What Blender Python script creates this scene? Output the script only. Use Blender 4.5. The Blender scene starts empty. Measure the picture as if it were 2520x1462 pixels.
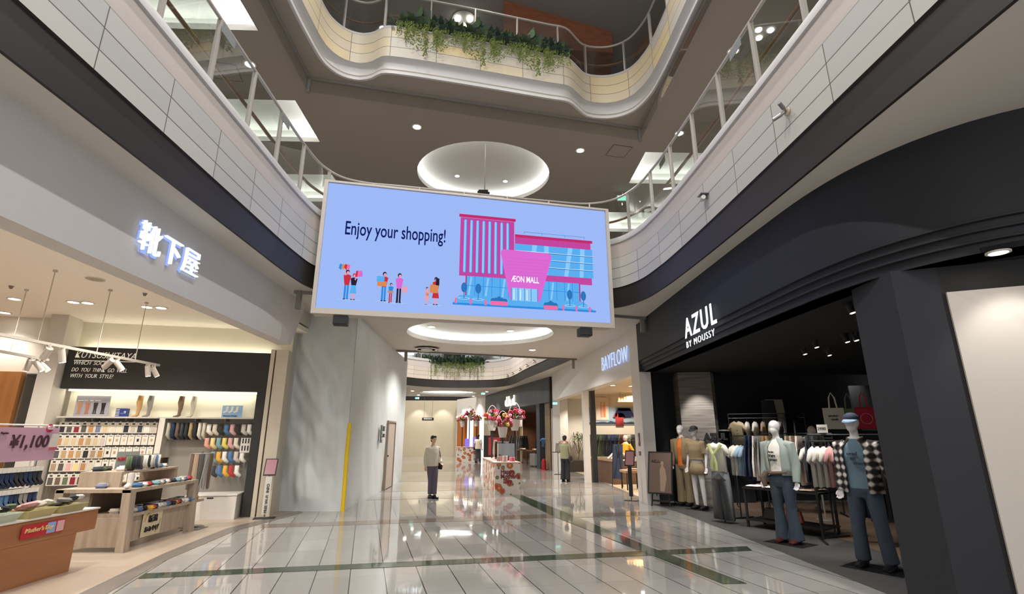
import bpy, bmesh, math, random
from mathutils import Vector, Matrix, noise
from mathutils.geometry import tessellate_polygon
random.seed(7)
PI = math.pi
scene = bpy.context.scene
COL = scene.collection

# ------------------------------------------------------------------ camera
F = 1240.0; CX = 1260.0; CY = 731.0
PITCH = math.atan(342 / F)
YAW = math.atan((1218 - 1260) * math.cos(PITCH) / F)
EYE = 1.6
cam_d = bpy.data.cameras.new('camera')
cam_d.sensor_fit = 'HORIZONTAL'; cam_d.sensor_width = 36.0
cam_d.lens = 36.0 * F / 2520.0
cam_d.clip_start = 0.05; cam_d.clip_end = 300
cam = bpy.data.objects.new('camera', cam_d); COL.objects.link(cam)
cam.location = (0, 0, EYE)
cam.rotation_euler = (PI / 2 + PITCH, 0, YAW)
scene.camera = cam

# ------------------------------------------------------------------ world, exposure
scene.view_settings.view_transform = 'Standard'
scene.view_settings.look = 'None'
scene.view_settings.exposure = 0.9
scene.view_settings.gamma = 1.0
scene.view_settings.use_curve_mapping = False
w = bpy.data.worlds.new('mall_ambient'); scene.world = w; w.use_nodes = True
w.node_tree.nodes['Background'].inputs[0].default_value = (0.98, 0.99, 1.0, 1)
w.node_tree.nodes['Background'].inputs[1].default_value = 0.95
cy = scene.cycles
cy.max_bounces = 7; cy.diffuse_bounces = 4; cy.glossy_bounces = 3; cy.transmission_bounces = 4
cy.transparent_max_bounces = 12
cy.sample_clamp_indirect = 4.0; cy.caustics_reflective = False; cy.caustics_refractive = False
cy.use_denoising = True

# ------------------------------------------------------------------ photo geometry helpers (world Y runs along the mall)
def ray(u, v):
    x = (u - CX) / F; y = -(v - CY) / F
    fy = math.cos(PITCH) - y * math.sin(PITCH); fz = math.sin(PITCH) + y * math.cos(PITCH)
    return (x * math.cos(YAW) - fy * math.sin(YAW), x * math.sin(YAW) + fy * math.cos(YAW), fz)
def atz(u, v, z):
    d = ray(u, v); t = (z - EYE) / d[2]; return (d[0] * t, d[1] * t)
def atx(u, v, x):
    d = ray(u, v); t = x / d[0]; return (d[1] * t, EYE + d[2] * t)
def aty(u, v, y):
    d = ray(u, v); t = y / d[1]; return (d[0] * t, EYE + d[2] * t)
def onp(u, v, p0, ang):
    a = math.radians(ang); dx, dy = math.cos(a), math.sin(a); n = (-dy, dx)
    D = p0[0] * n[0] + p0[1] * n[1]; d = ray(u, v); t = D / (d[0] * n[0] + d[1] * n[1])
    return ((d[0] * t - p0[0]) * dx + (d[1] * t - p0[1]) * dy, EYE + d[2] * t)

# ------------------------------------------------------------------ materials
MATS = {}
def hexc(h):
    h = h.lstrip('#'); c = [int(h[i:i + 2], 16) / 255 for i in (0, 2, 4)]
    return tuple((x / 12.92 if x <= 0.04045 else ((x + 0.055) / 1.055) ** 2.4) for x in c)
def mat(name, col='#888888', rough=0.6, metal=0.0, emit=0.0, noise_s=0.0, noise_a=0.12, spec=0.5, alpha=None, bump=0.0):
    if name in MATS: return MATS[name]
    m = bpy.data.materials.new(name); m.use_nodes = True; nt = m.node_tree
    b = nt.nodes['Principled BSDF']
    c = hexc(col) if isinstance(col, str) else col
    b.inputs['Base Color'].default_value = (*c, 1); b.inputs['Roughness'].default_value = rough
    b.inputs['Metallic'].default_value = metal; b.inputs['Specular IOR Level'].default_value = spec
    if emit:
        b.inputs['Emission Color'].default_value = (*c, 1); b.inputs['Emission Strength'].default_value = emit
    if noise_s:
        tc = nt.nodes.new('ShaderNodeTexCoord'); n = nt.nodes.new('ShaderNodeTexNoise')
        n.inputs['Scale'].default_value = noise_s; n.inputs['Detail'].default_value = 3
        nt.links.new(tc.outputs['Object'], n.inputs['Vector'])
        mx = nt.nodes.new('ShaderNodeMixRGB'); mx.blend_type = 'MIX'
        mx.inputs[1].default_value = (*[x * (1 - noise_a) for x in c], 1)
        mx.inputs[2].default_value = (*[min(1, x * (1 + noise_a)) for x in c], 1)
        nt.links.new(n.outputs['Fac'], mx.inputs[0]); nt.links.new(mx.outputs[0], b.inputs['Base Color'])
        if bump:
            bp = nt.nodes.new('ShaderNodeBump'); bp.inputs['Strength'].default_value = bump
            bp.inputs['Distance'].default_value = 0.01
            nt.links.new(n.outputs['Fac'], bp.inputs['Height']); nt.links.new(bp.outputs[0], b.inputs['Normal'])
    MATS[name] = m; return m
def emis(name, col, s):
    if name in MATS: return MATS[name]
    if s < 4: s *= 0.54        # display levels; brighter ones are lamps
    m = bpy.data.materials.new(name); m.use_nodes = True; nt = m.node_tree; nt.nodes.clear()
    e = nt.nodes.new('ShaderNodeEmission'); o = nt.nodes.new('ShaderNodeOutputMaterial')
    e.inputs[0].default_value = (*(hexc(col) if isinstance(col, str) else col), 1); e.inputs[1].default_value = s
    nt.links.new(e.outputs[0], o.inputs[0]); MATS[name] = m; return m
def glass_mat(name, tint='#e6f0ec', refl=0.10):
    if name in MATS: return MATS[name]
    m = bpy.data.materials.new(name); m.use_nodes = True; nt = m.node_tree; nt.nodes.clear()
    t = nt.nodes.new('ShaderNodeBsdfTransparent'); g = nt.nodes.new('ShaderNodeBsdfGlossy')
    g.inputs['Roughness'].default_value = 0.02; t.inputs[0].default_value = (*hexc(tint), 1)
    fr = nt.nodes.new('ShaderNodeFresnel'); fr.inputs[0].default_value = 1.45
    mul = nt.nodes.new('ShaderNodeMath'); mul.operation = 'MULTIPLY'; mul.inputs[1].default_value = refl * 10
    mx = nt.nodes.new('ShaderNodeMixShader'); o = nt.nodes.new('ShaderNodeOutputMaterial')
    nt.links.new(fr.outputs[0], mul.inputs[0]); nt.links.new(mul.outputs[0], mx.inputs[0])
    nt.links.new(t.outputs[0], mx.inputs[1]); nt.links.new(g.outputs[0], mx.inputs[2]); nt.links.new(mx.outputs[0], o.inputs[0])
    MATS[name] = m; return m
def wood_mat(name, c1, c2, scale=1.0, rough=0.5, axis='Z'):
    if name in MATS: return MATS[name]
    m = mat(name, c1, rough); nt = m.node_tree; b = nt.nodes['Principled BSDF']
    tc = nt.nodes.new('ShaderNodeTexCoord'); mp = nt.nodes.new('ShaderNodeMapping')
    s = {'Z': (14, 14, 1.2), 'Y': (14, 1.2, 14), 'X': (1.2, 14, 14)}[axis]
    mp.inputs['Scale'].default_value = tuple(x * scale for x in s)
    n = nt.nodes.new('ShaderNodeTexNoise'); n.inputs['Scale'].default_value = 1.5; n.inputs['Detail'].default_value = 5
    r = nt.nodes.new('ShaderNodeValToRGB'); r.color_ramp.elements[0].position = 0.3; r.color_ramp.elements[1].position = 0.72
    r.color_ramp.elements[0].color = (*hexc(c1), 1); r.color_ramp.elements[1].color = (*hexc(c2), 1)
    nt.links.new(tc.outputs['Object'], mp.inputs[0]); nt.links.new(mp.outputs[0], n.inputs['Vector'])
    nt.links.new(n.outputs['Fac'], r.inputs[0]); nt.links.new(r.outputs[0], b.inputs['Base Color'])
    return m

# ------------------------------------------------------------------ mesh builder
class MB:
    def __init__(s): s.v = []; s.f = []; s.mi = []; s.smooth = False; s.uv = None
    def add(s, vs, fs, mi=0):
        o = len(s.v); s.v += [tuple(x) for x in vs]; s.f += [tuple(i + o for i in f) for f in fs]; s.mi += [mi] * len(fs); return s
    def box(s, x0, x1, y0, y1, z0, z1, mi=0, M=None, ch=0.0):
        vs = [Vector((x, y, z)) for x in (x0, x1) for y in (y0, y1) for z in (z0, z1)]
        if M is not None: vs = [M @ v for v in vs]
        return s.add(vs, [(0, 1, 3, 2), (4, 6, 7, 5), (0, 4, 5, 1), (2, 3, 7, 6), (0, 2, 6, 4), (1, 5, 7, 3)], mi)
    def quad(s, a, b, c, d, mi=0): return s.add([a, b, c, d], [(0, 1, 2, 3)], mi)
    def prism(s, pts, off, mi=0):
        """closed planar polygon pts (3-D, any concavity) swept by vector off"""
        n = len(pts); P = [Vector(p) for p in pts]; off = Vector(off)
        tri = tessellate_polygon([P])
        s.add(P + [p + off for p in P], [t for t in tri] + [tuple(i + n for i in reversed(t)) for t in tri] +
              [(i, (i + 1) % n, (i + 1) % n + n, i + n) for i in range(n)], mi); return s
    def flat(s, pts, mi=0):
        P = [Vector(p) for p in pts]; s.add(P, [t for t in tessellate_polygon([P])], mi); return s
    def ring_tube(s, path, rad, n=10, mi=0, closed=False, caps=True):
        """loft round/elliptic rings along path; rad: number, or list of numbers / (a,b); a along the side axis"""
        P = [Vector(p) for p in path]; m = len(P)
        if not isinstance(rad, (list,)): rad = [rad] * m
        rings = []; ref = None
        for i in range(m):
            if closed: t = P[(i + 1) % m] - P[i - 1]
            else: t = P[min(i + 1, m - 1)] - P[max(i - 1, 0)]
            if t.length < 1e-9: t = Vector((0, 0, 1))
            t.normalize()
            if ref is None:
                ref = Vector((1, 0, 0)) if abs(t.x) < 0.8 else Vector((0, 1, 0))
            a = ref - t * ref.dot(t); a.normalize(); ref = a; b = t.cross(a)
            r = rad[i]; ra, rb = r if isinstance(r, (tuple, list)) else (r, r)
            rings.append([P[i] + a * ra * math.cos(2 * PI * k / n) + b * rb * math.sin(2 * PI * k / n) for k in range(n)])
        vs = [v for r in rings for v in r]; fs = []
        for i in range(m if closed else m - 1):
            j = (i + 1) % m
            for k in range(n): fs.append((i * n + k, i * n + (k + 1) % n, j * n + (k + 1) % n, j * n + k))
        if caps and not closed:
            fs.append(tuple(reversed(range(n)))); fs.append(tuple((m - 1) * n + k for k in range(n)))
        return s.add(vs, fs, mi)
    def tube(s, a, b, r, n=8, mi=0, r2=None): return s.ring_tube([a, b], [r, r if r2 is None else r2], n, mi)
    def lathe(s, prof, c=(0, 0, 0), n=20, mi=0, M=None):
        vs = []; fs = []; c = Vector(c)
        for r, z in prof:
            for k in range(n):
                v = Vector((r * math.cos(2 * PI * k / n), r * math.sin(2 * PI * k / n), z))
                if M is not None: v = M @ v
                vs.append(v + c)
        m = len(prof)
        for i in range(m - 1):
            for k in range(n): fs.append((i * n + k, i * n + (k + 1) % n, (i + 1) * n + (k + 1) % n, (i + 1) * n + k))
        if prof[0][0] > 1e-4: fs.append(tuple(reversed(range(n))))
        if prof[-1][0] > 1e-4: fs.append(tuple((m - 1) * n + k for k in range(n)))
        return s.add(vs, fs, mi)
    def ball(s, c, r, n=12, mi=0):
        rx, ry, rz = r if isinstance(r, (tuple, list)) else (r, r, r); m = max(6, n // 2 + 1); prof = []
        vs = []; c = Vector(c)
        for i in range(m + 1):
            t = PI * i / m
            for k in range(n):
                vs.append(c + Vector((rx * math.sin(t) * math.cos(2 * PI * k / n), ry * math.sin(t) * math.sin(2 * PI * k / n), -rz * math.cos(t))))
        fs = [(i * n + k, i * n + (k + 1) % n, (i + 1) * n + (k + 1) % n, (i + 1) * n + k) for i in range(m) for k in range(n)]
        return s.add(vs, fs, mi)
    def mesh(s, name, mats, smooth=False, uvs=None):
        me = bpy.data.meshes.new(name); me.from_pydata(s.v, [], s.f)
        if not isinstance(mats, (list, tuple)): mats = [mats]
        for m in mats: me.materials.append(m)
        me.polygons.foreach_set('material_index', [min(i, len(mats) - 1) for i in s.mi])
        bm = bmesh.new(); bm.from_mesh(me)
        bmesh.ops.remove_doubles(bm, verts=bm.verts, dist=1e-5)
        if uvs is None: bmesh.ops.recalc_face_normals(bm, faces=bm.faces)
        bm.to_mesh(me); bm.free()
        if smooth or s.smooth:
            me.polygons.foreach_set('use_smooth', [True] * len(me.polygons))
            try: me.set_sharp_from_angle(angle=math.radians(40))
            except Exception: pass
        me.update(); return me
    def build(s, name, mats, parent=None, smooth=False, loc=None, rot=None, bevel=0.0):
        me = s.mesh(name, mats, smooth); return link(name, me, parent, loc, rot, bevel)
def link(name, me, parent=None, loc=None, rot=None, bevel=0.0):
    o = bpy.data.objects.new(name, me); COL.objects.link(o)
    if parent is not None: o.parent = parent
    if loc is not None: o.location = loc
    if rot is not None: o.rotation_euler = rot
    if bevel:
        md = o.modifiers.new('bevel', 'BEVEL'); md.width = bevel; md.segments = 2; md.limit_method = 'ANGLE'; md.angle_limit = math.radians(50)
        md.harden_normals = False
    return o
def tag(o, label=None, cat=None, group=None, kind=None):
    if label: o['label'] = label
    if cat: o['category'] = cat
    if group: o['group'] = group
    if kind: o['kind'] = kind
    return o
def thing(name, loc, rz=0.0, label=None, cat=None, group=None, kind=None):
    o = bpy.data.objects.new(name, None); COL.objects.link(o); o.empty_display_size = 0.1
    o.location = loc if len(loc) == 3 else (loc[0], loc[1], 0.0); o.rotation_euler = (0, 0, rz)
    return tag(o, label, cat, group, kind)
def struct(o): o['kind'] = 'structure'; return o
def copy_tree(o, parent=None):
    c = o.copy(); COL.objects.link(c)
    if parent is not None: c.parent = parent
    for ch in list(o.children): copy_tree(ch, c)
    return c
def recolor(o, m, slot=0):
    o.material_slots[slot].link = 'OBJECT'; o.material_slots[slot].material = m
def text_mesh(txt, size, ext=0.01, sx=1.0, bold=0.0, align='LEFT', shear=0.0, space=1.0):
    """letters standing in the local XZ plane, reading along +X, facing -Y"""
    c = bpy.data.curves.new('lettering', 'FONT'); c.body = txt; c.size = size; c.extrude = ext; c.align_x = align
    c.offset = bold; c.shear = shear; c.resolution_u = 3; c.space_character = space
    ob = bpy.data.objects.new('lettering', c); COL.objects.link(ob)
    dg = bpy.context.evaluated_depsgraph_get(); dg.update()
    me = bpy.data.meshes.new_from_object(ob.evaluated_get(dg)); bpy.data.objects.remove(ob); bpy.data.curves.remove(c)
    me.transform(Matrix.Diagonal((sx, 1, 1, 1))); me.transform(Matrix.Rotation(PI / 2, 4, 'X')); return me
def text(name, txt, size, m, parent=None, loc=(0, 0, 0), rz=0.0, **k):
    me = text_mesh(txt, size, **k); me.materials.clear(); me.materials.append(m)
    return link(name, me, parent, loc, (0, 0, rz))
def remeshed(mb, name, mats, parent=None, voxel=0.012, loc=None, rot=None, smooth_it=3):
    """fuse overlapping lofts of one body or one garment into ONE continuous surface"""
    me = mb.mesh(name, mats); o = bpy.data.objects.new(name, me); COL.objects.link(o)
    md = o.modifiers.new('fuse', 'REMESH'); md.mode = 'VOXEL'; md.voxel_size = voxel; md.use_smooth_shade = True
    if smooth_it:
        sm = o.modifiers.new('soften', 'SMOOTH'); sm.iterations = smooth_it; sm.factor = 0.5
    dg = bpy.context.evaluated_depsgraph_get(); dg.update()
    me2 = bpy.data.meshes.new_from_object(o.evaluated_get(dg)); bpy.data.objects.remove(o)
    me2.materials.clear()
    for m in (mats if isinstance(mats, (list, tuple)) else [mats]): me2.materials.append(m)
    return link(name, me2, parent, loc, rot)
def catmull(pts, step=0.12):
    P = [Vector((p[0], p[1])) for p in pts]; out = []
    P = [P[0] * 2 - P[1]] + P + [P[-1] * 2 - P[-2]]
    for i in range(1, len(P) - 2):
        L = (P[i + 1] - P[i]).length; n = max(1, int(L / step)) if L < 2 else 8
        al = 0.5
        t0 = 0; t1 = t0 + (P[i] - P[i - 1]).length ** al; t2 = t1 + L ** al; t3 = t2 + (P[i + 2] - P[i + 1]).length ** al
        for k in range(n):
            t = t1 + (t2 - t1) * k / n
            A1 = P[i - 1] * ((t1 - t) / (t1 - t0)) + P[i] * ((t - t0) / (t1 - t0))
            A2 = P[i] * ((t2 - t) / (t2 - t1)) + P[i + 1] * ((t - t1) / (t2 - t1))
            A3 = P[i + 1] * ((t3 - t) / (t3 - t2)) + P[i + 2] * ((t - t2) / (t3 - t2))
            B1 = A1 * ((t2 - t) / (t2 - t0)) + A2 * ((t - t0) / (t2 - t0))
            B2 = A2 * ((t3 - t) / (t3 - t1)) + A3 * ((t - t1) / (t3 - t1))
            out.append(B1 * ((t2 - t) / (t2 - t1)) + B2 * ((t - t1) / (t2 - t1)))
    out.append(P[-2]); return out
def normals2d(P):
    N = []
    for i in range(len(P)):
        t = (P[min(i + 1, len(P) - 1)] - P[max(i - 1, 0)]).normalized(); N.append(Vector((-t.y, t.x)))
    return N
def arclen(P):
    L = [0.0]
    for i in range(1, len(P)): L.append(L[-1] + (P[i] - P[i - 1]).length)
    return L
def at_len(P, L, s):
    for i in range(1, len(P)):
        if L[i] >= s or i == len(P) - 1:
            t = (s - L[i - 1]) / max(1e-6, L[i] - L[i - 1]); return P[i - 1].lerp(P[i], min(1, max(0, t))), (P[i] - P[i - 1]).normalized()
def sweep(name, path, prof, m, parent=None, smooth=True, u0=0.0):
    """profile [(offset to the left of the path, z)] swept along a 2-D path, with UV = (length, z)"""
    N = normals2d(path); L = arclen(path); n = len(prof); vs = []; uv = []
    for i, p in enumerate(path):
        for off, z in prof: vs.append((p.x + N[i].x * off, p.y + N[i].y * off, z)); uv.append((L[i] + u0, z))
    fs = [(i * n + k, (i + 1) * n + k, (i + 1) * n + k + 1, i * n + k + 1) for i in range(len(path) - 1) for k in range(n - 1)]
    me = bpy.data.meshes.new(name); me.from_pydata(vs, [], fs); ul = me.uv_layers.new(name='UVMap')
    for lp in me.loops: ul.data[lp.index].uv = uv[lp.vertex_index]
    me.materials.append(m)
    if smooth:
        me.polygons.foreach_set('use_smooth', [True] * len(me.polygons)); me.set_sharp_from_angle(angle=math.radians(35))
    return link(name, me, parent)
def slab_with_holes(name, outer, holes, z0, z1, m):
    loops = [[Vector((p[0], p[1], 0)) for p in outer]] + [[Vector((p[0], p[1], 0)) for p in h] for h in holes]
    tri = tessellate_polygon(loops); flat = [v for l in loops for v in l]; n = len(flat)
    vs = [(v.x, v.y, z0) for v in flat] + [(v.x, v.y, z1) for v in flat]
    fs = [tuple(t) for t in tri] + [tuple(i + n for i in reversed(t)) for t in tri]; o = 0
    for l in loops:
        k = len(l); fs += [(o + i, o + (i + 1) % k, o + (i + 1) % k + n, o + i + n) for i in range(k)]; o += k
    me = bpy.data.meshes.new(name); me.from_pydata(vs, [], fs); me.materials.append(m)
    bm = bmesh.new(); bm.from_mesh(me); bmesh.ops.recalc_face_normals(bm, faces=bm.faces); bm.to_mesh(me); bm.free()
    return struct(link(name, me))
def circle_pts(cx, cy, rx, ry, n=48): return [(cx + rx * math.cos(2 * PI * k / n), cy + ry * math.sin(2 * PI * k / n)) for k in range(n)]
def spot(loc, power, target=None, ang=90, blend=0.6, col=(1, 0.975, 0.94), size=0.06):
    l = bpy.data.lights.new('spot_lamp', 'SPOT'); l.energy = power; l.spot_size = math.radians(ang); l.spot_blend = blend
    l.color = col; l.shadow_soft_size = size
    o = bpy.data.objects.new('spot_lamp', l); COL.objects.link(o); o.location = loc
    d = (Vector(target) - Vector(loc)) if target else Vector((0, 0, -1))
    o.rotation_euler = d.to_track_quat('-Z', 'Y').to_euler(); return o
# ================================================================== STRUCTURE
Z1, Z2, Z3 = 4.45, 9.4, 13.2         # ceilings of the three storeys
FL2, FL3 = 5.35, 10.25
beige = mat('ceiling_plaster', '#c8c3bb', 0.85, noise_s=0.6, noise_a=0.02)
darkb = mat('bronze_band', '#241e1c', 0.55, noise_s=1.0, noise_a=0.04)
capm = mat('cap_stone', '#b8b5b4', 0.5, noise_s=3, noise_a=0.03)

def floor_tile_mat():
    m = bpy.data.materials.new('polished_tile'); m.use_nodes = True; nt = m.node_tree; b = nt.nodes['Principled BSDF']
    N = nt.nodes; L = nt.links
    geo = N.new('ShaderNodeNewGeometry')
    def dot(vec):
        d = N.new('ShaderNodeVectorMath'); d.operation = 'DOT_PRODUCT'; d.inputs[1].default_value = vec
        L.new(geo.outputs['Position'], d.inputs[0]); return d.outputs['Value']
    def mth(op, a, b_=None):
        n = N.new('ShaderNodeMath'); n.operation = op
        for i, x in enumerate((a, b_)):
            if x is None: continue
            if isinstance(x, (int, float)): n.inputs[i].default_value = x
            else: L.new(x, n.inputs[i])
        return n.outputs[0]
    a = math.radians(13.8); c = math.radians(9.4)
    u = dot((math.cos(a), math.sin(a), 0)); v = dot((-math.sin(c), math.cos(c), 0))
    def lines(x, pitch, wd, off):
        q = mth('DIVIDE', mth('ADD', x, off), pitch); fr = mth('FRACT', q)
        mn = mth('MULTIPLY', mth('MINIMUM', fr, mth('SUBTRACT', 1.0, fr)), pitch)
        return mth('LESS_THAN', mn, wd / 2), mth('FLOOR', q)
    lu, iu = lines(u, 0.397, 0.012, 20.306 - 0.003); lv, iv = lines(v, 0.794, 0.007, 40.0)
    wn = N.new('ShaderNodeTexWhiteNoise'); wn.noise_dimensions = '2D'
    cb = N.new('ShaderNodeCombineXYZ'); L.new(iu, cb.inputs[0]); L.new(iv, cb.inputs[1]); L.new(cb.outputs[0], wn.inputs['Vector'])
    r = N.new('ShaderNodeValToRGB'); r.color_ramp.elements[0].color = (*hexc('#918e89'), 1); r.color_ramp.elements[1].color = (*hexc('#a09d98'), 1)
    L.new(wn.outputs['Value'], r.inputs[0])
    mx = N.new('ShaderNodeMixRGB'); L.new(mth('MAXIMUM', lu, mth('MULTIPLY', lv, 0.35)), mx.inputs[0]); L.new(r.outputs[0], mx.inputs[1]); mx.inputs[2].default_value = (*hexc('#3a3835'), 1)
    L.new(mx.outputs[0], b.inputs['Base Color'])
    b.inputs['Roughness'].default_value = 0.045; b.inputs['Specular IOR Level'].default_value = 0.42
    b.inputs['Coat Weight'].default_value = 0.12; b.inputs['Coat Roughness'].default_value = 0.02
    nz = N.new('ShaderNodeTexNoise'); nz.inputs['Scale'].default_value = 2.2; nz.inputs['Detail'].default_value = 1
    L.new(geo.outputs['Position'], nz.inputs['Vector'])
    bp = N.new('ShaderNodeBump'); bp.inputs['Strength'].default_value = 0.05; bp.inputs['Distance'].default_value = 0.02
    L.new(nz.outputs['Fac'], bp.inputs['Height']); L.new(bp.outputs[0], b.inputs['Normal']); L.new(bp.outputs[0], b.inputs['Coat Normal'])
    return m
def gloss(name, col, rough=0.06):
    m = mat(name, col, rough, noise_s=4, noise_a=0.08, spec=0.45); return m
tile = floor_tile_mat()
EDGE_L = [(-4.4, -6), (-4.4, 7.4), (-4.2, 12.0)]
fm = MB(); fm.box(-16, 16, -6, 70, -0.3, 0.0); struct(fm.build('floor', tile))
def patch(name, pts, m, z=0.004):
    b = MB(); b.prism([(x, y, 0.0005) for x, y in pts], (0, 0, z)); return struct(b.build(name, m))
greenm = gloss('green_stone_band', '#3f4a3e'); brownm = gloss('brown_stone_band', '#7d7266'); greym = mat('grey_threshold', '#756d67', 0.3, noise_s=6)
patch('floor_band_green_cross', [atz(356, 1412, 0), atz(1838, 1345, 0), atz(1852, 1356, 0), atz(340, 1425, 0)], greenm)
patch('floor_band_green_long', [atz(1256, 1219, 0), atz(1284, 1219, 0), atz(1404, 1267, 0), atz(1606, 1350, 0), atz(1838, 1437, 0), atz(1780, 1438, 0), atz(1560, 1350, 0), atz(1355, 1268, 0)], greenm, 0.006)
patch('floor_band_brown_near', [atz(640, 1291, 0), atz(1340, 1266, 0), atz(1640, 1258, 0), atz(1640, 1268, 0), atz(1340, 1276, 0), atz(640, 1300, 0)], brownm, 0.003)
def vband(name, v0, v1, x0, x1, m):
    t = math.tan(math.radians(9.4)); patch(name, [(x0, v0 + x0 * t), (x1, v0 + x1 * t), (x1, v1 + x1 * t), (x0, v1 + x0 * t)], m, 0.003)
tan = gloss('tan_stone_band', '#8a8178')
vband('floor_band_brown_middle', 14.6, 15.3, -3.3, 3.6, tan); vband('floor_band_tan_far', 16.6, 18.2, -3.4, 3.6, tan)
vband('floor_band_tan_farther', 20.0, 23.0, -3.6, 3.5, tan); vband('floor_band_tan_farthest', 25.5, 33.0, -5, 2.5, tan)
# shop floors
shopfl = mat('sock_shop_floor', '#b3a392', 0.32, noise_s=3, noise_a=0.05)
pL = [atz(195, 1462, 0), atz(400, 1364, 0), atz(560, 1300, 0), atz(735, 1258, 0)]
pL2 = [atz(262, 1462, 0), atz(400, 1383, 0), atz(575, 1308, 0), atz(745, 1262, 0)]
patch('floor_threshold_left', [(pL[0][0], 2)] + pL + pL2[::-1] + [(pL2[0][0], 2)], greym)
patch('floor_sock_shop', [(-14, -6), (pL[0][0], -6)] + pL + [(-4.9, 12.4), (-14, 12.4)], shopfl, 0.003)
grt = mat('azul_grey_tile', '#4a4847', 0.45, noise_s=2.5, noise_a=0.08); azf = mat('azul_floor', '#6d5a4a', 0.4, noise_s=2)
e1 = [atz(1600, 1238, 0), atz(1690, 1268, 0), atz(1900, 1350, 0), atz(2183, 1462, 0)]
patch('floor_threshold_right', [(4.3, -6)] + [(4.6, -6), (5.3, 5.5), (5.6, 8.5), (5.2, 13.3)] + e1 + [(4.25, 3)], grt)
patch('floor_dark_shop', [(4.6, -6), (14, -6), (14, 13.3), (5.2, 13.3), (5.6, 8.5), (5.3, 5.5)], azf, 0.003)
patch('floor_bright_shop', [(3.95, 14.2), (14, 14.2), (14, 26), (3.6, 26), (3.9, 22)], mat('bayflow_floor', '#c0ab8c', 0.35, noise_s=3), 0.003)

# ------------------------------------------------------------------ paths round the openings (counter-clockwise)
P2 = catmull([(3.52, -6), (3.50, 3), (3.46, 6.5), (3.40, 8.6), (3.33, 9.6), (3.18, 10.5), (2.85, 11.1), (2.3, 11.36), (1.2, 11.24), (-2.1, 10.62), (-3.0, 10.46), (-3.45, 10.22), (-3.70, 9.75), (-3.79, 9.0), (-3.81, 7.0), (-3.82, 3), (-3.82, -6)])
P3 = catmull([(3.78, -6), (3.74, 4), (3.70, 8), (3.68, 9.4), (3.60, 10.2), (3.36, 10.78), (3.0, 11.03), (2.6, 11.08), (2.25, 11.0), (1.98, 10.72), (1.72, 10.46), (1.2, 10.34), (-2.2, 9.62), (-2.6, 9.60), (-2.85, 9.76), (-3.15, 9.84), (-3.5, 9.72), (-3.75, 9.38), (-3.86, 8.5), (-3.88, 6), (-3.9, -6)])
# far opening on the first floor ceiling, as seen past the screen
PF = catmull([(2.95, 19.2), (2.72, 20.5), (2.2, 23), (1.55, 26), (1.1, 28.6), (0.7, 30.0), (0.0, 30.9), (-0.9, 31.25), (-2.98, 31.3), (-4.6, 30.4), (-5.6, 28.8), (-5.8, 26), (-5.0, 21), (-4.2, 17.6)], 0.3)
PF[0:0] = [Vector((2.96, 19.14))]
PN = catmull([(0.2, 38.9), (-0.9, 41.2), (-2.0, 43.2), (-3.2, 44.3), (-5.0, 44.6), (-9, 44.2), (-10, 42), (-9.5, 38)], 0.5)
CC1 = (-0.44, 14.35); CC2 = (-0.42, 14.1)
cove1 = circle_pts(CC1[0], CC1[1], 2.12, 1.9); cove2 = circle_pts(CC2[0], CC2[1], 2.05, 1.9)
cove3 = circle_pts(-3.25, 35.3, 1.95, 1.75, 32)
t2 = lambda P: [(p.x, p.y) for p in P]
slab_with_holes('ceiling_first_storey', [(-15, -6), (15, -6), (15, 70), (-15, 70)], [t2(P2)[1:-1] if False else [(3.52, -5.9)] + t2(P2)[1:-1] + [(-3.82, -5.9)], cove1, cove3, t2(PF), t2(PN)], Z1, Z1 + 0.12, beige)
def rect_hole(x0, x1, y0, y1, sl=0.0): return [(x0, y0), (x1, y0 + sl), (x1, y1 + sl), (x0, y1)]
coves2 = [(-7.4, -4.78, 6.6, 8.45), (-7.4, -4.87, 10.6, 12.4), (-7.6, -5.1, 14.2, 16.1), (4.2, 6.7, 12.6, 14.45), (4.0, 6.4, 16.6, 18.4)]
hl = [rect_hole(a, b, c, d) for a, b, c, d in coves2]
slab_with_holes('ceiling_second_storey', [(-15, -6), (15, -6), (15, 60), (-15, 60)], [[(3.78, -5.9)] + t2(P3)[1:-1] + [(-3.9, -5.9)], cove2] + hl, Z2, Z2 + 0.12, mat('ceiling_taupe', '#92897f', 0.85, noise_s=0.6, noise_a=0.02))
cb = MB(); cb.box(-15, 15, -6, 60, Z3, Z3 + 0.2); struct(cb.build('ceiling_third_storey', mat('ceiling_grey', '#8a8683', 0.85)))
for nm, P, z in (('floor_second_storey', P2, FL2), ('floor_third_storey', P3, FL3)):
    hs = [[(P[0].x, -5.9)] + t2(P)[1:-1] + [(P[-1].x, -5.9)]]
    if nm == 'floor_second_storey': hs += [t2(PF), t2(PN)]
    slab_with_holes(nm, [(-15, -6), (15, -6), (15, 60), (-15, 60)], hs, z - 0.1, z, mat('upper_floor', '#9a9088', 0.3))

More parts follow.
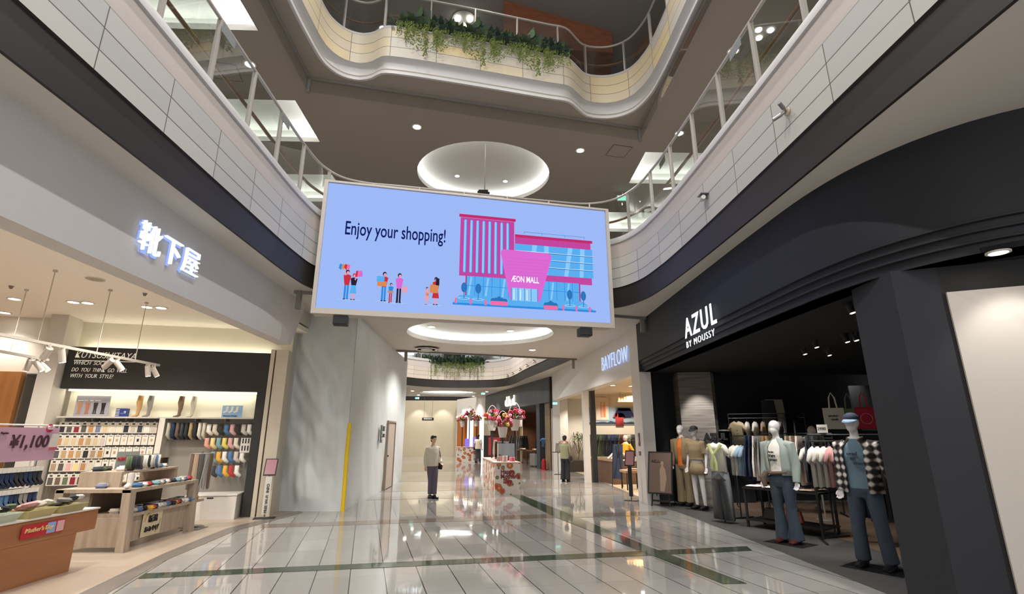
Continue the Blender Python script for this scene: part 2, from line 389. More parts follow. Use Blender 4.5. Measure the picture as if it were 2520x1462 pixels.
def panel_mat(name, c1, c2, row=0.25, z0=4.88, u0=0.05):
    m = mat(name, c1, 0.55); nt = m.node_tree; b = nt.nodes['Principled BSDF']; N = nt.nodes; L = nt.links
    uv = N.new('ShaderNodeTexCoord'); br = N.new('ShaderNodeTexBrick')
    br.inputs['Scale'].default_value = 1.0; br.inputs['Brick Width'].default_value = 1.03; br.inputs['Row Height'].default_value = row
    br.inputs['Mortar Size'].default_value = 0.006; br.inputs['Mortar Smooth'].default_value = 0.0; br.offset = 0.0
    br.inputs['Color1'].default_value = (*hexc(c1), 1); br.inputs['Color2'].default_value = (*hexc(c2), 1); br.inputs['Mortar'].default_value = (*hexc('#55504b'), 1)
    mp = N.new('ShaderNodeMapping'); mp.inputs['Location'].default_value = (-u0, -z0 + 40 * row, 0)
    L.new(uv.outputs['UV'], mp.inputs[0]); L.new(mp.outputs[0], br.inputs['Vector']); L.new(br.outputs['Color'], b.inputs['Base Color'])
    return m
pan2 = panel_mat('fascia_panels_second', '#acaaa8', '#b9b5b0'); pan3 = panel_mat('fascia_panels_third', '#b4b0a8', '#c9b68e', 0.26, 9.84, 0.4)
panF = panel_mat('fascia_panels_far', '#c9bfb2', '#b9ada0')
def edge2(P, tagn, pm):
    struct(sweep('trim_%d' % tagn, P, [(-0.02, Z1 - 0.004), (0.015, Z1 - 0.004), (0.015, 4.9), (0.04, 4.91)], darkb))
    struct(sweep('wall_fascia_%s' % {1: 'second_storey', 3: 'far_opening', 5: 'farthest_opening'}[tagn], P, [(0.04, 4.91), (0.04, 5.63)], pm)); struct(sweep('trim_%d' % (tagn + 10), P, [(0.04, 5.63), (0.04, 5.72), (0.03, 5.98)], mat('fascia_upper_plain', '#b5aca6', 0.5, noise_s=2, noise_a=0.05)))
    struct(sweep('trim_%d' % (tagn + 1), P, [(0.03, 5.98), (0.06, 5.99), (0.06, 6.06), (0.03, 6.14), (-0.18, 6.15), (-0.18, 5.3)], capm))
edge2(P2, 1, pan2); edge2(PF, 3, panF); edge2(PN, 5, panF)
struct(sweep('trim_7', P3, [(-0.04, Z2 - 0.004), (0.015, Z2 - 0.004), (0.015, Z2 + 0.07), (-0.04, Z2 + 0.09), (-0.10, Z2 + 0.18), (-0.10, Z2 + 0.30), (-0.05, Z2 + 0.40), (0.02, Z2 + 0.44)], capm))
struct(sweep('wall_fascia_third_storey', P3, [(0.02, Z2 + 0.44), (0.02, 10.62)], pan3))
struct(sweep('trim_8', P3, [(0.02, 10.62), (0.03, 10.66), (0.0, 10.7), (-0.3, 10.7), (-0.3, 10.2)], capm))

# ------------------------------------------------------------------ railings
railm = mat('rail_paint', '#aaa39c', 0.4, 0.3); handm = wood_mat('handrail_wood', '#6b4a35', '#8a6248', 2, 0.4)
glassm = glass_mat('rail_glass', '#dfe6e0', 0.03)
def railing(name, P, zb, zt, label, pitch=1.04, off=-0.03, s0=None, s1=None, hand=True, posts=True, group=None):
    N = normals2d(P); Q = [p + n * off for p, n in zip(P, N)]; L = arclen(Q)
    s0 = 0 if s0 is None else s0; s1 = L[-1] if s1 is None else s1
    t = thing(name, (0, 0, 0), 0, label, 'railing')
    idx = [i for i, l in enumerate(L) if s0 <= l <= s1]
    b = MB(); b.ring_tube([(Q[i].x, Q[i].y, zt) for i in idx], 0.026, 8); b.build('top_rail', railm, t, True)
    if hand:
        b = MB(); b.ring_tube([(Q[i].x - N[i].x * 0.16, Q[i].y - N[i].y * 0.16, zb + (zt - zb) * 0.52) for i in idx], 0.03, 8); b.build('wooden_handrail', handm, t, True)
    s = s0 + 0.2; first = None; prev = None
    while s < s1:
        p, d = at_len(Q, L, s); M = Matrix.Translation((p.x, p.y, 0)) @ Matrix.Rotation(math.atan2(d.y, d.x), 4, 'Z')
        if posts:
            b = MB(); b.box(-0.014, 0.014, -0.035, 0.035, zb, zt - 0.01, M=M); b.build('post', railm, t)
        ids = [i for i in idx if s + 0.03 < L[i] < s + pitch - 0.03]
        if len(ids) >= 2 or s + pitch < s1:
            a0, _ = at_len(Q, L, s + 0.02); a1, _ = at_len(Q, L, min(s1, s + pitch - 0.02))
            pts = [a0] + [Q[i] for i in ids] + [a1]; vs = []; fs = []
            for q in pts: vs += [(q.x, q.y, zb - 0.02), (q.x, q.y, zt - 0.03)]
            for i in range(len(pts) - 1): fs.append((2 * i, 2 * i + 2, 2 * i + 3, 2 * i + 1))
            b = MB(); b.add(vs, fs); g = b.build('glass_pane', glassm, t, True)
        s += pitch
    return t
railing('glass_railing', P2, 6.12, 7.17, 'grey glass railing with wooden handrail round the second storey opening, above the big screen')
railing('glass_railing', P3, 10.66, 11.6, 'glass railing round the third storey opening, behind the hanging planter plants', 1.05)
railing('glass_railing', PF, 6.12, 7.1, 'small glass railing of the far opening beyond the screen, above trailing plants', 1.3, hand=False)

for u, v, X, sg, lab in ((560, 90, -3.79, 1, 'small grey plate fixed on the left railing glass, upper one'), (700, 298, -3.79, 1, 'small grey plate fixed on the left railing glass, lower one'), (1632, 400, 3.44, -1, 'small grey plate fixed on the right railing glass, near the cove'), (1812, 122, 3.44, -1, 'small grey plate fixed on the right railing glass, nearest the camera')):
    y, z = atx(u, v, X); b = MB(); b.box(-0.004, 0.004, -0.17, 0.17, -0.07, 0.07); o = b.build('glass_plate', mat('plate_grey', '#77797b', 0.5)); o.location = (X + sg * 0.02, y, z); tag(o, lab, 'plate', 'grey plates on the railing glass')
# ------------------------------------------------------------------ smoke curtains hanging from the ceilings
smk = mat('smoke_curtain_frame', '#7d7872', 0.5, 0.2); smg = glass_mat('smoke_glass', '#e4e6e2', 0.05)
def smoke(pts, zc, drop, lab, glass=True):
    t = thing('smoke_curtain', (0, 0, 0), 0, lab, 'smoke barrier')
    for i in range(len(pts) - 1):
        a = Vector((*pts[i], 0)); c = Vector((*pts[i + 1], 0)); d = (c - a); n = Vector((-d.y, d.x, 0)).normalized() * 0.03
        b = MB(); b.prism([a - n + Vector((0, 0, zc - 0.06)), c - n + Vector((0, 0, zc - 0.06)), c + n + Vector((0, 0, zc - 0.06)), a + n + Vector((0, 0, zc - 0.06))], (0, 0, 0.065)); b.build('ceiling_frame', smk, t)
        if glass:
            b = MB(); b.quad(a + Vector((0, 0, zc - drop)), c + Vector((0, 0, zc - drop)), c + Vector((0, 0, zc - 0.05)), a + Vector((0, 0, zc - 0.05))); b.build('glass_panel', smg, t)
    for p in pts[1:-1]:
        b = MB(); b.box(p[0] - 0.045, p[0] + 0.045, p[1] - 0.045, p[1] + 0.045, zc - drop - 0.02, zc); b.build('corner_post', smk, t)
smoke([(-4.15, -5), (-4.25, 9.78), (3.72, 11.46), (3.9, -5)], Z2, 0.38, 'dark framed glass smoke curtain on the ceiling round the third storey opening')
smoke([(-4.1, 9.98), (-4.0, 10.0), (3.62, 12.1), (3.75, 12.1)], Z1, 0.36, 'thin glass smoke curtain on the lower ceiling beside the black shop fascia', False)
smoke([(-3.4, 17.25), (-3.08, 17.35), (2.96, 19.1), (3.1, 19.1)], Z1, 0.36, 'glass smoke curtain on the ceiling beyond the round ceiling light', False)

# ------------------------------------------------------------------ ceiling coves (round and rectangular), lamps on the hidden ledge
white = mat('cove_white', '#cfcac2', 0.8); covl = emis('cove_tube', (0.86, 0.95, 1.0), 9.0); covw = emis('cove_tube_warm', (1.0, 0.93, 0.8), 8.0)
def round_cove(c, rx, ry, zc, depth, label, n=48, lm=covl):
    t = thing('round_ceiling_light', (c[0], c[1], zc), 0, label, 'ceiling light')
    b = MB()
    prof = [(-0.012, -0.003), (-0.012, 0.13), (0.30, 0.13), (0.30, depth)]
    vs = []; fs = []
    for off, z in prof:
        for k in range(n): vs.append(((rx + off) * math.cos(2 * PI * k / n), (ry + off) * math.sin(2 * PI * k / n), z))
    for i in range(len(prof) - 1):
        for k in range(n): fs.append((i * n + k, i * n + (k + 1) % n, (i + 1) * n + (k + 1) % n, (i + 1) * n + k))
    fs.append(tuple(3 * n + k for k in range(n)))
    b.add(vs, fs); b.build('recess', white, t, True)
    b = MB(); b.ring_tube([((rx - 0.0) * math.cos(2 * PI * k / n), (ry - 0.0) * math.sin(2 * PI * k / n), 0.04) for k in range(n)], (0.02, 0.06), 8, closed=True) if False else None
    b = MB(); b.ring_tube([((rx + 0.15) * math.cos(2 * PI * k / n), (ry + 0.15) * math.sin(2 * PI * k / n), 0.17) for k in range(n)], 0.03, 6, closed=True); b.build('light_tube', lm, t)
    return t
dlrim = mat('downlight_rim', '#d8d4cc', 0.4); dlglow = emis('downlight_glow', (1.0, 0.95, 0.88), 14.0)
def downlight(x, y, z, label, group, r=0.075, power=0, ang=100, parent=None, col=(1, 0.975, 0.94)):
    t = thing('downlight', (x, y, z), 0, label, 'downlight', group)
    b = MB(); b.lathe([(r * 1.3, 0.0), (r * 1.3, -0.012), (r, -0.014), (r * 0.95, 0.0)], n=20); b.build('rim', dlrim, t, True)
    b = MB(); b.lathe([(0.0, -0.006), (r * 0.95, -0.006), (r * 0.95, -0.002)], n=20); b.build('lens', dlglow, t)
    if power: spot((x, y, z - 0.05), power, ang=ang, blend=0.8, col=col, size=r)
    return t
round_cove(CC2, 2.05, 1.9, Z2, 0.36, 'large white round ceiling recess lit from its rim, above the big screen')
round_cove(CC1, 2.12, 1.9, Z1, 0.32, 'white round ceiling recess glowing below the screen over the walkway')
round_cove((-3.25, 35.3), 1.95, 1.75, Z1, 0.4, 'thin bright oval ceiling recess far down the mall under the planted balcony', 32)
for i, (x0, x1, y0, y1) in enumerate(coves2):
    lab = ['second storey rectangular ceiling cove nearest the top left corner, lit from inside', 'rectangular glowing ceiling cove behind the left railing, middle one of three', 'rectangular glowing ceiling cove just left of the screen top', 'rectangular glowing ceiling cove behind the right railing near the screen', 'far rectangular glowing ceiling cove low behind the right railing corner'][i]
    t = thing('ceiling_cove_light', ((x0 + x1) / 2, (y0 + y1) / 2, Z2), 0, lab, 'ceiling light')
    a, c = (x1 - x0) / 2, (y1 - y0) / 2
    b = MB()
    for q in ((a - 0.012, c - 0.012, -0.003, 0.14), (a + 0.25, c + 0.25, 0.14, 0.5)):
        for (p, r_) in (((-q[0], -q[1]), (q[0], -q[1])), ((q[0], -q[1]), (q[0], q[1])), ((q[0], q[1]), (-q[0], q[1])), ((-q[0], q[1]), (-q[0], -q[1]))):
            b.quad((*p, q[2]), (*r_, q[2]), (*r_, q[3]), (*p, q[3]))
    A, Cc = a + 0.25, c + 0.25
    b.quad((-A, -Cc, 0.5), (A, -Cc, 0.5), (A, Cc, 0.5), (-A, Cc, 0.5))
    for (p, q, r_, s_) in (((-A, -Cc), (A, -Cc), (a, -c), (-a, -c)), ((A, -Cc), (A, Cc), (a, c), (a, -c)), ((A, Cc), (-A, Cc), (-a, c), (a, c)), ((-A, Cc), (-A, -Cc), (-a, -c), (-a, c))):
        b.quad((*p, 0.14), (*q, 0.14), (*r_, 0.14), (*s_, 0.14))
    b.build('recess', white, t)
    b = MB(); e = 0.13
    for (p, q) in (((-a - e, -c - e), (a + e, -c - e)), ((a + e, -c - e), (a + e, c + e)), ((a + e, c + e), (-a - e, c + e)), ((-a - e, c + e), (-a - e, -c - e))): b.tube((*p, 0.18), (*q, 0.18), 0.03, 6)
    b.build('light_tube', covl, t)

G2 = 'downlights in the second storey ceiling'
for u, v, lab in [(1026, 312, 'bright downlight in the taupe ceiling up and left of the round recess'), (1428, 370, 'bright downlight in the taupe ceiling to the right of the round recess'), (615, 158, 'downlight seen through the left railing between two glowing coves'), (1672, 328, 'downlight seen through the right railing above the glowing cove'), (1805, 125, 'paired downlight high behind the right railing glass')]:
    x, y = atz(u, v, Z2); downlight(x, y, Z2, lab, G2, 0.1, 260)
for (x, y, lab) in [(-0.95, 14.6, 'small downlight inside the round recess, left one'), (0.62, 14.9, 'small downlight inside the round recess, right one')]:
    downlight(x - 0.35, y + 0.2, Z2 + 0.355, lab, 'downlights inside the upper round recess', 0.07)
for u, v, lab in [(1062, 804, 'downlight inside the lower round recess, left one'), (1256, 814, 'downlight inside the lower round recess, right one')]:
    x, y = atz(u, v, Z1 + 0.315); downlight(x, y, Z1 + 0.315, lab, 'downlights inside the lower round recess', 0.1, 130)
for u, v, lab in [(1310, 861, 'downlight beyond the lower round recess near the ceiling edge'), (1030, 972, 'tiny downlight left of the far oval recess'), (1015, 962, 'tiny downlight beside the far oval recess, leftmost'), (1198, 964, 'tiny downlight right of the far oval recess'), (1165, 975, 'tiny downlight just under the far oval recess')]:
    x, y = atz(u, v, Z1); downlight(x, y, Z1, lab, 'downlights along the walkway ceiling', 0.11, 160)
# third storey lamps; the first set is unseen, added to light the atrium
for x, y, pw in [(-2.6, 2.5, 760), (2.6, 2.5, 760), (-2.6, 6.2, 600), (2.6, 6.2, 600), (0, 9.3, 120), (-2.6, -2, 760), (2.6, -2, 760)]:
    downlight(x, y, Z3, 'added unseen high downlight in the grey top ceiling above the atrium', 'added downlights in the top ceiling', 0.12, pw, 150)
for u, v, lab in [(943, 70, 'downlight glowing behind the top railing left of the plants'), (1357, 122, 'downlight glowing behind the top railing right of the plants')]:
    x, y = atz(u, v, Z3); downlight(x, y, Z3, lab, 'downlights in the top ceiling behind the railing', 0.11, 160)
t = thing('cluster_ceiling_lamp', (*atz(1142, 50, Z3), Z3), 0, 'cluster of three round white lamps on the top ceiling', 'ceiling lamp')
for k in range(3):
    b = MB(); b.ball((0.2 * math.cos(2 * PI * k / 3 + PI / 2), 0.2 * math.sin(2 * PI * k / 3 + PI / 2), -0.06), (0.09, 0.09, 0.06), 16); b.build('lamp_globe', dlglow, t, True)
b = MB(); b.lathe([(0.0, -0.02), (0.36, -0.02), (0.36, 0.0)], n=24); b.build('mounting_plate', mat('lamp_plate', '#7a7672'), t)
# timber bulkhead of the top storey
a0 = atz(1240, 0, Z3); a1 = atz(1505, 78, Z3); 
b = MB(); A = Vector((a0[0], a0[1], 0)); B_ = Vector((a1[0], a1[1], 0)); d = (B_ - A).normalized(); A = A - d * 2.5; A2 = Vector((a0[0], a0[1], 0))
b.prism([A2 + Vector((0, 0, Z3)), B_ + Vector((0, 0, Z3)), B_ + Vector((0, 0, Z3 - 0.75)), A2 + Vector((0, 0, Z3 - 1.5))], (0.25, 1.6, 0))
struct(b.build('wall_timber_bulkhead', wood_mat('brown_timber', '#70432c', '#885338', 0.6, 0.5, 'X')))
# smoke detectors, hatches, diffusers, projector
det = mat('detector_white', '#c6c2bb', 0.5); dark = mat('near_black', '#1b1b1d', 0.5)
for u, v, z, lab in [(1503, 372, Z2, 'square access hatch outline in the taupe ceiling right of the recess'), (535, 176, Z2, 'square access hatch outline seen through the left railing')]:
    x, y = atz(u + 20, v, z); t = thing('access_hatch', (x, y, z), 0.2, lab, 'ceiling hatch')
    b = MB(); r_ = 0.28
    for sx, sy, ex, ey in ((-r_, -r_, r_, -r_), (r_, -r_, r_, r_), (r_, r_, -r_, r_), (-r_, r_, -r_, -r_)): b.tube((sx, sy, -0.004), (ex, ey, -0.004), 0.008, 4)
    b.build('hatch_frame', dark, t); b = MB(); b.box(-r_, r_, -r_, r_, -0.006, 0); b.build('hatch_panel', beige if z == Z1 else MATS['ceiling_taupe'], t)
x, y = atz(1050, 856, Z1); t = thing('ceiling_diffuser', (x, y, Z1), 0, 'round air diffuser on the ceiling left of the lower round recess', 'air vent')
b = MB(); b.lathe([(0.42, -0.06), (0.36, -0.08), (0.3, -0.06)], n=28); b.build('outer_ring', det, t, True)
b = MB(); b.lathe([(0.0, -0.07), (0.2, -0.07), (0.2, -0.01), (0, 0)], n=24); b.build('core', det, t, True)
b = MB(); [b.tube((0.38 * sx, 0, -0.11), (0.38 * sx, 0, 0.0), 0.012, 6) for sx in (-1, 1)]; b.build('bracket', smk, t)
x, y = -0.35, 12.9
t = thing('ceiling_camera', (x, y, Z2 + 0.355), 0, 'small dark camera on a long rod dropping from the round recess', 'camera')
b = MB(); b.tube((0, 0, 0), (0, 0, -1.5), 0.018, 8); b.build('drop_rod', railm, t); b = MB(); b.box(-0.17, 0.1, -0.07, 0.07, -1.61, -1.5); b.tube((-0.2, 0, -1.55), (0.14, 0, -1.58), 0.045, 10); b.build('camera_body', dark, t)
# exit signs
def exit_sign(x, y, z, lab, s=1.0):
    t = thing('exit_sign', (x, y, z), 0, lab, 'exit sign'); b = MB(); b.box(-0.2 * s, 0.2 * s, -0.03, 0.03, -0.2 * s, 0); b.build('housing', det, t)
    b = MB(); b.box(-0.18 * s, 0.18 * s, -0.034, -0.03, -0.185 * s, -0.015 * s); b.build('lit_face', emis('exit_green', (0.35, 1.0, 0.75), 1.6), t)
    b = MB(); b.tube((0, 0, 0), (0, 0, 0.14 * s), 0.012, 6); b.build('hanger', det, t)
x, y = atz(1533, 490, 9.15); exit_sign(x, y, 9.27, 'green exit sign at the right end of the second storey railing')
x, y = atz(1189, 972, 4.2); exit_sign(x, y, 4.35, 'green exit sign hanging left of the grey lettered shop', 0.7)
exit_sign(2.80, 24.05, 3.13, 'green exit sign at the end of the white fascia', 0.6)
# ================================================================== THE SCREEN
SP = (0.0, 10.35); SA = 11.2
scr = thing('led_screen', (SP[0], SP[1], 0), math.radians(SA), 'huge blue led screen reading Enjoy your shopping, hanging from the second storey balcony', 'screen')
def Sp(u, v): return onp(u, v, SP, SA)
cs = [Sp(812, 452), Sp(1487, 522), Sp(1500, 798), Sp(778, 752)]
SL = (cs[0][0] + cs[3][0]) / 2; SR = (cs[1][0] + cs[2][0]) / 2; ST = (cs[0][1] + cs[1][1]) / 2; SB = (cs[2][1] + cs[3][1]) / 2
Cq = [(760 + 177 / 3.3158, 430 + 70 / 3.3158), (760 + 2400 / 3.3158, 430 + 318 / 3.3158), (760 + 2448 / 3.3158, 430 + 1222 / 3.3158), (760 + 62 / 3.3158, 430 + 1075 / 3.3158)]
frm = mat('screen_frame', '#b9b0a6', 0.5)
b = MB(); b.box(SL - 0.09, SR + 0.09, 0.02, 0.42, SB - 0.09, ST + 0.06); b.build('cabinet', frm, scr, bevel=0.01)
b = MB()
for x0, x1, z0, z1 in ((SL - 0.09, SL - 0.015, SB - 0.13, ST + 0.06), (SR + 0.015, SR + 0.09, SB - 0.13, ST + 0.06), (SL - 0.015, SR + 0.015, ST + 0.015, ST + 0.06), (SL - 0.015, SR + 0.015, SB - 0.13, SB - 0.02)):
    b.box(x0, x1, -0.06, 0.02, z0, z1)
b.build('frame', frm, scr)
b = MB()
for x in (-2.5, -0.5, 1.5): b.box(x - 0.05, x + 0.05, 0.4, 0.9, ST - 0.6, ST - 0.5); b.box(x - 0.05, x + 0.05, 0.4, 0.95, SB + 1.6, SB + 1.7)
b.build('mounting_bracket', smk, scr)
im = []   # one printed/lit picture: layered flat shapes, coloured by material slots
PAL = ['#9db9f6', '#c02f6b', '#c2479f', '#5aaef0', '#8cc9fa', '#db6ad2', '#2f8be0', '#1d2a66', '#eef3ff', '#c8323e', '#d98a52', '#2a2233', '#e3a0b6', '#ef6fa8', '#2d74b8', '#a9c4f8']
pi = MB(); lay = [0]
def cell(p):   # zoomed picture coordinates -> screen plane
    return onp(760 + p[0] / 3.3158, 430 + p[1] / 3.3158, SP, SA)
H4 = [cell((177, 70)), cell((2400, 318)), cell((2448, 1222)), cell((62, 1075))]
def poly(ci, pts, raw=False):
    lay[0] += 1; y = -0.0 - 0.0004 * lay[0]
    P = [(a, y, c) for a, c in [cell(p) for p in pts]]
    pi.flat(P, ci)
def rect(ci, u0, v0, u1, v1, sk=None):
    """axis aligned box in the picture; its edges follow the picture's perspective via the screen plane"""
    a = cell((u0, v0)); c = cell((u1, v1)); lay[0] += 1; y = -0.0004 * lay[0]
    pi.flat([(a[0], y, a[1]), (c[0], y, a[1]), (c[0], y, c[1]), (a[0], y, c[1])], ci)
def rr(ci, x0, x1, z0, z1):
    lay[0] += 1; y = -0.0004 * lay[0]; pi.flat([(x0, y, z1), (x1, y, z1), (x1, y, z0), (x0, y, z0)], ci)
def ell(ci, x, z, rx, rz, n=16):
    lay[0] += 1; y = -0.0004 * lay[0]; pi.flat([(x + rx * math.cos(2 * PI * k / n), y, z + rz * math.sin(2 * PI * k / n)) for k in range(n)], ci)
rr(0, SL - 0.015, SR + 0.015, SB - 0.02, ST + 0.015)
def X(u, v): return cell((u, v))[0]
def Zc(u, v): return cell((u, v))[1]
# tower
x0, zt = cell((1240, 345)); x1, _ = cell((1676, 385)); zb = Zc(1228, 822); rr(2, x0, x1 + 0.0, zb, zt)
rr(1, X(1228, 330), X(1688, 380), Zc(1228, 342), Zc(1228, 318))
for k in range(8):
    xc = X(1275 + 0, 600) + (X(1622, 600) - X(1275, 600)) * k / 7
    zt_, zb_ = Zc(1285, 375), Zc(1265, 785)
    for cc, hw, dx in ((6, 0.033, 0.0), (4, 0.024, -0.006)):
        rr(cc, xc - hw + dx, xc + hw + dx, zb_, zt_); ell(cc, xc + dx, zt_, hw, hw, 12); ell(cc, xc + dx, zb_, hw, hw, 12)
# right wing
xr0, xr1 = X(1680, 550), X(2300, 700)
rr(2, xr0, xr1, Zc(2300, 905), Zc(2300, 565)); rr(1, xr0, X(2310, 560), Zc(2310, 567), Zc(2310, 545))
wz1, wz0 = Zc(2310, 618), Zc(2315, 850); rr(3, xr0 + 0.01, X(2312, 700), wz0, wz1)
for k, (a, c) in enumerate([(0.18, 0.28), (0.36, 0.43), (0.62, 0.74), (0.82, 0.9)]):
    W_ = X(2312, 700) - xr0
    lay[0] += 1; y = -0.0004 * lay[0]
    pi.flat([(xr0 + W_ * a, y, wz0), (xr0 + W_ * (a + 0.05), y, wz0), (xr0 + W_ * c, y, wz1), (xr0 + W_ * (c - 0.06), y, wz1)], 4)
for k in range(1, 4):
    z = wz1 + (wz0 - wz1) * k / 4 + 0.0; rr(14, xr0, X(2314, 700), z - 0.012, z + 0.004); rr(8, xr0, X(2314, 700), z + 0.004, z + 0.014)
z = Zc(1760, 470); 
for a, c in ((0.0, 1.0),): rr(14, X(1755, 470), X(2242, 520), z - 0.008, z)
for u in (1755, 1900, 2085, 2242): rr(14, X(u, 480) - 0.004, X(u, 480) + 0.004, z - 0.055, z)
# ground floor windows
gz1, gz0 = Zc(1285, 828), Zc(1285, 985)
rr(3, X(1285, 900), X(2210, 960), gz0 - 0.03, gz1)
for k in range(15):
    xx = X(1285, 900) + (X(2210, 960) - X(1285, 900)) * k / 14; rr(6, xx - 0.006, xx + 0.006, gz0 - 0.03, gz1)
    if k % 2 == 0 and k < 14:
        lay[0] += 1; y = -0.0004 * lay[0]; pi.flat([(xx + 0.03, y, gz0), (xx + 0.07, y, gz0), (xx + 0.12, y, gz1 - 0.02), (xx + 0.08, y, gz1 - 0.02)], 4)
rr(6, X(1285, 900), X(2210, 960), (gz0 + gz1) / 2 - 0.008, (gz0 + gz1) / 2 + 0.004)
rr(1, X(1280, 900) - 0.012, X(1280, 900) + 0.012, gz0 - 0.03, gz1); rr(1, X(2205, 960) - 0.012, X(2205, 960) + 0.012, gz0 - 0.03, gz1)
# plinth
pl0 = Zc(1175, 1045); poly(3, [(1230, 985), (2230, 1040), (2335, 1125), (1175, 1045)]); 
rr(6, X(1172, 1050), X(2338, 1130), pl0 - 0.045, pl0)
# entrance portal
poly(5, [(1563, 640), (1575, 612), (1950, 648), (1976, 668), (1972, 700), (1885, 1035), (1862, 1042), (1640, 1022), (1632, 1000)])
for k in range(7):
    a = Zc(1700, 690 + k * 26); xx0 = X(1590 + k * 8, 700 + k * 26); xx1 = X(1950 - k * 7, 700 + k * 26); rr(2, xx0, xx1, a - 0.003, a)
ez1, ez0 = Zc(1655, 925), Zc(1655, 1030); rr(4, X(1650, 980), X(1862, 990), ez0, ez1)
for k in range(5): xx = X(1650, 980) + (X(1862, 990) - X(1650, 980)) * k / 4; rr(14, xx - 0.006, xx + 0.006, ez0, ez1)
for k in range(3): xx = X(1650, 980) + (X(1862, 990) - X(1650, 980)) * (k + 0.3) / 4; rr(8, xx, xx + 0.02, ez0 + 0.02, ez1 - 0.03)
# trees, bushes, bollards
for u, v in ((1265, 925), (1380, 935), (2122, 985), (2233, 995)):
    cx_, cz_ = cell((u, v)); ell(8, cx_, Zc(u, v + 88), 0.12, 0.025); ell(3, cx_, Zc(u, v + 88), 0.11, 0.02); rr(14, cx_ - 0.008, cx_ + 0.008, Zc(u, v + 90), cz_); ell(14, cx_, cz_, 0.062, 0.11, 20); rr(6, cx_ - 0.003, cx_ + 0.003, cz_ - 0.08, cz_ + 0.07)
for u, v, wd in ((1548, 1040, 0.30), (1968, 1075, 0.25)):
    cx_, cz_ = cell((u, v)); [ell(14, cx_ + (k - 2) * wd / 4.6, cz_ + 0.02 - 0.012 * abs(k - 2), 0.055, 0.075 + 0.02 * (k == 2), 14) for k in range(5)]; rr(13, cx_ - wd * 0.62, cx_ + wd * 0.62, cz_ - 0.085, cz_ + 0.005)
for u, v in ((1197, 1032), (1318, 1040), (1438, 1048), (2070, 1092), (2177, 1100), (2284, 1106)): cx_, cz_ = cell((u, v)); rr(13, cx_ - 0.022, cx_ + 0.022, cz_ - 0.06, cz_ + 0.06)
# people of the picture: head, torso, legs, bags as flat shapes
def pers(u, v, h, top, leg, hair, skirt=None, dx=0.0, arm=None, bag=None):
    x, z0 = cell((u, v)); ell(15, x, z0, h * 0.28, 0.012)
    rr(leg, x - 0.07 * h, x - 0.01 * h, z0, z0 + 0.5 * h) if skirt is None else rr(12, x - 0.05 * h, x - 0.015 * h, z0, z0 + 0.4 * h)
    rr(leg, x + 0.015 * h, x + 0.07 * h, z0, z0 + 0.5 * h) if skirt is None else rr(12, x + 0.015 * h, x + 0.05 * h, z0, z0 + 0.4 * h)
    lay[0] += 1; y = -0.0004 * lay[0]
    pi.flat([(x - 0.07 * h, y, z0 + 0.48 * h), (x + 0.07 * h, y, z0 + 0.48 * h), (x + 0.12 * h, y, z0 + 0.8 * h), (x + 0.04 * h, y, z0 + 0.84 * h), (x - 0.04 * h, y, z0 + 0.84 * h), (x - 0.12 * h, y, z0 + 0.8 * h)], top)
    if skirt is not None:
        lay[0] += 1; y = -0.0004 * lay[0]; pi.flat([(x - 0.12 * h, y, z0 + 0.24 * h), (x + 0.12 * h, y, z0 + 0.24 * h), (x + 0.07 * h, y, z0 + 0.55 * h), (x - 0.07 * h, y, z0 + 0.55 * h)], skirt)
    ell(hair, x, z0 + 0.925 * h, 0.062 * h, 0.075 * h); ell(12, x + 0.012 * h, z0 + 0.9 * h, 0.045 * h, 0.055 * h)
    rr(11, x - 0.08 * h, x - 0.01 * h, z0, z0 + 0.03 * h); rr(11, x + 0.015 * h, x + 0.085 * h, z0, z0 + 0.03 * h)
    if bag:
        bx, bz, bw, bh, bc = bag; rr(bc, x + bx * h, x + (bx + bw) * h, z0 + bz * h, z0 + (bz + bh) * h)
    return x, z0
pers(300, 1025, 0.62, 9, 6, 11); pers(357, 1028, 0.55, 11, 12, 9, 3)
x, z = cell((290, 765)); 
for k, c_ in enumerate((6, 10, 9, 13)):
    lay[0] += 1; y = -0.0004 * lay[0]; q = -0.10 + 0.05 * k; pi.flat([(x + q, y, z - 0.02 + 0.01 * k), (x + q + 0.05, y, z - 0.06), (x + q + 0.07, y, z + 0.05), (x + q + 0.02, y, z + 0.08)], c_)
poly(12, [(300, 830), (290, 790), (302, 788), (312, 825)]); poly(12, [(375, 860), (398, 825), (405, 832), (382, 872)])
for k, c_ in enumerate((9, 13, 5)):
    x, z = cell((395 + 16 * k, 818)); lay[0] += 1; y = -0.0004 * lay[0]; pi.flat([(x - 0.03, y, z - 0.07), (x + 0.035, y, z - 0.05), (x + 0.02, y, z + 0.07), (x - 0.02, y, z + 0.06)], c_)
pers(605, 1040, 0.62, 9, 6, 11, bag=(-0.22, 0.5, 0.3, 0.17, 10)); x, z = cell((605, 865)); rr(3, x - 0.12, x + 0.03, z - 0.05, z + 0.07)
pers(662, 1055, 0.42, 6, 9, 11, bag=(-0.15, 0.5, 0.28, 0.1, 10)); pers(728, 1055, 0.63, 5, 11, 11, bag=(0.1, 0.35, 0.16, 0.22, 12))
pers(957, 1070, 0.38, 12, 12, 11, 12, bag=(-0.04, 0.5, 0.14, 0.16, 10)); pers(1028, 1072, 0.60, 9, 12, 11, 9, bag=(-0.2, 0.42, 0.28, 0.3, 10))
x, z = cell((1042, 890)); rr(11, x - 0.02, x + 0.05, z - 0.06, z + 0.09)
PM = []
for i, c in enumerate(PAL): PM.append(emis('screen_colour_%d' % i, c, 1.0 if i != 11 else 1.0))
pi.build('picture', PM, scr)
mt = emis('screen_text_navy', '#141d5c', 1.0)
a = cell((290, 495)); c = cell((1105, 565)); 
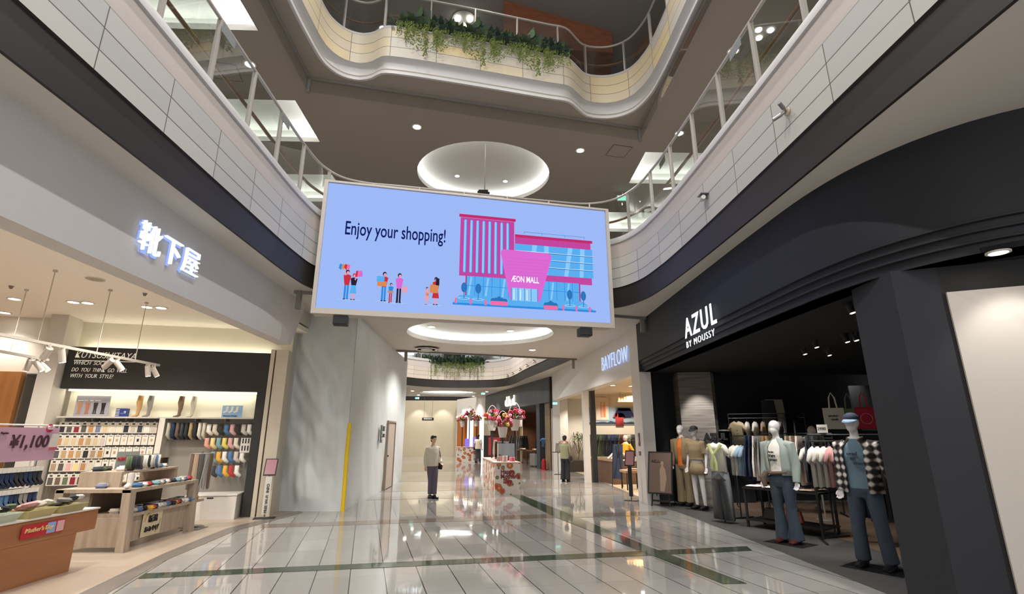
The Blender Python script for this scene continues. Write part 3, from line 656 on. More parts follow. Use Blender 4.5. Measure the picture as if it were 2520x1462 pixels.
me = text_mesh('Enjoy your shopping!', 0.42, 0.001, 1.0, 0.004); me.materials.clear(); me.materials.append(mt)
wd = max(v.co.x for v in me.vertices) - min(v.co.x for v in me.vertices); me.transform(Matrix.Diagonal(((c[0] - a[0]) / wd, 1, 1, 1)))
link('slogan_lettering', me, scr, (a[0], -0.075, a[1]))
a = cell((1645, 882)); c = cell((1872, 895)); me = text_mesh('ÆON MALL', 0.19, 0.001, 1.0, 0.003); me.materials.clear(); me.materials.append(emis('screen_text_white', '#f4f4ff', 1.1))
wd = max(v.co.x for v in me.vertices) - min(v.co.x for v in me.vertices); me.transform(Matrix.Diagonal(((c[0] - a[0]) / wd, 1, 1, 1)))
link('portal_lettering', me, scr, (a[0], -0.078, c[1] - 0.0))
print('layers', lay[0], SL, SR, ST, SB)
# speakers under the screen
for u, v, lab in ((839, 776, 'black box speaker under the left end of the screen'), (1442, 812, 'black box speaker under the right end of the screen')):
    s, z = onp(u, v, SP, SA); p = Matrix.Rotation(math.radians(SA), 4, 'Z') @ Vector((s, 0.1, 0)); zt = SB - 0.13
    t = thing('speaker', (p.x + SP[0], p.y + SP[1], zt), math.radians(SA), lab, 'speaker')
    b = MB(); b.box(-0.14, 0.14, -0.13, 0.1, -0.19, -0.015); b.build('cabinet', mat('speaker_black', '#1c1c1e', 0.6), t, bevel=0.01)
    b = MB(); b.box(-0.05, 0.05, -0.03, 0.03, -0.02, 0.0); b.build('mount', smk, t); b = MB(); b.box(-0.12, 0.12, -0.136, -0.13, -0.175, -0.03); b.build('grille', mat('speaker_grille', '#262628', 0.8, noise_s=200), t)
# ================================================================== LEFT: SOCK SHOP, HOARDING
plaster = mat('fascia_plaster_grey', '#c6c3c1', 0.8, noise_s=5, noise_a=0.03, bump=0.15)
cream = mat('shop_cream', '#e4dccb', 0.7); offw = mat('off_white', '#d9d2c6', 0.6)
XF = -4.25
b = MB(); z0 = 3.42
b.prism([(XF, -6, z0), (XF, 10.48, z0), (XF, 11.08, Z1 + 0.0), (XF, -6, Z1 + 0.0)], (-0.26, 0, 0)); struct(b.build('wall_fascia_sock_shop', plaster))
CZ = 3.98
b = MB(); b.box(-14, XF - 0.26, -6, 13.5, CZ, CZ + 0.1); struct(b.build('ceiling_sock_shop', mat('shop_ceiling', '#efe8dd', 0.8)))
WP = (-5.0, 11.3); WA = 12.0
def Wp(u, v): return onp(u, v, WP, WA)
WM = Matrix.Translation((WP[0], WP[1], 0)) @ Matrix.Rotation(math.radians(WA), 4, 'Z')
def wbox(b, s0, s1, d0, d1, z0, z1, mi=0): return b.box(s0, s1, d0, d1, z0, z1, mi, M=WM)    # d: depth behind (+) / in front (-) of the panel plane
def wpos(s, d, z): v = WM @ Vector((s, d, z)); return (v.x, v.y, v.z)
b = MB(); wbox(b, -3.9, 0.35, 0.5, 0.7, 0, CZ); struct(b.build('wall_sock_shop_back', cream))
b = MB(); wbox(b, -9, -3.9, 0.25, 0.7, 0, CZ); struct(b.build('wall_sock_shop_far_left', offw))
b = MB(); wbox(b, -4.12, -3.82, -0.22, 0.25, 0, CZ); struct(b.build('wall_sock_shop_pillar', mat('pillar_white', '#c9c2ba', 0.6)))
b = MB(); wbox(b, 0.02, 0.10, -0.05, 0.5, 0, 3.45); wbox(b, 0.13, 0.38, -0.05, 0.5, 0, 3.45); struct(b.build('wall_sock_shop_end', mat('jamb_cream', '#cfc3b0', 0.5)))
# --- the black display unit
U = thing('sock_display_unit', wpos(-1.9, 0.2, 0), math.radians(WA), 'black framed sock display wall with lit cream shelves and white slogan lettering', 'display unit')
def ul(s): return s + 1.9
def ubox(b, s0, s1, d0, d1, z0, z1, mi=0): return b.box(ul(s0), ul(s1), d0 - 0.2, d1 - 0.2, z0, z1, mi)
blk = mat('display_black', '#2a2826', 0.6, noise_s=8)
b = MB(); ubox(b, -3.8, 0.0, 0.0, 0.45, 2.52, 3.37); b.build('sign_board', blk, U)
b = MB(); ubox(b, -0.17, 0.0, 0.0, 0.45, 0, 2.52); b.build('side_post', blk, U)
b = MB(); ubox(b, -3.8, -0.17, 0.40, 0.46, 1.97, 2.52); b.build('lit_back_panel', mat('lit_panel_cream', '#efe9d4', 0.6), U)
b = MB(); ubox(b, -3.8, -0.17, 0.40, 0.46, 0.05, 1.97); b.build('grey_back_panel', mat('slat_grey', '#948e86', 0.6), U)
b = MB(); ubox(b, -1.99, -1.88, 0.12, 0.42, 0.05, 1.97); b.build('dividing_post', offw, U)
for s0, s1 in ((-3.78, -1.99), (-1.88, -0.18)):
    b = MB(); ubox(b, s0, s1, 0.05, 0.42, 1.95, 1.98); b.build('top_shelf', mat('shelf_white', '#c4beb6', 0.4), U)
    b = MB(); [ubox(b, s0 + (s1 - s0) * k / 3 - 0.01, s0 + (s1 - s0) * k / 3 + 0.01, 0.1, 0.42, 1.9, 1.95) for k in (1, 2)]; b.build('shelf_bracket', smk, U)
b = MB(); ubox(b, -3.75, -0.2, 0.2, 0.26, 2.49, 2.515); b.build('under_light', emis('strip_warm', (1, 0.93, 0.74), 7), U)
b = MB(); ubox(b, -3.75, -0.05, 0.36, 0.42, 3.375, 3.40); b.build('top_light', emis('strip_warm2', (1, 0.93, 0.72), 6), U)
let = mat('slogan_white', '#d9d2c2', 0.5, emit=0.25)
for txt, (u, v), hgt, sx, (u2, v2) in [('KUTSUSHITAYA', (183, 880), 0.185, 1, (334, 884)), ('WHICH  SOCKS', (180, 897), 0.115, 1, (268, 900)), ('DO  YOU  THINK  GO  WELL', (175, 914), 0.115, 1, (312, 916)), ('WITH  YOUR  STYLE?', (171, 929), 0.115, 1, (278, 932))]:
    s, z = Wp(u, v); s2, _ = Wp(u2, v2)
    me = text_mesh(txt, hgt, 0.004, 1, -0.0015, shear=0.25); wd = max(q.co.x for q in me.vertices); me.transform(Matrix.Diagonal(((s2 - s) / wd, 1, 1, 1)))
    me.materials.clear(); me.materials.append(let); link('lettering', me, U, (ul(s), -0.208, z))
s, z = Wp(183, 885); s2, _ = Wp(334, 888)
b = MB(); ubox(b, s, s2, -0.012, 0.0, z - 0.02, z - 0.008); b.build('lettering_underline', let, U)
# chest
t = thing('storage_chest', wpos(-0.64, 0.0, 0), math.radians(WA), 'low white chest standing under the hanging socks at the black post', 'chest')
wht = mat('chest_white', '#d8d2ca', 0.4)
b = MB(); b.box(-0.5, 0.42, -0.3, 0.3, 0, 0.44); b.build('body', wht, t, bevel=0.008); b = MB(); b.box(-0.51, 0.43, -0.31, 0.31, 0.445, 0.475); b.build('lid', wht, t, bevel=0.006)
b = MB(); b.box(-0.12, 0.0, -0.303, -0.299, 0.40, 0.425); b.build('pull_slot', dark, t)

# --- product prototypes
def sock_outline(L=0.24, wd=0.075, foot=0.15):
    return [(-wd / 2, 0), (wd / 2, 0), (wd / 2, -L * 0.62), (wd / 2 + 0.01, -L * 0.75), (foot * 0.75, -L), (foot * 0.6, -L - 0.035), (foot * 0.1, -L * 0.95 - 0.02), (-wd / 2 - 0.005, -L * 0.8), (-wd / 2, -L * 0.6)]
def sock_mesh(name, L, wd, foot, m):
    b = MB(); b.prism([(x, -0.012, z) for x, z in sock_outline(L, wd, foot)], (0, 0.024, 0)); me = b.mesh(name, [m]); bm = bmesh.new(); bm.from_mesh(me)
    bmesh.ops.bevel(bm, geom=[e for e in bm.edges if abs(e.calc_face_angle(0)) > 0.8 and abs(e.verts[0].co.y - e.verts[1].co.y) < 1e-4], offset=0.007, segments=2, affect='EDGES'); bm.to_mesh(me); bm.free()
    me.polygons.foreach_set('use_smooth', [True] * len(me.polygons)); return me
def fab(h): return mat('knit_' + h.strip('#'), h, 0.9, noise_s=60, noise_a=0.15)
packw = mat('pack_card', '#dcd6cc', 0.5); pack_cream = mat('pack_cream', '#e2d5b8', 0.5)
def pack_mesh(w_, h_):
    b = MB(); b.box(-w_ / 2, w_ / 2, -0.012, 0.004, -h_, 0, 0); b.box(-w_ * 0.36, w_ * 0.36, -0.0135, -0.012, -h_ * 0.93, -h_ * 0.3, 1); b.tube((0, -0.005, 0.0), (0, -0.005, 0.018), 0.012, 6, 0)
    b.box(-w_ * 0.2, w_ * 0.2, -0.015, -0.013, -h_ * 0.22, -h_ * 0.08, 2); return b.mesh('stocking_pack', [packw, pack_cream, mat('tag_black', '#33302e', 0.6)])
def pack2_mesh(w_, h_):
    b = MB(); b.box(-w_ / 2, w_ / 2, -0.012, 0.004, -h_, 0, 0); b.box(-w_ * 0.16, w_ * 0.18, -0.0135, -0.012, -h_ * 0.66, -h_ * 0.38, 1); b.tube((0, -0.005, 0.0), (0, -0.005, 0.018), 0.012, 6, 0); b.box(-w_ * 0.3, w_ * 0.3, -0.0135, -0.012, -h_ * 0.14, -h_ * 0.10, 2); return b.mesh('boxed_pack', [packw, pack_cream, mat('tag_black', '#33302e', 0.6)])
packs = {}
def put(me, name, loc, rz, label, cat, group, m=None, slot=0, sc=(1, 1, 1), parent=None):
    o = link(name, me, parent, loc, (0, 0, rz)); o.scale = sc
    if label: tag(o, label, cat, group)
    if m: recolor(o, m, slot)
    return o
CN = {'#2a2a30': 'black', '#8c2434': 'dark red', '#57534f': 'charcoal', '#b98b5c': 'tan', '#777c96': 'blue grey', '#cdb995': 'beige', '#d8cdb8': 'cream', '#b9b2a4': 'light grey', '#e3ddd2': 'white', '#3b4048': 'slate', '#a88f78': 'mocha', '#20304f': 'navy', '#6b584c': 'brown', '#b49a72': 'sand', '#33332f': 'near black', '#c7b9ae': 'greige', '#d99a8c': 'salmon pink', '#e6cf8e': 'pale yellow', '#7fa3a8': 'teal', '#e0ce6a': 'yellow', '#d7a4a0': 'pink', '#d9a441': 'mustard', '#4f739c': 'blue', '#b43a3a': 'red', '#8f8b86': 'grey', '#5f6f52': 'olive'}
rz = math.radians(WA)
ROWS = [(1.87, 0.17, ['#2a2a30', '#57534f', '#8c2434', '#57534f', '#b98b5c', '#777c96', '#cdb995'], ['#d8cdb8', '#d8cdb8', '#2a2a30', '#b9b2a4', '#3b4048', '#e3ddd2', '#c7b9ae'], 'top'),
        (1.62, 0.17, ['#b98b5c', '#cdb995', '#cdb995', '#b98b5c', '#b49a72', '#cdb995', '#c7b9ae'], ['#b98b5c', '#b49a72', '#cdb995', '#cdb995', '#2a2a30', '#cdb995', '#b49a72'], 'second'),
        (1.38, 0.17, ['#57534f', '#b49a72', '#b98b5c', '#b49a72', '#2a2a30', '#a88f78', '#b98b5c'], ['#2a2a30', '#b98b5c', '#cdb995', '#e3ddd2', '#b9b2a4', '#b98b5c', '#cdb995'], 'third'),
        (1.14, 0.17, ['#a88f78', '#57534f', '#d7a4a0', '#e6cf8e', '#b98b5c', '#d8cdb8', '#e3ddd2'], ['#2a2a30', '#d7a4a0', '#cdb995', '#e3ddd2', '#57534f', '#b9b2a4', '#cdb995'], 'fourth'),
        (0.88, 0.17, ['#57534f', '#6b584c', '#5f6f52', '#8c2434', '#57534f', '#2a2a30', '#d8cdb8'], ['#2a2a30', '#57534f', '#3b4048', '#b9b2a4', '#57534f', '#2a2a30', '#33332f'], 'lowest')]
pmesh = pack_mesh(0.12, 0.215); pm2 = pack2_mesh(0.112, 0.2)
for z, hh, A_, B__, rn in ROWS:
    b = MB(); wbox(b, -3.76, -2.02, 0.18, 0.42, z - 0.24, z - 0.222); o = b.build('product_rail', mat('rail_dark', '#4d4945', 0.5), None); tag(o, 'grey display rail under the %s row of stocking packs' % rn, 'display rail', 'display rails of the stocking wall')
    for k, h in enumerate(A_ + B__):
        s = -3.70 + k * 0.124
        put(pmesh if k < 7 else (pm2 if z < 1.8 else pmesh), 'stocking_pack', wpos(s, 0.19, z), rz, 'card pack of %s stockings, %s row of the sock wall, %s half' % (CN[h], rn, 'left' if k < 7 else 'right'), 'stocking pack', 'stocking packs on the sock wall', fab(h), 1)
# hanging long socks, then short socks on the right section
long_me = sock_mesh('long_sock', 0.32, 0.08, 0.12, fab('#20304f')); sho = sock_mesh('ankle_sock', 0.17, 0.075, 0.12, fab('#e3ddd2'))
for k, h in enumerate(['#b9b2a4', '#20304f', '#6b584c', '#3b4048', '#33332f', '#b49a72', '#33332f', '#e3ddd2', '#d8cdb8']):
    for q in range(2):
        put(long_me, 'knee_sock', wpos(-1.80 + k * 0.083 + q * 0.0, 0.15 + q * 0.12, 1.87), rz + 0.9, 'long %s knee sock hanging between packs and ankle socks' % CN[h], 'sock', 'long socks hanging on the sock wall', fab(h))
SR_ = [(1.86, ['#e3ddd2', '#d8cdb8', '#33332f', '#4f739c', '#d7a4a0', '#33332f', '#c7b9ae', '#e3ddd2'], 'top', -1.05), (1.58, ['#d99a8c', '#e6cf8e', '#7fa3a8', '#e0ce6a', '#d7a4a0', '#d8cdb8'], 'second', -1.05), (1.30, ['#7fa3a8', '#d9a441', '#e3ddd2', '#4f739c', '#c7b9ae', '#e3ddd2'], 'third', -0.9), (1.02, ['#3b4048', '#4f739c', '#d9a441', '#b43a3a', '#e3ddd2'], 'lowest', -0.85)]
for z, cols, rn, s0 in SR_:
    for k, h in enumerate(cols):
        put(sho, 'ankle_sock', wpos(s0 + k * 0.112, 0.16, z - 0.02), rz, '%s ankle sock hanging in the %s row beside the black post' % (CN[h], rn), 'sock', 'ankle socks hanging beside the black post', fab(h), 0, (1.1, 1, 1.15))
    b = MB(); [b.tube(wpos(s0 + k * 0.112, 0.4, z), wpos(s0 + k * 0.112, 0.14, z), 0.004, 4) for k in range(len(cols))]; o = b.build('peg_hooks', smk, None); tag(o, 'metal pegs holding the %s row of ankle socks' % rn, 'hooks')
s, z = Wp(600, 1095); b = MB(); wbox(b, s - 0.1, s + 0.1, 0.14, 0.15, z - 0.16, z + 0.14); 
for k in range(3):
    for j in range(2): wbox(b, s - 0.07 + k * 0.055, s - 0.045 + k * 0.055, 0.137, 0.14, z - 0.12 + j * 0.15, z - 0.02 + j * 0.15, 1)
o = b.build('size_chart', [packw, dark]); tag(o, 'white leaflet with dark leg drawings beside the ankle socks', 'leaflet')
# top shelf items
s0, zt = Wp(178, 962); s1, zb = Wp(248, 1016)
t = thing('stocking_poster', wpos(-3.3, 0.25, 1.98), rz, 'grey poster of four stockinged legs standing on the top shelf', 'poster')
b = MB(); b.box(-0.3, 0.3, 0, 0.015, 0, 0.42); b.build('board', mat('poster_grey', '#a9a6b0', 0.5), t)
for k, h in enumerate(['#c08a66', '#b9785a', '#3a3434', '#2b2728']):
    b = MB(); 
    for q in (-0.022, 0.022): b.ring_tube([(-0.22 + k * 0.14 + q, -0.006, 0.28), (-0.22 + k * 0.14 + q * 0.6, -0.006, 0.17), (-0.22 + k * 0.14 + q * 0.8, -0.006, 0.07)], [(0.02, 0.003), (0.015, 0.003), (0.01, 0.003)], 8)
    b.box(-0.26 + k * 0.14, -0.18 + k * 0.14, -0.01, -0.002, 0.06, 0.07); b.build('printed_legs', fab(h), t)
text('printed_words', 'natural   beige    black   charcoal', 0.03, mat('ink_white', '#f0eee8', 0.5), t, (-0.26, -0.008, 0.31))
t = thing('product_box', wpos(-2.78, 0.22, 1.98), rz, 'navy and white striped box on the top shelf beside the leg poster', 'box')
b = MB(); b.box(-0.07, 0.13, 0, 0.12, 0, 0.17); b.build('carton', mat('box_navy', '#253c84', 0.5), t); b = MB(); [b.box(-0.072, 0.0, -0.003, 0.1, 0.02 + 0.03 * k, 0.032 + 0.03 * k) for k in range(5)]; b.box(0.02, 0.11, -0.003, 0, 0.07, 0.075); b.lathe([(0.014, 0), (0.02, 0.002), (0.02, 0.0)], (0.1, -0.003, 0.1), 12, M=Matrix.Rotation(PI / 2, 4, 'X')); b.build('white_stripes', packw, t)
legm = MB(); legm.ring_tube([(0.01, 0, 0.44), (0.0, 0, 0.30), (0.012, 0.0, 0.18), (0.0, 0, 0.09), (0.0, 0, 0.05), (-0.03, 0, 0.025), (-0.08, 0, 0.015), (-0.105, 0, 0.014)], [(0.05, 0.05), (0.056, 0.06), (0.04, 0.04), (0.03, 0.035), (0.034, 0.036), (0.026, 0.035), (0.02, 0.034), (0.01, 0.02)], 14)
legme = legm.mesh('leg_form', [fab('#b98b5c')], True)
for (u, h, cn) in ((325, '#c79c6a', 'tan'), (352, '#8b8781', 'grey'), (430, '#7c6454', 'brown'), (462, '#c9bfae', 'cream lace')):
    s, _ = Wp(u, 1015); put(legme, 'leg_form', wpos(s, 0.25, 1.98), rz, '%s stockinged display leg standing on the top shelf' % cn, 'display leg', 'display legs on the top shelf', fab(h))
t = thing('sock_photo_card', wpos(-0.68, 0.28, 1.98), rz, 'pale blue photo card of white socks on the right end of the top shelf', 'poster')
b = MB(); b.box(-0.2, 0.2, 0, 0.012, 0, 0.26); b.build('card', mat('card_blue', '#8fb2d4', 0.5), t); b = MB(); 
for q in (-0.1, 0.0, 0.1): b.ring_tube([(q, -0.004, 0.24), (q - 0.01, -0.004, 0.14), (q - 0.07, -0.004, 0.11)], [(0.024, 0.003), (0.024, 0.003), (0.02, 0.003)], 8)
b.build('printed_socks', packw, t); text('printed_words', 'Footcover & Socks', 0.036, mat('ink_navy', '#1d3c78', 0.5), t, (-0.17, -0.004, 0.03))

# --- far left: brown panel, mirror
b = MB(); wbox(b, -6.6, -4.56, 0.1, 0.24, 0, 2.84); o = b.build('wardrobe_panel', wood_mat('panel_wood', '#a2693a', '#b27c4a', 0.5, 0.4)); tag(o, 'orange brown wooden panel at the far left of the sock shop', 'wall panel')
t = thing('wall_mirror', wpos(-4.33, 0.2, 0.0), rz, 'tall mirror beside the brown wooden panel reflecting the shop lamps', 'mirror')
b = MB(); b.box(-0.2, 0.2, 0, 0.03, 0, 2.82); b.build('frame', mat('mirror_frame', '#8b8c90', 0.3, 0.7), t); b = MB(); b.box(-0.19, 0.19, -0.004, 0.0, 0.03, 2.80); b.build('mirror_glass', mat('mirror', '#b9bdc0', 0.03, 1.0), t)

# --- lettered sign 靴下屋 on the fascia
t = thing('shop_sign', (XF, 6.2, 3.9), math.radians(-90), 'glowing white japanese shop lettering on the grey plaster fascia', 'sign')
t.rotation_euler = (0, 0, PI / 2)
ya, za = atx(338, 605, XF + 0.06); yb, zb = atx(492, 645, XF + 0.06)
me = text_mesh('靴下屋', 0.40, 0.02, 1.0, -0.005, space=1.05); wd = max(q.co.x for q in me.vertices); me.transform(Matrix.Diagonal(((yb - ya) / wd, 1, 1, 1)))
zmin = min(q.co.z for q in me.vertices); me.materials.clear(); me.materials.append(emis('sign_blue_white', (0.82, 0.9, 1.0), 1.35))
o = link('glowing_letters', me, t, (ya - 6.2, -0.055, 3.73 - 3.9 - zmin))
me2 = text_mesh('靴下屋', 0.40, 0.01, 1.0, 0.009, space=1.05); wd2 = max(q.co.x for q in me2.vertices); me2.transform(Matrix.Diagonal(((yb - ya) / wd2, 1, 1, 1))); me2.materials.clear(); me2.materials.append(emis('sign_halo', (0.35, 0.48, 1.0), 1.0)); me2.transform(Matrix.Diagonal((1, 0.5, 1, 1))); link('blue_rear_glow', me2, t, (ya - 6.2 + 0.012, -0.018, 3.73 - 3.9 - zmin - 0.008))

# --- track lights
trk = mat('track_white', '#bdb5aa', 0.4)
def track(p0, p1, rods, heads, lab):
    t = thing('track_light', (*p0, 0), 0, lab, 'track light'); A = Vector((0, 0, 2.9)); B2 = Vector((p1[0] - p0[0], p1[1] - p0[1], 2.9)); d = (B2 - A).normalized(); nrm = Vector((-d.y, d.x, 0))
    b = MB(); b.prism([A - nrm * 0.022 + Vector((0, 0, -0.02)), A + nrm * 0.022 + Vector((0, 0, -0.02)), A + nrm * 0.022 + Vector((0, 0, 0.02)), A - nrm * 0.022 + Vector((0, 0, 0.02))], B2 - A); b.build('track_bar', trk, t)
    for f in rods:
        p = A.lerp(B2, f); b = MB(); b.tube(p, p + Vector((0, 0, CZ - 2.9)), 0.008, 6); b.tube(p + Vector((0, 0, CZ - 2.93)), p + Vector((0, 0, CZ - 2.9)), 0.03, 10); b.build('hanging_rod', trk, t)
    for f, dx, dy, dz in heads:
        p = A.lerp(B2, f) + Vector((0, 0, -0.03)); aim = Vector((dx, dy, dz)).normalized()
        h = MB(); c = p + Vector((0, 0, -0.07)); h.tube(c - aim * 0.05, c + aim * 0.14, 0.045, 14); ho = h.build('lamp_head', trk, t, True)
        k = MB(); k.tube(p + Vector((0, 0, 0.03)), p + Vector((0, 0, -0.02)), 0.03, 10); k.tube(p + nrm * 0.05, c + nrm * 0.05, 0.006, 6); k.tube(p, p + nrm * 0.05, 0.006, 6); k.build('yoke', trk, ho)
        g = MB(); g.tube(c + aim * 0.1405, c + aim * 0.142, 0.038, 14); g.build('lens', emis('track_glow', (1, 0.92, 0.78), 8), ho)
track((-6.63, 6.0), (-6.42, 9.83), (0.35, 0.62, 0.84), [(0.40, -0.6, 0.3, -0.7), (0.46, 0.15, 0.2, -1), (0.70, -0.7, 0.2, -0.6), (0.74, 0.5, 0.3, -0.7), (0.93, 0.1, 0.2, -1), (0.97, 0.4, 0.4, -0.9)], 'long white track with six spot heads hanging before the black slogan board')
x, y = atz(118, 886, 2.9); track((x + 0.15, y - 2.6), (x, y), (0.1, 0.7), [(0.86, -0.3, 0.1, -0.9), (0.92, 0.5, 0.3, -0.7), (0.96, 0.6, 0.4, -0.7)], 'shorter white track with three spot heads further back at the left')
for i, (u, v) in enumerate([(36, 735), (181, 743), (216, 745), (362, 755), (397, 757), (12, 769), (42, 785), (8, 788)]):
    x, y = atz(u, v, CZ); downlight(x, y, CZ, 'bright downlight in the sock shop ceiling, %s' % ['nearest the left edge', 'left of the middle pair', 'right of the middle pair', 'left of the right pair', 'right of the right pair', 'low at the left edge', 'deep in the shop', 'deepest at the left edge'][i], 'downlights in the sock shop ceiling', 0.085, 60, 115, col=(1, 0.94, 0.85))
for x, y in ((-6.2, 4.5), (-8.2, 5.5), (-5.6, 8.2), (-7.8, 7.6), (-5.4, 6.4)): spot((x, y, CZ - 0.05), 125, ang=135, col=(1, 0.95, 0.87), size=0.1)
x, y = atz(235, 686, CZ); t = thing('ceiling_speaker', (x, y, CZ), 0, 'round flush ceiling speaker in the sock shop', 'ceiling speaker'); b = MB(); b.lathe([(0.0, -0.012), (0.1, -0.012), (0.12, 0.0)], n=24); b.build('grille', mat('speaker_beige', '#a89b86', 0.7, noise_s=150), t); b = MB(); b.lathe([(0.135, 0.0), (0.125, -0.016), (0.12, 0.0)], n=24); b.build('rim', dlrim, t)
for u, v in ((28, 704), (357, 722)):
    x, y = atz(u, v, CZ); b = MB(); b.lathe([(0.0, -0.05), (0.02, -0.045), (0.03, -0.01), (0.04, 0)], (x, y, CZ), 12); o = b.build('sprinkler_head', smk); tag(o, 'small sprinkler head in the sock shop ceiling, %s' % ('left one' if u < 100 else 'right one'), 'sprinkler', 'sprinklers in the sock shop ceiling')

# --- counter with teal trays, front left
cw = wood_mat('counter_wood', '#a56e48', '#925c3a', 0.5, 0.35, 'Y')
C1 = thing('sales_counter', (-5.9, 6.0), 0, 'warm brown wooden counter carrying trays of socks in the bottom left corner', 'counter')
b = MB(); b.prism([(-0.7, -3.5, 0), (0.59, -3.5, 0), (0.705, 1.0, 0), (-0.7, 1.0, 0)], (0, 0, 0.44)); b.build('base', cw, C1)
b = MB(); b.prism([(-0.75, -3.5, 0.44), (0.60, -3.5, 0.44), (0.72, 1.28, 0.44), (-0.7, 1.28, 0.44)], (0, 0, 0.24)); b.build('counter_top', cw, C1, bevel=0.006)
b = MB(); b.prism([(-0.75, -3.5, 0.682), (0.61, -3.5, 0.682), (0.73, 1.29, 0.682), (-0.7, 1.29, 0.682)], (0, 0, 0.018)); b.build('edge_trim', offw, C1)
tt = thing('mothers_day_card', (-5.190, 6.3, 0.5), -0.025, 'red card with white script taped to the front of the brown counter', 'card')
ya, za = atx(48, 1300, -5.22); yb, zb = atx(148, 1297, -5.22)
b = MB(); b.box(0, 0.006, ya - 6.3, yb - 6.3, 0.0, 0.14); b.build('card', mat('card_red', '#b8202c', 0.4), tt)
b = MB(); b.box(0.006, 0.008, yb - 6.3 - 0.24, yb - 6.3 - 0.13, 0.012, 0.128, 0); b.box(0.006, 0.008, yb - 6.3 - 0.11, yb - 6.3 - 0.01, 0.012, 0.128, 1); b.build('printed_pictures', [mat('print_blue', '#8aa5d6', 0.5), mat('print_rose', '#d9a8a8', 0.5)], tt)
text('script_words', "Mother's Day", 0.065, mat('ink_gold', '#e6c88a', 0.5), tt, (0.008, ya - 6.3 + 0.03, 0.06), PI / 2, shear=0.3)
TR = [(5.15, '#88aab0', 'teal'), (5.55, '#6fa3aa', 'teal'), (5.98, '#b8bfae', 'pale green'), (6.42, '#b7a876', 'khaki'), (6.86, '#a09668', 'khaki')]
foldm = MB(); foldm.box(-0.06, 0.06, -0.045, 0.045, 0, 0.035); fme0 = foldm.mesh('folded_socks', [fab('#e3ddd2')]); bm = bmesh.new(); bm.from_mesh(fme0); bmesh.ops.bevel(bm, geom=bm.edges[:], offset=0.014, segments=2, affect='EDGES'); bm.to_mesh(fme0); bm.free(); fme0.polygons.foreach_set('use_smooth', [True] * len(fme0.polygons))
TC = [['#e3ddd2', '#c7b9ae', '#b9b2a4'], ['#d7a4a0', '#b990b0', '#777c96'], ['#e3ddd2', '#2a2a30', '#5f6f52'], ['#d7a4a0', '#c7b9ae', '#d8cdb8'], ['#8f8b86', '#3b4048', '#e3ddd2']]; CN['#b990b0'] = 'mauve'
for i, (y, h, cn) in enumerate(TR):
    t = thing('sock_tray', (-5.42 + 0.02 * i, y, 0.70), 0.03, '%s plastic tray of folded socks, %s along the brown counter' % (cn, ['first', 'second', 'third', 'fourth', 'last'][i]), 'tray', 'trays on the brown counter')
    tm = mat('tray_%d' % i, h, 0.35); b = MB()
    for k in range(4):
        a = [(-0.17, -0.19), (0.17, -0.19), (0.17, 0.19), (-0.17, 0.19)]; p, q = a[k], a[(k + 1) % 4]; b.quad((p[0] * 0.85, p[1] * 0.85, 0.004), (q[0] * 0.85, q[1] * 0.85, 0.004), (q[0] * 1.06, q[1] * 1.06, 0.085), (p[0] * 1.06, p[1] * 1.06, 0.085))
    b.quad((-0.145, -0.16, 0.004), (0.145, -0.16, 0.004), (0.145, 0.16, 0.004), (-0.145, 0.16, 0.004)); o = b.build('tray_shell', tm, t); md = o.modifiers.new('thick', 'SOLIDIFY'); md.thickness = 0.005
    for k in range(9):
        h2 = TC[i][k // 3]; o = put(fme0, 'folded_socks', (-5.42 + 0.02 * i + (k % 3 - 1) * 0.095, y + (k // 3 - 1) * 0.10, 0.76 + 0.032 * ((k * 7) % 3)), random.uniform(-.4, .4), 'folded %s socks in the %s tray on the brown counter' % (CN[h2], ['first', 'second', 'third', 'fourth', 'last'][i]), 'folded socks', 'folded socks in the counter trays', fab(h2), 0, (1.25, 1.2, 1.3)); o.rotation_euler = (random.uniform(-.3, .3), random.uniform(-.5, .1), o.rotation_euler[2])
# rack of hanging socks on the counter
XR = -5.85
t = thing('sock_rack', (XR, 6.0, 0.70), 0, 'chrome rack of hanging socks standing on the brown counter', 'rack')
chrome = mat('chrome', '#c8c8c8', 0.2, 0.9)
b = MB()
for y in (-2.0, 0.95): b.tube((0, y, 0), (0, y, 0.85), 0.012, 8)
b.build('upright', chrome, t)
for z, yy in ((0.52, 1.0), (0.27, 0.9)):
    b = MB(); b.tube((0.05, -2.2, z), (0.05, yy, z), 0.008, 8); b.tube((-0.05, -2.2, z), (-0.05, yy, z), 0.008, 8); b.tube((0, -2.0, z), (0.05, -2.0, z), 0.008, 6); b.build('hanging_bar', chrome, t)
mid_me = sock_mesh('hanging_sock', 0.16, 0.085, 0.13, fab('#2a2a30'))
R1 = ['#e3ddd2', '#cdb995', '#e6cf8e', '#e6cf8e', '#4f739c', '#20304f', '#33332f', '#33332f', '#57534f', '#c7b9ae', '#777c96', '#20304f', '#20304f', '#2a2a30', '#20304f', '#2a2a30']
R2_ = ['#777c96', '#4f739c', '#57534f', '#4f739c', '#8f8b86', '#33332f', '#6b584c', '#d7a4a0', '#e3ddd2', '#e3ddd2', '#b43a3a', '#20304f', '#4f739c', '#20304f', '#8f8b86', '#20304f']
for rr_, (z, cols) in enumerate(((1.215, R1), (0.965, R2_))):
    for k, h in enumerate([c for c in cols for _ in (0, 1)]):
        k = k / 2.0
        y = 5.0 + k * 0.125; o = put(mid_me, 'hanging_sock', (XR + 0.07, y, z), PI / 2, '%s sock clipped to the %s bar of the counter rack' % (CN[h], ('upper', 'lower')[rr_]), 'sock', 'socks on the chrome counter rack', fab(h), 0, (0.95, 1.9, 1.1))
        b = MB(); b.box(-0.03, 0.03, -0.002, 0.002, -0.035, 0.012)
        tagm = b.mesh('sock_label', [packw]); link('paper_label', tagm, o, (0, -0.016, 0))
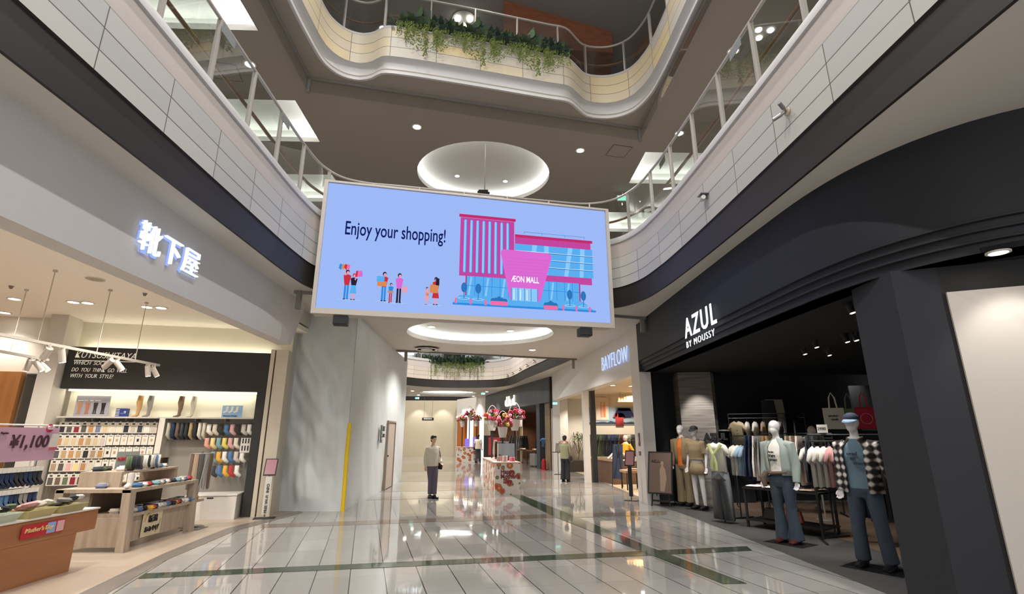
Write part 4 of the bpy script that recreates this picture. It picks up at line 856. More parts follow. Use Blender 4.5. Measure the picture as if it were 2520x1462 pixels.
# price board
ya, zt = atx(0, 1052, -5.75); yb, zb = atx(128, 1137, -5.75); y0b = atx(-60, 1100, -5.75)[0]
zc0, zc1 = atx(60, 1052, -5.75)[1], atx(60, 1135, -5.75)[1]
t = thing('price_board', (-5.75, yb, zc1), PI / 2, 'pink price board reading 1,100 yen above the hanging socks', 'price sign')
b = MB(); b.box(y0b - yb, 0, -0.004, 0.006, 0, zc0 - zc1); b.build('board', mat('board_pink', '#c99fb5', 0.5), t)
ys, zs = atx(20, 1102, -5.75); ye, _ = atx(116, 1100, -5.75)
me = text_mesh('¥1,100', 0.2, 0.002, 1, 0.006, shear=0.1); wd = max(q.co.x for q in me.vertices); me.transform(Matrix.Diagonal(((ye - ys) / wd, 1, 1, 1))); me.materials.clear(); me.materials.append(mat('ink_plum', '#4a2a38', 0.5)); link('price_digits', me, t, (ys - yb, -0.007, zs - zc1))
ys, zs = atx(0, 1068, -5.75); text('small_words', '2 pairs', 0.035, MATS['ink_plum'], t, (ys - yb + 0.0, -0.007, zs - zc1))
b = MB(); b.tube((-0.9, 0.02, zc0 - zc1 + 0.03), (0.35, 0.02, zc0 - zc1 + 0.03), 0.01, 8); b.tube((-0.3, 0.02, zc0 - zc1 + 0.03), (-0.3, 0.02, 0.70 - zc1 + 0.01), 0.01, 8); b.build('holder_rail', offw, t)
ys, zs = atx(125, 1054, -5.73); b = MB(); b.prism([(0.055 * math.cos(PI / 4 * k + .4), 0, 0.055 * math.sin(PI / 4 * k + .4)) for k in range(8)], (0, 0.004, 0)); b.build('red_badge', mat('badge_red', '#c42a5a', 0.4), t, loc=(ys - yb, -0.012, zs - zc1))
text('badge_words', '復活', 0.05, mat('ink_paper', '#f0e8e8', 0.5), t, (ys - yb - 0.045, -0.015, zs - zc1 - 0.012))
ys, zs = atx(130, 1068, -5.73); b = MB(); b.box(0, 0.13, 0.003, 0.006, -0.2, 0.0, 0); b.box(0.0, 0.13, 0.0, 0.003, -0.2, -0.165, 1); b.build('leaflet', [packw, mat('leaflet_red', '#c8566a', 0.5)], t, loc=(ys - yb, -0.01, zs - zc1))

# --- grey oak display table with shelves (souvenir socks)
oak = wood_mat('grey_oak', '#9c8a78', '#b5a492', 0.8, 0.5, 'Z')
D = thing('display_table', (-5.35, 8.06), 0, 'grey oak display table with open shelves and a japanese souvenir sign', 'display table')
Lx, Ly = -0.95, 1.62
for nm, (x, y), tx, ty in (('leg', (0, 0), 0.05, -0.02), ('leg', (Lx, 0.0), -0.0, -0.02), ('leg', (0, Ly), 0.05, 0.02), ('leg', (Lx, Ly), -0.0, 0.02)):
    b = MB(); h = 0.06; lo = [(x - h + tx, y - h, 0), (x + h + tx, y - h, 0), (x + h + tx, y + h, 0), (x - h + tx, y + h, 0)]; hi = [(x - h, y - h, 0.84), (x + h, y - h, 0.84), (x + h, y + h, 0.84), (x - h, y + h, 0.84)]
    b.add(lo + hi, [(3, 2, 1, 0), (4, 5, 6, 7), (0, 1, 5, 4), (1, 2, 6, 5), (2, 3, 7, 6), (3, 0, 4, 7)]); b.build(nm, oak, D)
b = MB(); b.box(Lx + 0.07, 0.0, -0.03, 0.0, 0.07, 0.46); b.build('end_panel', oak, D)
b = MB(); b.prism([(0.0, 0.06, 0.10), (0.0, Ly - 0.06, 0.10), (0.0, Ly - 0.06, 0.46), (0.0, 0.06, 0.46)], (-0.03, 0, 0)); b.build('front_panel', oak, D)
b = MB(); b.box(Lx + 0.03, 0.05, 0.0, Ly + 0.35, 0.46, 0.50); b.build('shelf', oak, D)
b = MB(); b.box(Lx - 0.05, 0.06, -0.06, Ly + 0.06, 0.80, 0.85); b.build('table_top', oak, D)
b = MB(); b.box(Lx, Lx + 0.62, 0.25, Ly + 0.05, 1.04, 1.07); b.build('upper_shelf', oak, D)
for y_ in (0.25, Ly): b = MB(); b.box(Lx, Lx + 0.62, y_, y_ + 0.05, 0.85, 1.04); b.build('riser', oak, D)
b = MB(); b.box(Lx + 0.4, Lx + 0.44, 0.0, Ly, 0.5, 0.8); b.build('inner_divider', mat('oak_dark', '#5c4c3c', 0.6), D)
b = MB(); b.tube((0.06, Ly - 0.1, 0.01), (0.0, Ly + 0.3, 1.2), 0.012, 8); b.box(-0.15, 0.15, Ly + 0.05, Ly + 0.4, 0, 0.012); o = b.build('leaning_stand', smk); o.location = (-5.35, 8.1, 0); tag(o, 'thin leaning metal stand at the far end of the oak table', 'stand')
# japanese sign
ya, za = atx(350, 1245, -5.28); yb, zb = atx(410, 1318, -5.28)
t = thing('souvenir_sign', (-5.325, (ya + yb) / 2, 0.12), PI / 2, 'cream japanese souvenir poster with wheat ears on the oak table front', 'sign')
b = MB(); b.box(-0.23, 0.23, -0.006, 0, 0, 0.36); b.build('paper', mat('sign_cream', '#cfc0a4', 0.6), t)
text('kanji_line', '新潟', 0.11, dark, t, (-0.11, -0.008, 0.205), bold=0.002); text('kana_line', 'おみやげ', 0.085, dark, t, (-0.17, -0.008, 0.07), bold=0.002)
b = MB(); b.ring_tube([(-0.19, -0.008, 0.22), (-0.17, -0.008, 0.30), (-0.1, -0.008, 0.335)], 0.01, 6); b.ring_tube([(0.19, -0.008, 0.22), (0.17, -0.008, 0.12), (0.1, -0.008, 0.03)], 0.008, 6); b.build('wheat_ears', mat('wheat', '#b08a4a', 0.6), t)
# goods on the table
def goods(x0, x1, y0, y1, z, n, cols, where, seed):
    rnd = random.Random(seed)
    for k in range(n):
        h = cols[k % len(cols)]; x = rnd.uniform(x0, x1); y = y0 + (y1 - y0) * (k + 0.5) / n
        o = put(fme0, 'folded_socks', (x, y, z), rnd.uniform(-.3, .3), 'folded %s socks %s' % (CN.get(h, 'patterned'), where), 'folded socks', 'folded socks on the oak table', fab(h), 0, (1.25, 1.0, 1.9))
goods(-5.42, -5.34, 8.16, 9.9, 0.50, 24, ['#e3ddd2', '#b9b2a4', '#4f739c', '#d7a4a0', '#2a2a30', '#d9a441', '#b43a3a', '#20304f', '#e3ddd2'], 'on the lower shelf of the oak table', 3)
goods(-5.6, -5.52, 8.15, 9.8, 0.50, 20, ['#e3ddd2', '#20304f', '#d7a4a0', '#b9b2a4', '#e3ddd2', '#4f739c'], 'deeper on the lower shelf of the oak table', 14)
goods(-5.46, -5.38, 8.25, 9.7, 0.85, 15, ['#4f739c', '#e3ddd2', '#b43a3a', '#3b4048', '#7fa3a8', '#d8cdb8'], 'along the front edge of the oak table top', 5)
goods(-5.95, -5.8, 8.1, 8.4, 0.85, 3, ['#777c96', '#b9b2a4', '#cdb995'], 'at the left end of the oak table top', 6)
goods(-5.85, -5.75, 8.4, 9.6, 1.07, 9, ['#e3ddd2', '#3b4048', '#b9b2a4', '#4f739c'], 'at the front of the upper oak shelf', 12)
goods(-6.2, -6.0, 8.4, 9.2, 1.07, 7, ['#3b4048', '#5f6f52', '#57534f', '#e3ddd2', '#20304f', '#b9b2a4', '#4f739c'], 'on the upper shelf of the oak table', 8)
b = MB(); bm_ = legm; sm = MB(); sm.ring_tube([(0, 0, 0.22), (0, 0, 0.16), (0, 0, 0.09), (0.0, -0.02, 0.045), (0, -0.07, 0.03), (0, -0.10, 0.025)], [(0.035, 0.04), (0.045, 0.05), (0.038, 0.042), (0.045, 0.04), (0.04, 0.03), (0.02, 0.015)], 14)
o = sm.build('sock_form', mat('foot_white', '#d9cfc9', 0.5), smooth=True); o.location = (-5.40, 8.12, 0.85); tag(o, 'white display foot in a pink cuffed sock on the oak table corner', 'display foot')
t = thing('acrylic_sock_bin', (-6.0, 9.5, 1.07), 0, 'clear bin of packed socks with blue labels on the upper oak shelf', 'bin')
b = MB(); [b.box(x0, x1, y0, y1, 0, 0.16) for x0, x1, y0, y1 in ((-0.15, 0.15, -0.2, -0.195), (-0.15, 0.15, 0.195, 0.2), (-0.15, -0.145, -0.2, 0.2), (0.145, 0.15, -0.2, 0.2))]; b.build('clear_sides', glass_mat('acrylic', '#e9eef0', 0.2), t)
b = MB(); [b.box(-0.13, 0.13, -0.18 + 0.07 * k, -0.14 + 0.07 * k, 0.005, 0.13 + 0.01 * (k % 3), k % 2) for k in range(5)]; b.build('packed_socks', [packw, fab('#4f739c')], t)
t = thing('niigata_sign', (-6.1, 9.0, 1.07), PI / 2 - 0.5, 'small grey display card with red lettering standing on the upper oak shelf', 'sign')
b = MB(); b.box(-0.17, 0.17, 0, 0.01, 0, 0.28); b.build('card', mat('card_grey', '#8d9590', 0.6), t); text('red_words', 'NIIGATA', 0.075, mat('ink_red', '#c02a3a', 0.5), t, (-0.155, -0.004, 0.14), bold=0.001)
t = thing('sock_stand', (-5.72, 8.42, 1.07), 0, 'low chrome stand of dark and white socks on the upper oak shelf', 'rack')
b = MB(); b.tube((0, 0, 0), (0, 0, 0.24), 0.006, 6); b.tube((0, 0.78, 0), (0, 0.78, 0.24), 0.006, 6); b.build('upright', chrome, t); b = MB(); b.tube((0, -0.03, 0.235), (0, 0.81, 0.235), 0.006, 6); b.build('hanging_bar', chrome, t)
for k, h in enumerate(['#5f6f52', '#5f6f52', '#33332f', '#3b4048', '#33332f', '#57534f', '#e3ddd2', '#e3ddd2', '#33332f', '#e3ddd2', '#b9b2a4', '#4f739c', '#e3ddd2']):
    put(sho, 'standing_sock', (-5.70, 8.42 + k * 0.063, 1.295), PI / 2 + 0.3, '%s sock on the low chrome stand of the upper oak shelf' % CN[h], 'sock', 'socks on the low chrome stand', fab(h), 0, (1.0, 1.3, 1.0))
# garment-like legging rack beside the chest
t = thing('legging_rack', (-5.52, 10.15), 0, 'tall metal rack of brown leggings behind the oak table', 'rack')
b = MB(); b.tube((0, 0, 0), (0.0, 0, 1.32), 0.015, 8); b.build('pole', smk, t); b = MB(); b.lathe([(0.0, 0.012), (0.2, 0.012), (0.22, 0)], n=20); b.build('base', smk, t)
b = MB(); b.ring_tube([(0.18 * math.cos(PI * k / 8), 0.18 * math.sin(PI * k / 8), 1.28) for k in range(16)], 0.008, 6, closed=True); b.tube((-0.18, 0, 1.28), (0.18, 0, 1.28), 0.007, 6); b.build('hook_ring', smk, t)
lm_ = MB(); lm_.ring_tube([(0, 0, 0), (0, 0, -0.3), (0, 0, -0.62)], [(0.045, 0.02), (0.04, 0.015), (0.028, 0.012)], 10); lme = lm_.mesh('leggings', [fab('#6b584c')], True)
for k in range(12):
    a = 2 * PI * k / 12; h = ['#6b584c', '#a88f78', '#57534f', '#8f8b86'][k % 4]; put(lme, 'leggings', (-5.52 + 0.18 * math.cos(a), 10.15 + 0.18 * math.sin(a), 1.27), a + PI / 2, '%s leggings hanging from the round metal rack' % CN[h], 'leggings', 'leggings on the round rack', fab(h))

# --- tarpaulin hoarding
TA = (-4.78, 12.15); TB = (-3.36, 12.06); TC_ = (-3.50, 20.1)
tarp = mat('tarp_grey', '#cccfce', 0.42, noise_s=2.5, noise_a=0.04)
def tarp_wall(name, a, c, lab, amp, seed, sub):
    d = Vector((c[0] - a[0], c[1] - a[1], 0)); L = d.length; d.normalize(); n = Vector((d.y, -d.x, 0)); nu = int(L / sub); nv = int(4.45 / sub); vs = []; fs = []
    for i in range(nu + 1):
        for j in range(nv + 1):
            u = L * i / nu; z = 4.45 * j / nv
            w1 = noise.noise(Vector((u * 1.6 + 0.5 * z + seed, z * 0.33, seed))) * 0.10
            w2 = abs(noise.noise(Vector((u * 4 + z * 1.1 + seed, z * 0.9 - u, 3.1 + seed)))) * 0.05
            w3 = math.exp(-((z - 2.6) / 1.3) ** 2) * abs(math.sin((u * 1.0 + z * 0.75) * 7)) ** 2 * 0.035 * (1 - u / L) * (1.5 if L < 3 else 0.3)
            e = min(1, min(u, L - u) / 0.15) * min(1, z / 0.3, (4.46 - z) / 0.2)
            p = Vector((a[0], a[1], 0)) + d * u + n * ((w1 + w2 + w3) * amp * max(0, e) + 0.01); vs.append((p.x, p.y, z))
    for i in range(nu):
        for j in range(nv): q = i * (nv + 1) + j; fs.append((q, q + nv + 1, q + nv + 2, q + 1))
    me = bpy.data.meshes.new(name); me.from_pydata(vs, [], fs); me.materials.append(tarp); me.polygons.foreach_set('use_smooth', [True] * len(me.polygons)); return struct(link(name, me))
tarp_wall('wall_tarpaulin_front', TA, TB, '', 1.6, 2.2, 0.045); tarp_wall('wall_tarpaulin_side', TB, TC_, '', 0.5, 5.7, 0.08)
b = MB(); b.box(-4.9, TA[0] + 0.02, 11.9, 12.3, 0, Z1); struct(b.build('wall_pier_beside_hoarding', beige))
b = MB(); b.prism([(-4.5, 10.6, Z1 - 0.33), (-4.5, 12.2, Z1 - 0.33), (-4.5, 12.2, Z1), (-4.5, 11.0, Z1)], (-0.6, 0, 0)); struct(b.build('wall_return_above_shop', beige))
b = MB(); b.ring_tube([(TB[0] + 0.03, TB[1] - 0.03, 0.0), (TB[0] + 0.03, TB[1] - 0.035, 0.6), (TB[0] + 0.02, TB[1] - 0.03, 1.2), (TB[0] + 0.03, TB[1] - 0.03, 1.88)], [(0.045, 0.03)] * 4, 8); o = b.build('corner_guard', mat('guard_yellow', '#e3bc0e', 0.5), smooth=True); tag(o, 'bright yellow padded strip guarding the corner of the grey tarpaulin hoarding', 'corner guard')
# door and notices in the hoarding side
def side_pt(u, v): 
    a = math.degrees(math.atan2(TC_[1] - TB[1], TC_[0] - TB[0])); s, z = onp(u, v, TB, a); return s, z
ang = math.atan2(TC_[1] - TB[1], TC_[0] - TB[0]); tdir = Vector((math.cos(ang), math.sin(ang), 0)); tn = Vector((math.sin(ang), -math.cos(ang), 0))
s0, zt = side_pt(950, 1035); s1, _ = side_pt(967, 1037)
c = Vector((TB[0], TB[1], 0)) + tdir * ((s0 + s1) / 2) + tn * 0.06
wd = max(0.8, s1 - s0)
t = thing('door_1', (c.x, c.y), ang, None, None); t['kind'] = 'structure'
dm = mat('site_door', '#a89c90', 0.6)
b = MB(); b.box(-wd / 2, wd / 2, -0.02, 0.03, 0.02, 2.02); b.build('door_leaf', dm, t); b = MB(); b.box(-wd / 2 - 0.05, -wd / 2, -0.05, 0.05, 0, 2.07); b.box(wd / 2, wd / 2 + 0.05, -0.05, 0.05, 0, 2.07); b.box(-wd / 2, wd / 2, -0.05, 0.05, 2.02, 2.07); b.build('door_frame', mat('site_door_frame', '#8e7f70', 0.6), t)
b = MB(); b.ball((-wd / 2 + 0.08, -0.05, 1.0), 0.03); b.build('door_handle', dark, t, True)
for u, v, hh, cl, lab in ((932, 1068, 0.5, '#6a7272', 'tall grey notice board on the hoarding beside the site door'), (938, 1055, 0.14, '#4a443c', 'small dark notice above the site door handle side'), (938, 1072, 0.1, '#4a443c', 'tiny dark notice below the other one beside the site door')):
    s, z = side_pt(u, v); c = Vector((TB[0], TB[1], 0)) + tdir * s + tn * 0.09; t = thing('notice', (c.x, c.y, z - hh / 2), ang, lab, 'notice'); b = MB(); b.box(-0.09, 0.09, -0.01, 0.03, 0, hh); b.build('board', mat('notice_' + cl[1:], cl, 0.5), t); b = MB(); [b.box(-0.06, 0.06, -0.013, -0.01, hh * (0.2 + 0.2 * k), hh * (0.25 + 0.2 * k)) for k in range(3)]; b.build('printed_lines', packw, t)
# leaflet stand by the shop end
t = thing('leaflet_stand', (-4.62, 11.1), math.radians(15), 'slim stand with tilted pink notice and white strip, between sock shop and hoarding', 'sign stand')
b = MB(); b.box(-0.2, 0.2, -0.12, 0.12, 0, 0.015); b.build('base', dark, t); b = MB(); b.tube((0, 0, 0), (0, 0, 0.85), 0.015, 8); b.build('pole', smk, t)
b = MB(); b.box(-0.06, 0.06, -0.02, -0.012, 0.08, 0.8); b.build('white_strip', packw, t); text('strip_words', 'FREE Wi-Fi  INFO', 0.075, dark, t, (0, 0, 0), 0).matrix_local = Matrix.Translation((0.03, -0.022, 0.1)) @ Matrix.Rotation(-PI / 2, 4, 'Y')
b = MB(); b.box(-0.12, 0.12, -0.01, 0.01, 0, 0.36); f_ = b.build('notice_frame', dark, t, rot=(-0.5, 0.0, 0)); f_.location = (0, -0.02, 0.82); b = MB(); b.box(-0.1, 0.1, -0.013, -0.01, 0.02, 0.34); b.build('pink_notice', mat('notice_pink', '#b08088', 0.4), f_)
b = MB(); b.box(-14, -4.52, -6, -5.9, 0, CZ); struct(b.build('wall_sock_shop_rear', cream)); b = MB(); b.box(-14.1, -14, -6, 12, 0, CZ); struct(b.build('wall_sock_shop_side', cream))
# ================================================================== FIGURES (people, mannequins)
def hand_into(b, wr, d, side, palm_n=(0, -1, 0), k=1.0):
    """palm and five unequal fingers hanging from wrist wr along direction d; side = +1/-1"""
    d = Vector(d).normalized(); n = Vector(palm_n); n = (n - d * n.dot(d)).normalized(); w_ = d.cross(n) * side
    wr = Vector(wr); b.ring_tube([wr, wr + d * 0.045 * k, wr + d * 0.09 * k], [(0.02, 0.02), (0.033, 0.018), (0.036, 0.016)], 10)
    for i, (o, L) in enumerate(((-0.031, 0.062), (-0.011, 0.074), (0.010, 0.070), (0.030, 0.054))):
        s = wr + d * 0.078 * k + n * 0 + w_ * o; m1 = s + d * L * 0.5 + n * 0.010 + w_ * o * 0.12; e = m1 + d * L * 0.42 + n * 0.022 + w_ * o * 0.1
        b.ring_tube([s, m1, e], [0.0092, 0.0085, 0.007], 7)
    s = wr + d * 0.03 * k - w_ * 0.025; b.ring_tube([s, s + d * 0.035 - w_ * 0.02 + n * 0.012, s + d * 0.066 - w_ * 0.024 + n * 0.022], [0.012, 0.0105, 0.008], 7)
DEF = dict(hipL=(-0.09, 0, 0.93), hipR=(0.09, 0, 0.93), kneeL=(-0.10, -0.015, 0.50), kneeR=(0.10, -0.015, 0.50), ankL=(-0.105, 0.02, 0.085), ankR=(0.105, 0.02, 0.085),
           shL=(-0.185, 0, 1.42), shR=(0.185, 0, 1.42), elL=(-0.235, 0.03, 1.14), elR=(0.235, 0.03, 1.14), wrL=(-0.245, -0.03, 0.90), wrR=(0.245, -0.03, 0.90), lean=0.0, head=(0, -0.015, 0), toeL=(0, -1), toeR=(0, -1))
skinm = mat('skin', '#d3a687', 0.55, noise_s=20, noise_a=0.04); mannm = mat('mannequin_white', '#d8d3d2', 0.45); mannb = mat('mannequin_beige', '#cfc4b4', 0.5)
blackhair = mat('hair_black', '#16130f', 0.6, noise_s=90, noise_a=0.3)
def figure(name, loc, rz, label, cat, skin, pose=None, s=1.0, group=None, face=False, clothes=(), hair=None, lz=0.0):
    J = dict(DEF); J.update(pose or {}); V = lambda k: Vector(J[k]) ; t = thing(name, (loc[0], loc[1], lz), rz, label, cat, group); t.scale = (s, s, s)
    b = MB()
    b.ring_tube([(0, 0.0, 0.86), (0, 0, 0.94), (0, 0, 1.08), (0, -0.01, 1.27), (0, 0, 1.40), (0, 0, 1.47), (0, -0.0, 1.53)], [(0.13, 0.09), (0.158, 0.11), (0.125, 0.09), (0.155, 0.11), (0.165, 0.09), (0.10, 0.065), (0.05, 0.05)], 18)
    hx, hy, _ = J['head']; hc = Vector((hx, hy - 0.01, 1.685))
    b.ring_tube([(0, 0, 1.48), (hx * 0.5, hy * 0.4, 1.56), (hx, hy, 1.63)], [0.055, 0.048, 0.05], 12)
    b.ball(hc + Vector((0, 0.012, 0.018)), (0.078, 0.094, 0.092), 20); b.ball(hc + Vector((0, -0.018, -0.045)), (0.058, 0.068, 0.068), 16)
    if face:
        b.ring_tube([hc + Vector((0, -0.078, 0.02)), hc + Vector((0, -0.098, -0.022)), hc + Vector((0, -0.082, -0.03))], [0.008, 0.015, 0.01], 8)
        for q in (-1, 1): b.ball(hc + Vector((q * 0.08, 0.01, -0.012)), (0.012, 0.02, 0.03), 8)
        b.ring_tube([hc + Vector((-0.022, -0.078, -0.052)), hc + Vector((0, -0.086, -0.05)), hc + Vector((0.022, -0.078, -0.052))], 0.007, 6)
    for q in 'LR':
        sg = -1 if q == 'L' else 1
        b.ring_tube([V('hip' + q), V('hip' + q).lerp(V('knee' + q), 0.5), V('knee' + q), V('knee' + q).lerp(V('ank' + q), 0.35), V('ank' + q)], [0.088, 0.075, 0.054, 0.052, 0.036], 14)
        a = V('ank' + q); tx, ty = J['toe' + q]; td = Vector((tx, ty, 0)).normalized()
        b.ring_tube([a - td * 0.05 + Vector((0, 0, -0.045)), a + Vector((0, 0, -0.03)), a + td * 0.08 + Vector((0, 0, -0.052)), a + td * 0.15 + Vector((0, 0, -0.062))], [(0.03, 0.03), (0.036, 0.04), (0.042, 0.025), (0.03, 0.014)], 10)
        b.ring_tube([V('sh' + q) + Vector((-sg * 0.06, 0, 0.01)), V('sh' + q), V('sh' + q).lerp(V('el' + q), 0.5), V('el' + q), V('wr' + q)], [0.05, 0.056, 0.046, 0.038, 0.026], 12)
        hand_into(b, V('wr' + q), V('wr' + q) - V('el' + q), sg)
    remeshed(b, 'body', skin, t, 0.0085, smooth_it=2)
    if face:
        for q in (-1, 1):
            e = MB(); e.ball(hc + Vector((q * 0.03, -0.076, 0.004)), (0.011, 0.007, 0.007), 8); e.build('eye', dark, t, True)
    for c in clothes: garment_on(t, J, hc, *c)
    if hair == 'short':
        h = MB(); h.ball(hc + Vector((0, 0.022, 0.035)), (0.092, 0.10, 0.092), 18); h.ball(hc + Vector((0, 0.06, -0.03)), (0.075, 0.05, 0.07), 14); h.ball(hc + Vector((0.0, -0.055, 0.075)), (0.06, 0.04, 0.03), 12); remeshed(h, 'hair', blackhair, t, 0.012)
    if hair == 'long':
        h = MB(); h.ball(hc + Vector((0, 0.022, 0.03)), (0.092, 0.10, 0.095), 18); h.ring_tube([hc + Vector((0, 0.06, 0.0)), hc + Vector((0, 0.08, -0.14)), hc + Vector((0, 0.075, -0.25))], [(0.085, 0.045), (0.08, 0.035), (0.05, 0.02)], 14); remeshed(h, 'hair', blackhair, t, 0.012)
    return t
def shell(b, rings, gap, n=28):
    """open-fronted ring shell; rings (cx,cy,z,rx,ry); gap = half-angle left open at the front (-Y)"""
    vs = []; fs = []
    for cx, cy, z, rx, ry in rings:
        for k in range(n + 1):
            a = -PI / 2 + gap + (2 * PI - 2 * gap) * k / n; vs.append((cx + rx * math.cos(a), cy + ry * math.sin(a) + 0.004 * math.sin(9 * a + z * 14), z))
    for i in range(len(rings) - 1):
        for k in range(n): fs.append((i * (n + 1) + k, i * (n + 1) + k + 1, (i + 1) * (n + 1) + k + 1, (i + 1) * (n + 1) + k))
    b.add(vs, fs)
def garment_on(t, J, hc, kind, m, *a):
    V = lambda k: Vector(J[k])
    if kind in ('tee', 'shirt'):
        zb, slv, x = a[0], a[1], (a[2] if len(a) > 2 else 0.0)
        b = MB(); b.ring_tube([(0, 0, zb), (0, 0, (zb + 1.08) / 2), (0, 0, 1.1), (0, -0.01, 1.28), (0, 0, 1.40), (0, 0, 1.465), (0, 0.0, 1.50)], [(0.175 + x, 0.125 + x), (0.17 + x, 0.12 + x), (0.155 + x, 0.115 + x), (0.172 + x, 0.125 + x), (0.175 + x, 0.10 + x), (0.115, 0.078), (0.066, 0.064)], 20)
        for q in 'LR':
            sg = -1 if q == 'L' else 1; S, E_, W_ = V('sh' + q), V('el' + q), V('wr' + q)
            if slv == 'short': b.ring_tube([S + Vector((-sg * 0.06, 0, 0.01)), S + Vector((0, 0, 0.004)), S.lerp(E_, 0.45), S.lerp(E_, 0.8)], [0.06, 0.068, 0.066, 0.07], 12)
            if slv == 'long': b.ring_tube([S + Vector((-sg * 0.06, 0, 0.01)), S, S.lerp(E_, 0.5), E_, E_.lerp(W_, 0.6), W_], [0.06, 0.068, 0.062, 0.056, 0.05, 0.043], 12)
        remeshed(b, 'shirt', m, t, 0.013)
    elif kind == 'jacket':
        zb, slv, gap, x = a[0], a[1], a[2], a[3]
        b = MB(); shell(b, [(0, 0, zb, 0.20 + x, 0.15 + x), (0, 0, 1.08, 0.19 + x, 0.14 + x), (0, -0.01, 1.28, 0.20 + x, 0.145 + x), (0, 0, 1.39, 0.205 + x, 0.125 + x), (0, 0, 1.45, 0.155, 0.10), (0, 0.01, 1.49, 0.085, 0.08), (0, 0.015, 1.52, 0.072, 0.072)], gap)
        for q in 'LR':
            sg = -1 if q == 'L' else 1; S, E_, W_ = V('sh' + q), V('el' + q), V('wr' + q)
            if slv == 'short': b.ring_tube([S + Vector((-sg * 0.05, 0, 0.0)), S + Vector((sg * 0.012, 0, 0.0)), S.lerp(E_, 0.5), S.lerp(E_, 0.85)], [0.07, 0.08, 0.082, 0.088], 14)
            else: b.ring_tube([S + Vector((-sg * 0.05, 0, 0.0)), S + Vector((sg * 0.012, 0, 0.0)), S.lerp(E_, 0.5), E_, E_.lerp(W_, 0.5), W_ + (W_ - E_).normalized() * 0.02], [0.07, 0.082, 0.076, 0.068, 0.062, 0.052], 14)
        o = b.build('jacket', m, t, True); md = o.modifiers.new('cloth', 'SOLIDIFY'); md.thickness = 0.008
    elif kind == 'collar':
        b = MB()
        for sg in (-1, 1): b.add([(sg * 0.02, -0.075, 1.455), (sg * 0.09, -0.085, 1.43), (sg * 0.10, 0.0, 1.515), (sg * 0.07, 0.06, 1.53), (sg * 0.055, -0.03, 1.52)], [(0, 1, 2, 3, 4)])
        o = b.build('collar', m, t); md = o.modifiers.new('cloth', 'SOLIDIFY'); md.thickness = 0.008
    elif kind == 'pants':
        kr, hr, zh = a; b = MB(); b.ring_tube([(0, 0, 0.80), (0, 0, 0.88), (0, 0, 0.95), (0, 0, 1.03)], [(0.16, 0.11), (0.182, 0.13), (0.172, 0.125), (0.148, 0.11)], 20)
        for q in 'LR':
            H, K, A = V('hip' + q), V('knee' + q), V('ank' + q); A = A + Vector((0, 0, zh)); b.ring_tube([H + Vector((0, 0, 0.02)), H.lerp(K, 0.5), K, K.lerp(A, 0.5), A], [(0.10, 0.115), (0.092, 0.10), (kr, kr), ((kr + hr) / 2, (kr + hr) / 2), (hr, hr * 1.1)], 16)
        remeshed(b, 'trousers', m, t, 0.013, smooth_it=2)
        b = MB(); b.ring_tube([(0, 0, 1.0), (0, 0, 1.035)], [(0.158, 0.116), (0.153, 0.112)], 24, caps=False); b.build('waistband', m, t, True)
    elif kind == 'skirt':
        b = MB(); shell(b, [(0, 0, a[0], 0.215, 0.16), (0, 0, 0.88, 0.19, 0.14), (0, 0, 1.0, 0.155, 0.115)], 0.0); o = b.build('skirt', m, t, True); md = o.modifiers.new('cloth', 'SOLIDIFY'); md.thickness = 0.006
    elif kind == 'shoes':
        for q in 'LR':
            A = V('ank' + q); tx, ty = J['toe' + q]; td = Vector((tx, ty, 0)).normalized(); z = Vector((0, 0, -A.z))
            b = MB(); b.ring_tube([A + z - td * 0.075 + Vector((0, 0, 0.045)), A + z - td * 0.04 + Vector((0, 0, 0.055)), A + z + td * 0.05 + Vector((0, 0, 0.055)), A + z + td * 0.13 + Vector((0, 0, 0.042)), A + z + td * 0.20 + Vector((0, 0, 0.03))], [(0.03, 0.03), (0.046, 0.044), (0.054, 0.044), (0.054, 0.034), (0.032, 0.02)], 12)
            so = b.build('shoe', m, t, True); b = MB(); b.ring_tube([A + z - td * 0.09 + Vector((0, 0, 0.009)), A + z + td * 0.05 + Vector((0, 0, 0.009)), A + z + td * 0.215 + Vector((0, 0, 0.009))], [(0.045, 0.009), (0.054, 0.009), (0.035, 0.009)], 10); b.build('sole', dark if not a else a[0], so, True)
    elif kind == 'cap':
        b = MB(); c = hc + Vector((0, 0.012, 0.045)); vs = []
        b.lathe([(0.088, 0.0), (0.09, 0.03), (0.075, 0.062), (0.04, 0.085), (0.0, 0.09)], c, 20); o = b.build('cap_crown', m, t, True)
        b = MB(); f = [(c.x + 0.085 * math.cos(q), c.y - 0.04 - 0.085 * abs(math.sin(q)) ** 0.8 - 0.02, c.z - 0.012 - 0.03 * abs(math.sin(q))) for q in [PI + PI * k / 12 for k in range(13)]]
        bk = [(c.x + 0.085 * math.cos(q), c.y - 0.085 * abs(math.sin(q)), c.z + 0.008) for q in [PI + PI * k / 12 for k in range(13)]]
        b.add(f + bk, [(k, k + 1, k + 14, k + 13) for k in range(12)]); o2 = b.build('cap_brim', m if len(a) < 1 else a[0], t, True); md = o2.modifiers.new('th', 'SOLIDIFY'); md.thickness = 0.006
    elif kind == 'bag':
        side = a[0]; b = MB(); b.ring_tube([(side * 0.25, 0.02, 0.80), (side * 0.26, 0.02, 0.9), (side * 0.25, 0.02, 1.0)], [(0.05, 0.14), (0.065, 0.15), (0.035, 0.12)], 14); o = b.build('shoulder_bag', m, t, True)
        b = MB(); b.ring_tube([(side * 0.25, -0.08, 0.98), (side * 0.2, -0.10, 1.25), (side * 0.16, 0.0, 1.48), (side * 0.2, 0.12, 1.25), (side * 0.25, 0.10, 0.98)], 0.009, 6); b.build('bag_strap', m, o)
